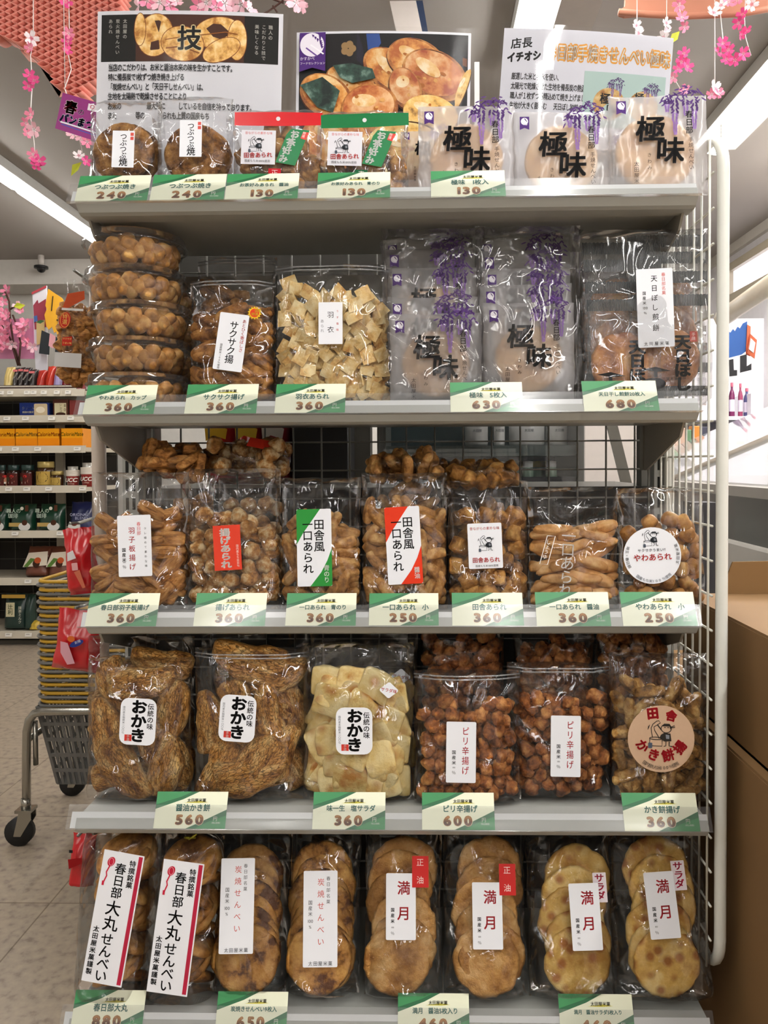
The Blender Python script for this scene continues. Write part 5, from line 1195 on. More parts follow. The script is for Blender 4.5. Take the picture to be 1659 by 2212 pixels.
# green and blue drip coffee bags, brown coffee bags
def art_green(F): F.text('職人の', F.w * .22, F.h * .28, 11, '#cfe0cf', mid=True).text('珈琲', F.w * .2, F.h * .46, 12, '#cfe0cf', mid=True).rect(2, F.h * .72, F.w * .55, F.h * .86, '#b89a5a').ell(F.w * .72, F.h * .86, F.w * .26, F.h * .16, '#d8d6d0').ell(F.w * .72, F.h * .72, F.w * .12, F.h * .10, '#4a2a1a').rect(F.w * .72, F.h * .08, F.w * .86, F.h * .3, '#54301e').ell(F.w * .58, F.h * .2, 4, 4, '#dcd8cc')
for u0, u1, d in ((-50, -2, 'green drip coffee bag cut by the picture edge'), (4, 56, 'green drip coffee bag with white cup picture, outer one'), (66, 120, 'green drip coffee bag with white cup picture, beside the blue bag')): soft('coffee_bag', d, 'bag of coffee', u0, u1, 1090, 1152, .10, '#123a28', art_green, 'green drip coffee bags', zbase=ZS[4])
soft('coffee_bag', 'blue drip coffee bag lettered original blend', 'bag of coffee', 134, 186, 1086, 1152, .10, '#131c4a', lambda F: F.text('ORIGINAL', F.w / 2, F.h * .46, 9, '#b8bcd8', mid=True).text('BLEND', F.w * .6, F.h * .58, 9, '#b8bcd8', mid=True).ell(F.w * .3, F.h * .86, 14, 9, '#d8d6d0').ell(F.w * .3, F.h * .78, 7, 5, '#5a3424'), zbase=ZS[4])
def art_br(F): F.poly([(0, F.h * .72), (F.w * .2, F.h * .25), (F.w, F.h * .2), (F.w, F.h * .66)], '#ddd2c0').poly([(2, F.h * .7), (F.w * .3, F.h * .42), (F.w * .5, F.h * .45), (F.w * .2, F.h * .72)], '#5c8038').ell(F.w * .55, F.h * .6, F.w * .15, F.h * .14, '#3a2014').ell(F.w * .6, F.h * .5, F.w * .14, F.h * .1, '#c0562a')
for u0, u1, d in ((33, 88, 'brown and white coffee bag leaning back, outer one'), (84, 138, 'brown and white coffee bag leaning back, beside the red hanging packet')): soft('coffee_bag', d, 'bag of coffee', u0, u1, 1184, 1253, .12, '#6e3c2a', art_br, 'brown coffee bags', zbase=ZS[5], lean=.2)
soft('coffee_bag', 'pale blue coffee bag with dark cup behind the red hanging packet', 'bag of coffee', 136, 166, 1190, 1250, .08, '#8ea4bc', lambda F: F.ell(F.w * .55, F.h * .55, 10, 14, '#2a1a18'), zbase=ZS[5])
soft('tea_bag', 'dark green tea pouch with gold top and white panel', 'bag of tea', -14, 40, 1288, 1368, .10, '#16302a', lambda F: F.rect(0, 0, F.w, 8, '#c8a048').rect(10, 18, 30, 50, '#cfc8a4').text('辻利', 20, 22, 12, '#3a4a2a', vert=True, w=.02).text('抹茶ミルク', 42, 26, 8, '#dcdcc8', vert=True), zbase=ZS[6], lean=.05)
soft('tea_bag', 'second dark green tea pouch standing behind the first', 'bag of tea', 34, 54, 1290, 1362, .08, '#1a362e', None, None, zbase=ZS[6], lean=.05)
soft('sweet_bag', 'small yellow sweet bag lying at the shelf end by the baskets', 'bag of sweets', 44, 66, 1346, 1368, .06, '#c8a83a', None, zbase=ZS[6])
carton('sweet_box', 'dark blue box with cream picture on the far shelf', 'box', 40, 104, 869, 900, .12, '#182a6a', lambda F: F.rect(0, 0, F.w, F.h, ink('#182a6a')).rect(F.w * .5, 2, F.w * .96, F.h, '#cdb894', 3).ell(F.w * .72, F.h * .5, 10, 7, '#e8dcc4').text('クリーム', 5, 8, 7, '#e4e6ee', w=.02).text('肉球の贅沢', 6, 18, 5, '#d8d0a0'), zbase=ZS[1])
carton('sweet_box', 'brown and cream chocolate box on the far shelf', 'box', 113, 146, 862, 900, .12, '#4a2418', lambda F: F.rect(0, 0, F.w, F.h, ink('#4a2418')).rect(3, 8, F.w - 4, F.h, '#cabf9c').text('80', F.w * .78, 9, 9, '#3a2014', vert=True).text('ショコラ', F.w * .5, 9, 6.5, '#3a2014', vert=True).ell(F.w * .5, F.h * .85, 11, 4, '#40241a'), zbase=ZS[1])
carton('sweet_box', 'dark red sweet box at the end of the far shelf', 'box', 148, 172, 864, 900, .12, '#7a2622', None, zbase=ZS[1])
# the deck above: tray of chocolates, pouches
mb = MB(); x0, x1 = Xat(-40), Xat(166); zt = ZS[0]; h = 13 * KB
for q, (a, b_) in enumerate((((x0, YB + .01, zt), (x1, YB + .02, zt + h)), ((x0, YB + .30, zt), (x1, YB + .31, zt + h)), ((x0, YB + .01, zt), (x1, YB + .31, zt + .006)))): mb.box(a, b_)
for q in range(24):
    for r_ in (0, 1): xx = x0 + (x1 - x0) * (q + .3 * r_) / 24; mb.box((xx, YB + .0085, zt + h * (.25 + .45 * r_)), (xx + .022, YB + .0101, zt + h * (.25 + .45 * r_) + .007), 1)
tag(mb.build('display_tray', [mat('tray_brown', '#3a2218', rough=.6), mat('tray_dash', '#d0c8bc', rough=.6)]), 'dark brown display tray with white dashes along the top of the far shelving', 'tray')
for i, (u0, u1, v0, col, d) in enumerate(((0, 19, 786, '#c8b070', 'yellow foil pouch in the far display tray'), (20, 32, 788, '#2a2220', 'black pouch with pink edge, first of the fanned row in the far tray'), (31, 44, 787, '#2a2220', 'black pouch with pink edge, second of the fanned row'), (43, 56, 788, '#241e1e', 'black pouch with pink edge, third of the fanned row'), (55, 70, 792, '#2c2624', 'black pouch with pink edge, last of the fanned row'), (71, 90, 794, '#a02a20', 'red pouch beside the fanned black pouches'), (91, 109, 785, '#b0301e', 'taller red pouch in the far display tray'), (109, 122, 777, '#8a7ea8', 'white and violet pouch ending the far display tray'))):
    soft('sweet_bag', d, 'bag of sweets', u0, u1, v0, 826, .06, col, (lambda F: F.rect(1, 1, F.w - 1, 6, '#c86a6a').text('CHOCO', F.w / 2, F.h * .45, 5, '#d0c8bc', mid=True, rot=-60)) if '2' == col[1] else None, 'sweet pouches in the far tray', zbase=zt + .007, lean=.25, dy=.03)
for u0, u1, v0, d in ((68, 92, 768, 'red crisp bag lettered in white behind the tray, outer one'), (95, 126, 766, 'red crisp bag lettered in white behind the tray, by the sign')): soft('crisp_bag', d, 'bag of crisps', u0, u1, v0, 826, .09, '#7e1820', lambda F: F.text('chip', F.w / 2, F.h * .4, 13, '#e0d4d0', mid=True, w=.03), 'red crisp bags', zbase=zt, dy=.32, lean=.02)

# blossom branch, pink card and the cut-out sign standing on the deck
PINK = [mat('petal_pink', '#f08aa8', rough=.6), mat('petal_pale', '#f6c3cf', rough=.6), mat('petal_deep', '#e0488a', rough=.6)]
def blossom_mesh(nm, m_out, m_in, cup=.35):
    mb = MB()
    for k in range(5):
        a = 2 * PI * k / 5; ca, sa = math.cos(a), math.sin(a); q = [(.06, 0), (.45, -.30), (.85, -.30), (1.0, -.12), (.86, 0), (1.0, .12), (.85, .30), (.45, .30)]
        pts = [(x * ca - y * sa, -cup * x * x + .12 * abs(y), x * sa + y * ca) for x, y in q]; mb.add(pts, [(0, 1, 2, 4), (2, 3, 4), (4, 5, 6), (0, 4, 6, 7)], 0, True)
        q = [(.02, 0), (.34, -.14), (.5, 0), (.34, .14)]; mb.add([(x * ca - y * sa, -cup * x * x - .02, x * sa + y * ca) for x, y in q], [(0, 1, 2, 3)], 1)
    return mb.data(nm, [m_out, m_in])
BL = [blossom_mesh('blossom_a', PINK[0], PINK[1]), blossom_mesh('blossom_b', PINK[1], mat('petal_white', '#fbeef0', rough=.6)), blossom_mesh('blossom_c', PINK[2], PINK[0]), blossom_mesh('blossom_d', mat('petal_white', '#fbeef0'), PINK[0])]
LEAF = mat('leaf_yellow', '#c8cf3c', rough=.6)
def branch(what, twigs, flowers, Y, group=None, leaves=(), size=1.0, zb=None):
    p0 = P(*twigs[0][0], Y); t = thing('blossom_branch', what, 'artificial blossom branch', (p0.x, Y, zb if zb is not None else p0.z), group); o = t.location; R = random.Random(len(flowers)); k = Y / FPX
    for tw in twigs: mb = MB(); mb.tube([P(u, v, Y) + Vector((0, R.uniform(-.01, .01), 0)) - o for u, v in tw], 2.0 * k * size, 6); mb.build('twig', mat('twig_brown', '#4a2a20', rough=.8), t)
    for u, v, r, q in flowers:
        l = P(u, v, Y + R.uniform(-.03, .02)) - o; inst('blossom', BL[q], t, l, (R.uniform(-.7, .7), R.uniform(0, 6), R.uniform(-.9, .9)), (r * k,) * 3)
    for u, v in leaves: mb = MB(); l = P(u, v, Y) - o; mb.add([(-14 * k, 0, 0), (-4 * k, -.01, 8 * k), (12 * k, 0, 3 * k), (2 * k, -.01, -7 * k)], [(0, 1, 2, 3)]); mb.build('leaf', LEAF, t, l)
    return t
YD = YB + .24
R0 = random.Random(3)
branch('tall pink artificial blossom branch standing on the far shelving', [[(42, 790), (30, 740), (24, 690), (18, 650), (12, 630)], [(42, 790), (44, 740), (36, 700), (26, 680)], [(40, 790), (20, 730), (4, 700)], [(22, 668), (32, 660)]],
       [(14, 628, 14, 0), (20, 636, 11, 1), (6, 652, 11, 0), (8, 676, 13, 0), (14, 682, 12, 0), (40, 663, 13, 1), (44, 672, 9, 0), (50, 700, 16, 0), (56, 704, 12, 1), (44, 716, 14, 0), (10, 706, 15, 0), (22, 700, 12, 0), (4, 722, 15, 0), (20, 726, 14, 0), (10, 742, 16, 0), (26, 744, 12, 1), (62, 744, 15, 0), (70, 750, 12, 1), (54, 738, 12, 0), (34, 712, 11, 0), (0, 690, 13, 0), (0, 750, 12, 0)], YD, leaves=((43, 662),), zb=ZS[0])
def board(name, what, cat, pts, Y, col, thick=.006, group=None, extra=None, zb=None):
    """A cut-out board traced at its own distance with real thickness."""
    q = [P(u, v, Y) for u, v in pts]; o = Vector((sum(p.x for p in q) / len(q), Y, zb if zb is not None else min(p.z for p in q))); t = thing(name, what, cat, o, group)
    mb = MB(); mb.prism([p - o for p in q], (0, thick, 0)); mb.build('panel', col if not isinstance(col, str) else mat('board_' + col, col, rough=.5), t)
    for nm, ps, c in extra or ():
        mb = MB(); e = [P(u, v, Y) - o for u, v in ps]; mb.prism([p + Vector((0, -.003 * (1 + len(t.children)), 0)) for p in e], (0, .003, 0)); mb.build(nm, mat('board_' + c, c, rough=.5), t)
    return t
board('pink_card', 'pink blossom printed card standing behind the blossom branch', 'card', [(-20, 690), (72, 688), (74, 775), (-20, 775)], YD + .08, mat('card_pink', '#d98ab0', rough=.5, vary=.35, vscale=6), zb=ZS[0])
board('cutout_sign', 'white and maroon cut-out sign behind the jagged yellow board', 'sign', [(70, 632), (101, 617), (102, 715), (76, 722), (75, 826), (90, 826), (90, 720)] if False else [(70, 632), (101, 617), (102, 826), (78, 826)], YD + .05, '#e2dfe6', extra=(('red_panel', [(73, 660), (82, 648), (84, 656), (100, 646), (101, 706), (76, 712)], '#9a3a4c'), ('red_edge', [(70, 632), (101, 617), (101, 622), (70, 637)], '#b0404a'), ('blue_dot', [(75, 684), (82, 682), (83, 694), (76, 697)], '#4a68a8'), ('tube', [(81, 695), (99, 692), (97, 742), (82, 746)], '#c8b078'), ('green_cap', [(81, 697), (90, 692), (99, 694), (90, 700)], '#3f6e40')), zb=ZS[0])
board('cutout_sign', 'jagged yellow board with black strokes standing on the far shelving', 'sign', [(104, 624), (134, 644), (139, 654), (153, 660), (145, 700), (138, 736), (133, 726), (126, 731), (121, 716), (117, 719), (112, 706), (105, 712), (100, 705), (96, 680), (101, 668), (98, 660)], YD, '#e0a428', extra=(('stroke', [(114, 640), (116, 640), (113, 672), (111, 672)], '#3a2c10'), ('stroke', [(124, 690), (138, 694), (137, 697), (123, 693)], '#3a2c10'), ('leg', [(92, 714), (110, 722), (108, 767), (86, 764)], '#23282c'), ('leg', [(123, 728), (136, 738), (131, 826), (118, 826)], '#23282c'), ('pink_strip', [(111, 720), (123, 728), (118, 754), (108, 748)], '#d89aa0')), zb=ZS[0])

# ================================================================ basket trolley
YK = 2.08; KK = YK / FPX
tr = thing('basket_trolley', 'chrome tube trolley on casters carrying the stack of shopping baskets', 'trolley', (P(230, 1800, YK).x, YK + .15, 0)); o = tr.location
CHROME = mat('chrome_tube', '#a8a59c', rough=.22, metal=.9, vary=.05)
for yy in (0, .32):
    L = [Vector((P(u, v, YK).x, YK, P(u, v, YK).z)) + Vector((0, yy, 0)) for u, v in ((57, 1765), (57, 1640), (58, 1580), (63, 1556), (74, 1542), (92, 1537), (200, 1536), (330, 1536), (430, 1538), (448, 1544), (458, 1560), (460, 1600), (460, 1765))]
    mb = MB(); mb.tube([p - o for p in L], .0115, 10); mb.build('frame_tube', CHROME, tr)
for u in (57, 460): mb = MB(); a = P(u, 1600, YK); mb.tube([(a.x - o.x, -.15, a.z), (a.x - o.x, .17, a.z)], .009, 8); mb.build('cross_tube', CHROME, tr)
mb = MB(); a2 = P(72, 1560, YK); mb.tube([(a2.x - o.x, -.14, a2.z), (a2.x - o.x, -.14, P(72, 1655, YK).z)], .007, 8); mb.build('brace_tube', CHROME, tr)
for u in (57, 460):
    for yy in (-.15, .17):
        c = P(u, 1790, YK); x = c.x - o.x; dx = -.018; mb = MB(); R_ = .0385
        mb.tube([(x + dx, yy - .011, R_), (x + dx, yy + .011, R_)], R_, 24); ca = mb.build('caster_wheel', mat('rubber_black', '#1a1a1a', rough=.6), tr)
        mb = MB(); mb.prism([(x - .012, yy - .017, .098), (x + .02, yy - .017, .098), (x + .02, yy - .017, .075), (x + dx + .01, yy - .017, .03), (x + dx - .01, yy - .017, .03)], (0, .004, 0)); mb.prism([(x - .012, yy + .013, .098), (x + .02, yy + .013, .098), (x + .02, yy + .013, .075), (x + dx + .01, yy + .013, .03), (x + dx - .01, yy + .013, .03)], (0, .004, 0)); mb.box((x - .022, yy - .02, .095), (x + .022, yy + .02, .103)); mb.tube([(x, yy, .10), (x, yy, .13)], .013, 10); mb.build('caster_fork', CHROME, tr)
GREY, YEL = mat('basket_grey', '#6c6a66', rough=.5), mat('basket_yellow', '#d0a22a', rough=.45)
xa, xb = P(66, 1500, YK).x, P(452, 1500, YK).x; bw = (xb - xa) / 2; bx = (xa + xb) / 2; bd = .142; byc = YK + .16
zt, zb0 = P(100, 1268, YK).z, P(100, 1530, YK).z; nB = 15; stp = (zt - zb0) / (nB - 1)
words_ = ('lowest', 'second', 'third', 'fourth', 'fifth', 'sixth', 'seventh', 'eighth', 'ninth', 'tenth', 'eleventh', 'twelfth', 'thirteenth', 'fourteenth', 'topmost')
def rr_ring(hx, hy, z, r=.04, n=6):
    out = []
    for cx, cy_, a0 in ((hx - r, hy - r, 0), (-hx + r, hy - r, 90), (-hx + r, -hy + r, 180), (hx - r, -hy + r, 270)):
        for k in range(n + 1): a = math.radians(a0 + 90 * k / n); out.append((cx + r * math.cos(a), cy_ + r * math.sin(a), z))
    return out
def basket(i):
    t = thing('shopping_basket', ('grey shopping basket with yellow handle, ' + words_[i] + ' of the nested stack') if i in (0, 14) else 'grey shopping basket with yellow handle, ' + words_[i] + ' from below in the nested stack', 'shopping basket', (bx, byc, zb0 + i * stp), 'nested shopping baskets')
    mb = MB(); mb.tube(rr_ring(bw, bd, 0), .0045, 6, True); mb.build('rim', GREY, t)
    mb = MB(); pts = [(x, y, .0085 + (.0025 if abs(x) > bw * .5 else -.0025)) for x, y, z in rr_ring(bw - .006, bd - .004, 0)]; mb.tube(pts, .0052, 6, True); mb.build('handle', YEL, t)
    hh = .30 * KK * FPX / YK if False else (P(100, 1535, YK).z - P(100, 1712, YK).z); nrow = 5 if i == 0 else 1; H = hh if i == 0 else .017; tp = 1 - (.17 * H / hh)
    mb = MB(); th = []
    # walls with rows of slots
    def wall(p0, p1, q0, q1, n):
        rows = 2 * nrow + 1
        for r_ in range(rows):
            for c in range(2 * n + 1):
                if r_ % 2 == 1 and c % 2 == 1: continue
                def at(s_, t_):
                    a = Vector(p0).lerp(Vector(p1), s_); b2 = Vector(q0).lerp(Vector(q1), s_); return a.lerp(b2, t_)
                if r_ % 2: t0, t1 = ((r_ - 1) // 2 * 1.0 + .22) / nrow, ((r_ - 1) // 2 + 1.0) / nrow
                else: t0, t1 = (max(0, r_ // 2 - 0.0) / nrow, min(1, (r_ // 2 + .22) / nrow)) if r_ < rows - 1 else (.999, 1)
                cs = lambda c_: ((c_ // 2) + (.42 if c_ % 2 else 0)) / (n + .42)
                mb.add([at(cs(c), t0), at(cs(c + 1), t0), at(cs(c + 1), t1), at(cs(c), t1)], [(0, 1, 2, 3)])
    w_ = .004 if i == 0 else .024; A = [(-bw + w_, -bd + w_, -.002), (bw - w_, -bd + w_, -.002), (bw - w_, bd - w_, -.002), (-bw + w_, bd - w_, -.002)]; B = [(x * tp * (.99), y * tp, -H) for x, y, z in A]
    for a, b2, n in ((0, 1, 24 if i == 0 else 6), (1, 2, 14 if i == 0 else 4), (2, 3, 24 if i == 0 else 6), (3, 0, 14 if i == 0 else 4)): wall(A[a], A[b2], B[a], B[b2], n)
    if i == 0: mb.add(B, [(0, 1, 2, 3)])
    ob = mb.build('basket_body', GREY, t); md = ob.modifiers.new('thick', 'SOLIDIFY'); md.thickness = .003
    if i == 14: mb = MB(); mb.tube([(-bw * .62, -bd * .2, .018), (-bw * .30, -bd * .3, .034), (-bw * .1, 0, .036), (bw * .4, 0, .03)], .011, 6, rx=.02); mb.build('folded_handle', mat('handle_grey', '#55555a', rough=.5), t)
for i in range(nB): basket(i)

# ================================================================ hook stand with hanging packets at the rack's open end
HX = P(214, 1000, 1.53).x
hs = thing('hook_stand', 'pale upright with hooks behind the open end of the rack, carrying hanging packets', 'stand', (HX, 1.53, 0))
mb = MB(); mb.tube([(0, 0, .0), (0, 0, P(214, 596, 1.53).z)], .014, 12); mb.build('pole', mat('pole_pale', '#b8a898', rough=.5), hs)
mb = MB(); mb.lathe([(0, 0), (.055, 0), (.053, .008), (.02, .02)], n=24); mb.build('base', mat('pole_pale', '#b8a898'), hs)
def hanging(name, what, x0, x1, y0, y1, Y, col, art, rot, kind=None, hookv=None):
    k = Y / FPX; c = P((x0 + x1) / 2, y0, Y); t = thing(name, what, 'snack bag', (c.x, Y, c.z), None, (0, math.radians(rot), 0)); W, H = (x1 - x0) * k, (y1 - y0) * k
    f = lambda u, v: -.026 * max(0, 1 - abs(u) ** 3) ** .5 * min(1, (1 - v) * 2.4 + .02) * min(1, v * 8 + .1) + .006 * noise.noise(Vector((u * 2 + x0, v * 4, 0))); g = lambda u, v: -f(u, v) * .9
    vs, fs = sheet_pair(W, H, f, g, 16, 22, .25, x0); vs = [(x, y, z - H) for x, y, z in vs]; mb = MB(); mb.add(vs, fs, 0, True); mb.build('pouch', col, t)
    if kind:
        L = pieces(kind); mb = MB(); R = random.Random(x0); from mathutils import Euler
        for q in range(90):
            u, v = R.uniform(-.8, .8), R.uniform(.04, .66); mb.mesh(L[R.randrange(4)], Matrix.Translation((u * W / 2, f(u, v) + .016 + R.uniform(0, .01), v * H - H)) @ Euler((R.uniform(-3, 3), R.uniform(-3, 3), R.uniform(-3, 3))).to_matrix().to_4x4())
        tag(mb.build('rice_cracker_filling', L[0].materials[0], t), kind='stuff')
    F = Flat(x1 - x0, y1 - y0); art(F); F.build('printed_face', k * .80, t, (0, -.034, -H / 2))
    mb = MB(); z = c.z + .004; mb.tube([(0, 0, z), (c.x - HX, (Y - 1.53), z + .004), (c.x - HX, Y - 1.53 - .03, z + .006)], .003, 6); mb.build('hook', mat('hook_steel', '#9a9a96', rough=.3, metal=.8), hs)
RP = mat('red_packet', '#c01a20', rough=.25, spec=.6)
hanging('snack_bag', 'tall clear cracker bag with red oval and red labels hanging behind the tubs', 138, 214, 604, 822, 1.44, FILM, lambda F: F.poly([(14, 60), (26, 22), (70, 12), (72, 34), (18, 66)], '#b8481e').rect(12, 60, 70, 66, '#d8d4ce').ell(22, 92, 15, 22, '#c0281c', 24, 12).ring(22, 92, 12, 19, 1.2, '#e0b050', 24).text('特選', 22, 76, 14, '#e6c060', vert=True).poly([(18, 138), (44, 134), (44, 158), (18, 160)], '#c0281c').text('サクサク', 31, 141, 6, '#ecd070', mid=True).text('うまい味', 31, 152, 6, '#ecd070', mid=True).rect(0, 178, 72, 216, '#c8c6c4'), 4, 'plank')
hanging('snack_bag', 'red twisted packet with white panel hanging beside the plank cracker bag', 134, 205, 1140, 1285, 1.30, RP, lambda F: F.poly([(22, 44), (38, 38), (44, 60), (20, 66)], '#d8d2d4').rect(30, 72, 46, 92, '#d8a0a0', 2).poly([(34, 96), (50, 92), (60, 140), (52, 142)], '#c86a50'), -6)
hanging('snack_bag', 'red and pink packet with a blue band hanging under the middle shelf', 126, 232, 1318, 1452, 1.42, RP, lambda F: F.poly([(24, 62), (44, 64), (70, 116), (50, 122), (28, 92)], '#d8a0ac').ell(68, 62, 20, 8, '#2a3a8a', 20, -30).text('お得', 60, 58, 9, '#e8e4ec', rot=-30).ell(52, 52, 10, 8, '#d86a2a'), 8)
hanging('snack_bag', 'red packet half hidden behind the outermost tall senbei bag', 158, 210, 1800, 1915, 1.40, RP, lambda F: F.rect(6, 8, 16, 16, '#1a1a1c').poly([(4, 34), (46, 26), (48, 40), (8, 60)], '#9a1016'), 4)
# ================================================================ behind the rack
RD = mat('rear_shade_dark', '#161311', rough=.7); 
rear = thing('rear_gondola', 'display unit with dark panels put in for shade, standing back to back with the rack', 'shelving', (P(850, 1000, 1.46).x, 1.40, 0))
ox = rear.location.x; xa, xb = P(300, 1000, 1.46).x - ox, P(1424, 1000, 1.46).x - ox
for z0_, z1_ in ((.02, P(800, 1052, 1.46).z),): mb = MB(); mb.box((xa, .02, z0_), (xb, .035, z1_)); mb.build('panel', RD, rear)  # near-black sheet put in for the shade behind the lower bags
mb = MB(); mb.box((xa, .02, P(800, 905, 1.46).z), (xb, .035, P(800, 548, 1.46).z)); mb.build('panel', mat('rear_shade_grey', '#55524c', rough=.7), rear)  # grey sheet put in for the shade behind the second shelf
for x in (xa, xb - .04): mb = MB(); mb.box((x, .036, 0), (x + .04, .07, P(800, 562, 1.46).z - .02)); mb.build('upright', mat('rear_steel', '#5c5a53', rough=.4), rear)
mb = MB(); zz = P(800, 560, 1.46).z; mb.box((xa, .036, zz - .02), (xb, .60, zz)); mb.build('shade_board', mat('rear_steel', '#5c5a53'), rear)  # board added to keep ceiling light off the goods below it
mb = MB(); z = P(800, 1052, 1.46).z; mb.box((xa, .036, z - .02), (xb, .40, z)); mb.build('shelf_board', mat('rear_steel', '#5c5a53'), rear)
YQ = 1.62; zq = z + .001
for i, (u0, u1, col, col2, d) in enumerate(((440, 500, '#b01c20', '#e0b030', 'red snack bag on the unit behind the rack, first'), (505, 560, '#a8181c', '#e8c040', 'red and yellow snack bag on the unit behind the rack'), (562, 628, '#8a1a22', '#d8d0c4', 'dark red snack bag with black rings on the unit behind the rack'))):
    soft('crisp_bag', d, 'bag of crisps', u0, u1, 905, 1046, .08, col, (lambda c2, last: (lambda F: (F.poly([(4, 20), (30, 10), (54, 22), (50, 44), (24, 36), (6, 48)], c2), F.ell(24, 80, 12, 12, '#d8d4cc'), F.ring(24, 80, 8, 8, 4, '#101010') if last else None)))(col2, i == 2), 'snack bags behind the rack', Y=YQ, zbase=zq, dy=0, lean=0)
mb = MB(); mb.box((P(632, 1000, 1.62).x, 1.62, zq), (P(752, 1000, 1.62).x, 1.78, P(700, 890, 1.62).z)); o = tag(mb.build('storage_case', mat('case_black', '#100f0e', rough=.4)), 'black case behind the wire back of the rack', 'case'); bevel(o)
mb = MB(); mb.box((P(756, 1000, 1.84).x, 1.84, 0), (P(800, 1000, 1.84).x, 1.92, 2.0)); tag(mb.build('steel_post', mat('rear_steel2', '#6f6c64', rough=.4)), 'grey steel post seen through the wire back', 'post')
# glass case with pots and jars
YG = 2.15
gc = thing('glass_case', 'dim glass fronted chiller case behind the rack with pots and jars', 'display case', (P(1040, 1000, YG).x, YG, 0)); ox = gc.location.x; xa, xb = P(818, 1000, YG).x - ox, P(1262, 1000, YG).x - ox
TEAL = mat('case_teal', '#1c2a2c', rough=.35)
mb = MB(); mb.box((xa, .36, 0), (xb, .38, 1.55)); mb.build('back_panel', TEAL, gc)
for x in (xa, xb - .02): mb = MB(); mb.box((x, 0, 0), (x + .02, .36, 1.55)); mb.build('side_panel', mat('case_frame', '#4a4b46', rough=.4), gc)
zl = [P(1040, v, YG).z for v in (962, 1056)]
for zz in zl: mb = MB(); mb.box((xa + .02, .02, zz - .03), (xb - .02, .35, zz)); mb.build('shelf_board', mat('case_shelf', '#46524f', rough=.3), gc)
mb = MB(); mb.box((xa, 0, 0), (xb, .35, .55)); mb.build('body', mat('case_frame', '#4a4b46'), gc)
mb = MB(); mb.box((xa, -.012, .55), (xb, -.008, 1.55)); mb.build('glass_door', film('case_glass', gloss=.03, haze=.02, rough=.02, bump=0.0), gc)
for i, (u0, u1, w) in enumerate(((1005, 1055, 'first'), (1066, 1090, 'second'), (1102, 1180, 'third'), (1186, 1226, 'last'))):
    x0, x1 = P(u0, 940, YG + .1).x, P(u1, 940, YG + .1).x; r = (x1 - x0) / 2; t = thing('white_pot', 'white pot with dark emblem on the upper glass case shelf, ' + w + ' of the row', 'pot', ((x0 + x1) / 2, YG + .08 + r, zl[0] + .001), 'white pots in the glass case')
    mb = MB(); h = .11; mb.lathe([(0, 0), (r * .96, 0), (r, .006), (r, h), (0, h)], n=24); mb.build('body', mat('pot_white', '#c9c9c6', rough=.35), t); mb = MB(); mb.lathe([(r * 1.02, h), (r * 1.02, h + .03), (0, h + .032)], n=24); mb.build('lid', mat('pot_white', '#c9c9c6'), t)
    F = Flat(40, 40).ring(20, 14, 10, 10, 1.6, '#2a3440').poly([(14, 9), (20, 20), (26, 9), (22, 9), (20, 15), (18, 9)], '#2a3440').text('太田屋', 20, 33, 7, '#2a3440', mid=True); F.build('print', .0013, t, (0, -r - .002, h * .55), bend=lambda x, z: r * .15 * x * x)
for i, (u0, u1, lid, w) in enumerate(((1062, 1092, '#cfd2cc', 'pale lid'), (1094, 1144, '#b8a834', 'yellow green lid, wider one'), (1126, 1150, '#cfd6d4', 'white lid'), (1148, 1192, '#c8b428', 'yellow lid'), (1176, 1200, '#d2d6d6', 'white lid at the end'))):
    x0, x1 = P(u0, 1010, YG + .1).x, P(u1, 1010, YG + .1).x; r = (x1 - x0) / 2; t = thing('preserve_jar', 'preserve jar in the glass case with a ' + w, 'jar', ((x0 + x1) / 2, YG + .06 + r + .05 * (i % 2), zl[1] + .001), 'preserve jars in the glass case')
    mb = MB(); mb.lathe([(0, 0), (r * .95, 0), (r, .005), (r, .05), (r * .85, .058)], n=20); mb.build('glass', mat('jar_green', '#7e9a86', rough=.2), t); mb = MB(); mb.lathe([(r * .9, .058), (r * .92, .075), (0, .077)], n=20); mb.build('lid', mat('jarlid_' + lid, lid, rough=.4), t)
for i, (u0, u1) in enumerate(((1128, 1180), (1184, 1258))):
    x0, x1 = P(u0, 1040, YG + .02).x, P(u1, 1040, YG + .02).x; mb = MB(); mb.box((x0, YG + .012, zl[1] + .001), (x1, YG + .05, zl[1] + .032)); tag(mb.build('dark_box', mat('box_navy', '#15181f', rough=.4)), ('flat navy box before the preserve jars, ', 'longer flat navy box ending the glass case shelf, ')[i] + 'seen through the wire back', 'box')
# pale partition with a leaning strut
mb = MB(); mb.box((P(1246, 1000, 2.9).x, 2.9, 0), (P(1424, 1000, 2.9).x, 2.96, 1.75)); tag(mb.build('partition_panel', mat('partition_pale', '#d6cbc2', rough=.7)), 'pale pinkish partition panel seen through the wire back', 'partition')
mb = MB(); a, b_ = P(1308, 905, 2.2), P(1350, 1075, 2.2); a = a + (a - b_) * 1.0; b_ = b_ + (b_ - a) * 2.35; mb.prism([a, a + Vector((.030, 0, 0)), b_ + Vector((.030, 0, 0)), b_], (0, .012, 0)); tag(mb.build('leaning_strut', mat('strut_steel', '#6a675f', rough=.25, metal=.5)), 'dark steel strut leaning before the pale partition', 'strut')

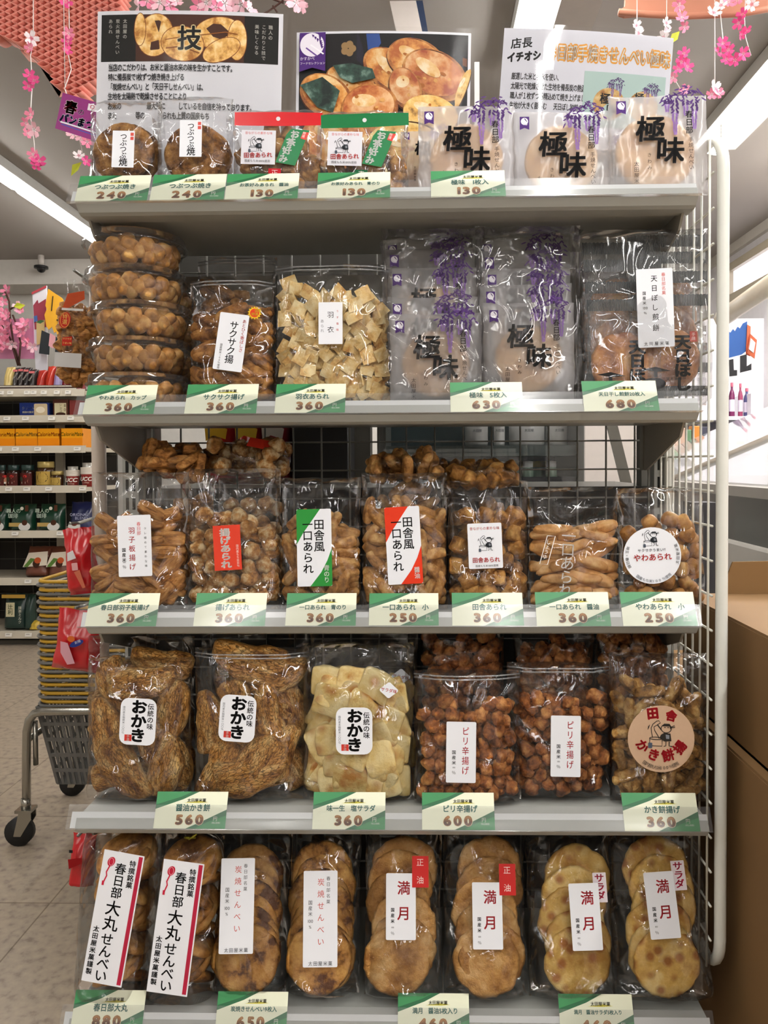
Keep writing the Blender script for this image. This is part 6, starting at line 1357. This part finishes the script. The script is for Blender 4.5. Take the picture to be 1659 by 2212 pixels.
# ================================================================ right side: cartons, freezer, bright shelves, window
CARD = mat('cardboard', '#80603a', rough=.75, vary=.06, vscale=14); CARD2 = mat('cardboard_shaded', '#7c5c34', rough=.8, vary=.06, vscale=14)  # second cardboard is toned darker for the shade on the raised flap
X1 = XP + .030; zl_ = PX(1613, 1648, X1).z; X2 = X1 + .016; zu = PX(1615, 1358, X2).z
def carton_box(what, x0, x1, y0, y1, z0, z1, open_top, nm='cardboard_box'):
    t = thing(nm, what, 'cardboard box', ((x0 + x1) / 2, (y0 + y1) / 2, z0), 'stacked cardboard boxes'); hx, hy, h = (x1 - x0) / 2, (y1 - y0) / 2, z1 - z0; th = .004
    mb = MB()
    for lo, hi in (((-hx, -hy, 0), (-hx + th, hy, h)), ((hx - th, -hy, 0), (hx, hy, h)), ((-hx + th, -hy, 0), (hx - th, -hy + th, h)), ((-hx + th, hy - th, 0), (hx - th, hy, h)), ((-hx, -hy, 0), (hx, hy, th))): mb.box(lo, hi)
    mb.build('walls', CARD, t)
    if open_top: return t, hx, hy, h, th
    for q in (-1, 1): mb = MB(); mb.box((min(0, q * hx) + .001, -hy, h), (max(0, q * hx) - .001, hy, h + th)); mb.build('flap', CARD, t)
    mb = MB(); mb.box((-.025, -hy, h + th), (.025, hy, h + th + .0006)); mb.build('tape', mat('parcel_tape', '#b79a6a', rough=.25, spec=.6), t)
    return t, hx, hy, h, th
carton_box('closed cardboard box on the floor beside the wire panel, under the open one', X1, X1 + .52, .62, 1.74, 0.0, zl_ - .0046, False)
t, hx, hy, h, th = carton_box('open cardboard box with raised rear flap, on top of the closed one', X2, X2 + .46, .66, 1.40, zl_, zu, False)
q = [P(u, v, 1.392) for u, v in ((1569, 1250), (1583, 1214), (1760, 1210), (1760, 1340), (1569, 1334))]; o = t.location; zt_ = zl_ + h + th + .0002
mb = MB(); mb.prism([(p.x - o.x, 1.392 - o.y, max(p.z, zt_) - o.z) for p in q], (0, .004, 0)); mb.build('raised_flap', CARD2, t)

# chest freezer
Xf = .86
fz = thing('chest_freezer', 'white chest freezer with a dark glass band and slanted glass lid beyond the wire panel', 'freezer', (Xf + .45, 2.75, 0)); o = fz.location
WHT = mat('freezer_white', '#d9d4cc', rough=.35, vary=.03)
y0_, y1_ = -.95, .95; zA, zB, zC = PX(1600, 1172, Xf).z, PX(1600, 1072, Xf).z, PX(1600, 1050, Xf).z
mb = MB(); mb.box((-.45, y0_, 0), (.45, y1_, zA)); ob = mb.build('body', WHT, fz); bevel(ob, .01)
mb = MB(); mb.box((-.44, y0_ + .01, zA), (.44, y1_ - .01, zB)); mb.build('glass_band', mat('dark_glass', '#39413f', rough=.08, spec=.7, vary=.25, vscale=5), fz)
mb = MB()
for lo, hi in (((-.46, y0_ - .01, zB), (-.40, y1_ + .01, zC)), ((.40, y0_ - .01, zB), (.46, y1_ + .01, zC)), ((-.40, y0_ - .01, zB), (.40, y0_ + .05, zC)), ((-.40, y1_ - .05, zB), (.40, y1_ + .01, zC))): mb.box(lo, hi)
mb.build('top_rim', mat('rim_grey', '#a7a199', rough=.3), fz)
mb = MB(); mb.prism([(-.42, y0_ + .1, zC), (-.42, y1_, zC), (.42, y1_, zC + .36), (.42, y0_ + .1, zC + .36)], (0, 0, .006)); mb.build('glass_lid', film('lid_glass', gloss=.12, haze=.20, haze_col='#dfe6ec', rough=.05, bump=0.0), fz)
for yy in (y0_ + .1, 0): mb = MB(); mb.tube([(-.43, yy, zC), (.43, yy, zC + .37)], .014, 8); mb.build('lid_bar', mat('bar_taupe', '#9a8f82', rough=.4), fz)
mb = MB(); mb.box((P(1500, 1100, 1.9).x, 1.90, 0), (P(1552, 1100, 1.9).x, 1.98, P(1520, 1086, 1.9).z)); o_ = tag(mb.build('dark_slab', mat('panel_charcoal', '#2e2d30', rough=.6)), 'charcoal slab added to fill the dark gap between the wire panel and freezer', 'panel')  # added slab filling a dark gap beside the freezer
# bright white shelving with bottles
YW = 4.3; KW = YW / FPX
ws = thing('white_shelving', 'bright white shelving unit with bottles beyond the freezer', 'shelving', (P(1590, 900, YW).x, YW, 0)); o = ws.location
WS = mat('shelf_white', '#eceaf0', rough=.4, vary=.02)
xa, xb = P(1440, 900, YW).x - o.x, P(1634, 900, YW).x - o.x
for v in (899, 972, 1060): zz = P(1600, v, YW).z; mb = MB(); mb.box((xa, 0, zz - .02), (xb, .4, zz)); mb.build('shelf_board', WS, ws)
for x in (xa, xb - .03): mb = MB(); mb.box((x, 0, 0), (x + .03, .4, P(1600, 850, YW).z)); mb.build('upright', WS, ws)
mb = MB(); mb.box((xa, .39, 0), (xb + .5, .41, P(1600, 660, YW).z)); mb.build('back_panel', WS, ws)
def bottle(what, u0, u1, v0, v1, body, cap, z, group, Y=YW + .05):
    x0, x1 = P(u0, 900, Y).x, P(u1, 900, Y).x; r = (x1 - x0) / 2; H = P(u0, v0, Y).z - z; t = thing('bottle', what, 'bottle', ((x0 + x1) / 2, Y + r, z), group)
    mb = MB(); mb.lathe([(0, 0), (r * .95, 0), (r, .006), (r, H * .62), (r * .8, H * .72), (r * .42, H * .8), (r * .40, H * .9)], n=18); mb.build('body', mat('bottle_' + body, body, rough=.25), t)
    mb = MB(); mb.lathe([(r * .5, H * .88), (r * .5, H), (0, H)], n=14); mb.build('cap', mat('bcap_' + cap, cap, rough=.4), t)
    mb = MB(); mb.lathe([(r * 1.01, H * .15), (r * 1.01, H * .5)], n=18); mb.build('label', mat('blabel_' + cap, '#cfc6d6', rough=.5), t)
z1 = P(1600, 899, YW).z + .001; z2 = P(1600, 972, YW).z + .001
for u0, u1, v0, c, d in ((1562, 1575, 822, '#5a1e5c', 'purple bottle half hidden by the wire panel tube'), (1577, 1589, 826, '#6a2450', 'purple bottle second on the bright white shelf'), (1596, 1606, 828, '#8a3a5a', 'reddish purple bottle in the middle of the bright shelf'), (1609, 1622, 838, '#4a4a78', 'blue violet bottle at the end of the bright shelf')): bottle(d, u0, u1, v0, 895, c, '#b0506a', z1, 'bottles on the bright white shelf')
for u0, u1, c, d in ((1470, 1490, '#2a2a30', 'black bottle behind the panel wires, first'), (1505, 1524, '#2a2a30', 'black bottle behind the panel wires, second'), (1574, 1590, '#3a3a40', 'grey black bottle on the lower bright shelf'), (1596, 1612, '#3a3a40', 'grey black bottle on the lower bright shelf end')): bottle(d, u0, u1, 914, 965, c, '#e4e4e8', z2, 'dark bottles on the lower bright shelf', YW + .16)
for u0, u1, d in ((1568, 1586, 'white box with a yellow mark on the lower bright shelf, by the tube'), (1588, 1614, 'white box with a yellow mark on the lower bright shelf, at its end')): carton('white_box', d, 'box', u0, u1, 930, 968, .08, '#dfe2ea', lambda F: F.rect(0, F.h * .55, F.w, F.h, '#b8bcc4').rect(4, F.h * .68, F.w - 5, F.h * .86, '#d8cc50'), 'white boxes on the lower bright shelf', Y=YW, zbase=z2, dy=.01)
# colourful goods behind the wires
YC = 3.78
cs = thing('goods_table', 'low white display table with colourful goods behind the panel wires', 'table', (P(1490, 1000, YC).x, YC, 0)); o = cs.location
xa, xb = P(1436, 1000, YC).x - o.x, P(1556, 1000, YC).x - o.x; za = P(1500, 978, YC).z
mb = MB(); mb.box((xa, 0, za - .03), (xb, .35, za)); mb.build('top', WS, cs)
for x in (xa, xb - .03): mb = MB(); mb.box((x, .02, 0), (x + .03, .05, za - .03)); mb.build('leg', WS, cs); mb = MB(); mb.box((x, .30, 0), (x + .03, .33, za - .03)); mb.build('leg', WS, cs)
for u0, u1, v0, c, d in ((1440, 1454, 940, '#7a9a6a', 'green printed pack'), (1455, 1472, 936, '#c0a898', 'pinkish pack'), (1473, 1488, 932, '#b89a88', 'brown patterned pack'), (1490, 1500, 936, '#5a7a58', 'green striped pack'), (1502, 1518, 928, '#c87a2c', 'orange pack'), (1520, 1538, 930, '#3a3a4a', 'navy pack')): carton('goods_pack', d + ' on the white display table behind the wires', 'pack', u0, u1, v0, 976, .06, c, None, 'packs on the white display table', Y=YC, zbase=za + .001, dy=.04)
for u0, u1, c, d in ((1440, 1452, '#4a7a3a', 'green cloth'), (1453, 1472, '#1c1a22', 'black cloth'), (1474, 1484, '#6a2a3a', 'wine coloured cloth'), (1486, 1502, '#c8a838', 'yellow cloth'), (1504, 1520, '#b08068', 'tan cloth'), (1522, 1542, '#a87a60', 'brown cloth')):
    x0, x1 = P(u0, 1000, YC).x, P(u1, 1000, YC).x; mb = MB(); n = 10; zt2, zb2 = za - .031, P(1500, 1046, YC).z
    for j in range(n): mb.add([(x0 + (x1 - x0) * j / n, YC + .004 + .006 * (j % 2), zt2), (x0 + (x1 - x0) * (j + 1) / n, YC + .004 + .006 * ((j + 1) % 2), zt2), (x0 + (x1 - x0) * (j + 1) / n, YC + .006 * ((j + 1) % 2), zb2), (x0 + (x1 - x0) * j / n, YC + .006 * (j % 2), zb2)], [(0, 1, 2, 3)])
    ob = tag(mb.build('hanging_cloth', mat('cloth_' + c, c, rough=.9)), d + ' hanging under the white display table edge', 'cloth', 'cloths hanging from the display table'); ob.modifiers.new('thick', 'SOLIDIFY').thickness = .003
# right wall with its window
XW = 2.05
W_R = mat('wall_right_paint', '#e9e6ea', rough=.7)
mb = MB(); zs, zh = PX(1610, 640, XW).z, CEIL - .12; yA, yB = 2.2, 5.2
mb.box((XW, -3.2, 0), (XW + .1, 6.2, zs)); mb.box((XW, -3.2, zh), (XW + .1, 6.2, CEIL)); mb.box((XW, -3.2, zs), (XW + .1, yA, zh)); mb.box((XW, yB, zs), (XW + .1, 6.2, zh)); structure('wall_right', mb, W_R)
mb = MB(); fw = .05
mb.box((XW - .03, yA, zs), (XW + .03, yB, zs + fw)); mb.box((XW - .03, yA, zh - fw), (XW + .03, yB, zh)); 
for yy in (yA, (yA + yB) / 2, yB - fw): mb.box((XW - .03, yy, zs + fw), (XW + .03, yy + fw, zh - fw))
mb.box((XW + .0, yA, zs), (XW + .006, yB, zh), 1)
structure('window_1', mb, [mat('window_frame_beige', '#b9ae98', rough=.4), mat('window_daylight', '#cfccd6', emit=1.1, vary=.03, vscale=1)])
mb = MB(); a, b_ = P(1560, 688, 3.2), P(1700, 590, 2.6); mb.tube([a, b_], .035, 8); mb.tube([a, (a.x, a.y, CEIL)], .01, 6); mb.tube([b_, (b_.x, b_.y, CEIL)], .01, 6); structure('trim_4', mb, mat('duct_beige', '#d8ccb8', rough=.4))
# cut-out sign hanging over the bright shelves
YS_ = 2.6
bs = board('cutout_sign', 'blue jagged cut-out sign with black legs hanging over the bright shelves', 'sign', [(1571, 722), (1575, 716), (1578, 719), (1584, 711), (1588, 716), (1594, 706), (1599, 710), (1606, 698), (1614, 694), (1613, 758), (1602, 766), (1571, 774)], YS_, '#2f62ae', extra=(('orange_edge', [(1613, 702), (1620, 706), (1619, 770), (1610, 766)], '#d8704a'), ('leg', [(1573, 778), (1582, 776), (1583, 800), (1590, 800), (1590, 812), (1574, 814)], '#1a1a1e'), ('leg', [(1596, 770), (1610, 766), (1610, 792), (1620, 786), (1620, 800), (1596, 806)], '#1a1a1e'), ('red_tag', [(1616, 722), (1631, 736), (1626, 776), (1610, 764)], '#c8603a'), ('white_tag', [(1617, 732), (1627, 742), (1623, 764), (1613, 756)], '#ece8e6')))
# ================================================================ hanging from the ceiling
STR = mat('clear_string', '#d8d0cc', rough=.3)
def garland(what, path, flowers, Y, leaves=(), q_off=0):
    k = Y / FPX; p0 = P(*path[0], Y); t = thing('blossom_garland', what, 'paper blossom garland', (p0.x, Y, CEIL), 'paper blossom garlands'); o = t.location; R = random.Random(int(path[0][0]))
    pts = [P(u, v, Y) - o for u, v in path]; mb = MB(); mb.tube([Vector((pts[0].x, 0, 0))] + pts, .0011, 5); mb.build('string', STR, t)
    for u, v, r, q in flowers: inst('blossom', BL[q], t, P(u, v, Y) - o + Vector((0, -.004, 0)), (R.uniform(-.5, .5), R.uniform(0, 6), R.uniform(-.8, .8)), (r * k,) * 3)
    for u, v in leaves: mb = MB(); l = P(u, v, Y) - o; mb.add([(-14 * k, 0, -14 * k), (-8 * k, -.006, 8 * k), (10 * k, 0, 16 * k), (4 * k, -.006, -4 * k)], [(0, 1, 2, 3)]); mb.build('leaf', LEAF, t, l)
YR = 1.75
garland('paper blossom garland hanging outermost at the pink lattice', [(72, -40), (72, 90), (66, 120), (70, 180), (66, 250), (74, 310), (76, 345)], [(70, 85, 16, 3), (66, 105, 12, 0), (66, 165, 14, 2), (76, 176, 13, 2), (64, 188, 13, 2), (68, 250, 15, 0), (58, 268, 13, 0), (76, 282, 17, 1), (62, 290, 12, 0), (74, 335, 14, 0), (86, 350, 16, 2), (80, 358, 13, 2)], YR)
garland('paper blossom garland hanging before the pink lattice beside the magenta tag', [(148, -40), (150, 70), (146, 110), (154, 150), (140, 190), (160, 250), (178, 330)], [(143, 6, 15, 2), (150, 74, 13, 0), (148, 92, 13, 2), (146, 110, 12, 2), (160, 290, 15, 1), (178, 296, 15, 1), (190, 308, 14, 0), (172, 338, 13, 3), (188, 350, 12, 2)], YR, leaves=((167, 366),))
for what, path, fl, lv in (('paper blossom garland with a green leaf, nearest the orange titled poster', [(1376, -40), (1376, 40), (1378, 80)], [(1374, 58, 13, 3), (1378, 74, 14, 3)], ()),
    ('paper blossom garland beside the poster corner with a yellow leaf', [(1440, -40), (1440, 40), (1432, 84), (1450, 160), (1474, 200)], [(1438, 52, 12, 3), (1432, 84, 15, 3), (1440, 70, 11, 1), (1452, 170, 12, 0), (1478, 196, 12, 0), (1476, 118, 14, 2), (1470, 136, 14, 2), (1484, 146, 15, 2), (1464, 150, 12, 2)], ((1458, 84),)),
    ('paper blossom garland hanging in the middle of the pink cluster', [(1470, -40), (1468, 20), (1478, 60)], [(1466, 12, 15, 0), (1472, 40, 14, 0), (1478, 60, 12, 0)], ()),
    ('paper blossom garland ending in deep pink blossoms over the panel', [(1560, -40), (1556, 30), (1562, 90), (1556, 120)], [(1540, 30, 17, 3), (1556, 14, 14, 3), (1572, 6, 15, 0), (1592, 2, 14, 0), (1560, 96, 15, 2), (1548, 116, 14, 2), (1572, 110, 14, 2), (1586, 132, 15, 2), (1604, 118, 15, 2), (1568, 130, 13, 2)], ()),
    ('paper blossom garland outermost of the pink cluster', [(1612, -40), (1608, 40), (1610, 80), (1622, 120)], [(1602, 34, 14, 2), (1594, 52, 14, 2), (1610, 70, 13, 2), (1600, 76, 12, 2), (1622, 12, 15, 3)], ()),
    ('single large pale blossom on a clear string low beside the wire panel', [(1544, -40), (1544, 150), (1544, 190)], [(1544, 194, 19, 3), (1536, 206, 13, 0), (1552, 204, 12, 0)], ())):
    garland(what, path, fl, YR + .15, lv)
# coral paper lattice
YL = 2.05; kl = YL / FPX
def inside(u, v, poly):
    c = False; j = len(poly) - 1
    for i in range(len(poly)):
        (x1, y1), (x2, y2) = poly[i], poly[j]
        if (y1 > v) != (y2 > v) and u < (x2 - x1) * (v - y1) / (y2 - y1) + x1: c = not c
        j = i
    return c
CORAL = mat('paper_coral', '#e88f80', rough=.7, vary=.05)
lat = thing('paper_lattice', 'coral honeycomb paper decoration hanging from the ceiling', 'paper decoration', (P(120, 60, YL).x, YL, CEIL)); o = lat.location
shape = [(-60, -90), (250, -90), (232, 30), (226, 130), (200, 150), (188, 176), (158, 182), (146, 205), (128, 210), (112, 180), (98, 160), (96, 140), (62, 132), (46, 112), (34, 86), (6, 78), (-60, 70)]
mb = MB(); dv, du = 12.0, 28.0; row = 0; v = -88.0
while v < 215:
    u = -60.0
    while u < 250:
        if inside(u + 2, v, shape):
            pts = []
            for s_ in (1, -1):
                seg = [(u + du * q / 6, v + s_ * (dv * .52) * math.sin(PI * q / 6) * (1 if True else 0)) for q in range(7)]
                if row % 2: seg = [(a + du / 2, b) for a, b in seg]
                P3 = [P(a, b, YL) - o for a, b in seg]
                vs = []
                for p in P3: vs += [(p.x, 0, p.z), (p.x, .07, p.z + .006)]
                mb.add(vs, [(2 * q, 2 * q + 2, 2 * q + 3, 2 * q + 1) for q in range(6)], 0, True)
        u += du
    v += dv * .55; row += 1
ob = mb.build('honeycomb', CORAL, lat); ob.modifiers.new('thick', 'SOLIDIFY').thickness = .0016
mb = MB(); mb.prism([P(u, v, YL + .075) - o for u, v in shape if v > -89] + [P(250, -88, YL + .075) - o, P(-60, -88, YL + .075) - o], (0, .002, 0)); mb.build('backing', mat('paper_coral_pale', '#f0bcb0', rough=.8), lat)
mb = MB(); mb.box((-.12, .02, P(120, -90, YL).z - CEIL), (.12, .05, 0)); mb.build('ceiling_fixing', mat('fix_white', '#d0c8c0'), lat)
fl = thing('paper_canopy', 'brownish coral paper canopy rolled at the ceiling over the garlands', 'paper decoration', (P(1500, 0, 1.95).x, 1.95, CEIL)); o = fl.location
q = [(1338, 22), (1350, 14), (1358, -120), (1700, -120), (1700, 10), (1600, 30), (1480, 36), (1400, 30), (1350, 34), (1338, 30)]
mb = MB(); mb.prism([P(u, v, 1.95) - o for u, v in q], (0, .012, 0)); mb.tube([P(u, v, 1.945) - o for u, v in ((1336, 26), (1400, 31), (1480, 35), (1600, 30), (1700, 12))], .008, 8); mb.build('canopy', mat('paper_terracotta', '#b87a60', rough=.7, vary=.12, vscale=9), fl)
mb = MB(); mb.box((-.10, 0, P(1500, -118, 1.95).z - CEIL - .02), (.10, .012, 0)); mb.build('ceiling_fixing', mat('fix_white', '#d0c8c0'), fl)
# pink blossoms over the first poster
b1 = branch('spray of pale pink blossoms on a dark twig above the first poster', [[(545, 48), (580, 22), (612, 4), (640, -16), (660, -60)], [(560, 36), (540, 20), (520, 8)], [(590, 16), (600, 30)], [(612, 4), (560, -10), (440, -14), (330, -12)]],
       [(300, 10, 22, 1), (318, 2, 20, 0), (330, 18, 18, 1), (345, 6, 20, 1), (366, 12, 20, 0), (382, 2, 18, 1), (430, 14, 20, 0), (446, 6, 20, 1), (466, 16, 17, 0), (486, 8, 22, 1), (500, 22, 20, 1), (520, 10, 20, 1), (536, 18, 20, 1), (546, 30, 14, 1), (640, 6, 22, 1), (652, 14, 16, 1), (626, -4, 16, 1), (510, 34, 12, 0)], 1.45)
mb = MB(); o = b1.location; p = P(660, -60, 1.45) - o; mb.tube([p, (p.x, p.y, CEIL - o.z)], .003, 6); mb.build('twig', mat('twig_brown', '#4a2a20'), b1)
# magenta tag on a string
YT_ = 1.6; F = Flat(104, 80)
F.poly([(18, 0), (104, 26), (104, 110), (0, 76)], mat('tag_magenta', '#8e1a74', rough=.4))
F.text('春', 24, 14, 30, '#f4e4ec', rot=14, w=.05).text('春', 24, 14, 30, '#d8285a', rot=14, w=.012).text('の', 52, 34, 14, '#e8e0f0', rot=14, w=.02)
F.text('パンまつり', 13, 42, 21, '#f0ecf4', rot=15, w=.07, sx=.92).text('パンまつり', 13, 42, 21, '#3a3a9a', rot=15, w=.012, sx=.92)
F.line([(12, 62), (50, 74), (104, 92)], 3, '#e8e8f0').line([(14, 67), (50, 80), (104, 98)], 2, '#4a58b0').poly([(74, 24), (104, 32), (104, 46), (71, 38)], '#e8dce4').ring(82, 32, 4, 4, 1.5, '#b02848', 14)
p = P(170, 240, YT_); t = thing('promotion_tag', 'tilted magenta promotion tag with white edged lettering hanging by the first poster', 'sign', (p.x, YT_, CEIL))
F.build('card', YT_ / FPX, t, (0, 0, p.z - CEIL)); s0 = P(140, 192, YT_); mb = MB(); mb.tube([(s0.x - p.x, .001, s0.z - CEIL), (s0.x - p.x, .001, 0)], .0008, 5); mb.build('string', STR, t)
# dome camera, hanging sign
p = P(89, 582, 5.2); t = thing('dome_camera', 'black dome security camera on the ceiling near the far wall', 'security camera', (p.x, 5.2, CEIL)); h = CEIL - P(89, 580, 5.2).z
mb = MB(); mb.lathe([(0, 0), (.02, 0), (.02, -h + .02), (0, -h + .02)], n=24); mb.build('mount', mat('fix_white', '#d0c8c0'), t); mb = MB(); mb.lathe([(.02, -h + .02), (.045, -h + .015), (.045, -h), (0, -h)], n=24); mb.build('plate', mat('cam_black', '#17181a', rough=.4), t)
mb = MB(); mb.lathe([(.028, -h), (.026, -h - .014), (.016, -h - .025), (0, -h - .03)], n=20); mb.build('dome', mat('cam_dome', '#0c0d10', rough=.1), t)
YH = 2.4; q = [P(u, v, YH) for u, v in ((826, -70), (884, -70), (914, 78), (858, 76))]; o = Vector((q[0].x, YH, CEIL)); t = thing('hanging_sign', 'slanted white board with a dark blue edge hanging behind the photo poster', 'sign', o)
mb = MB(); mb.prism([x - o for x in q], (0, .012, 0)); mb.build('panel', mat('sign_white', '#d8cfc8', rough=.5), t); mb = MB(); w = Vector((.024, 0, 0)); mb.prism([q[1] - o, q[1] - o + w, q[2] - o + w * .7, q[2] - o], (0, .014, 0)); mb.build('edge', mat('sign_navy', '#2c3a56', rough=.4), t)
mb = MB(); mb.tube([q[0] - o + Vector((.03, .006, 0)), (q[0].x - o.x + .03, .006, 0)], .003, 6); mb.build('hanger', STR, t)

# ---------------------------------------------------------------- tidy up
bpy.data.objects.remove(_to, do_unlink=True)
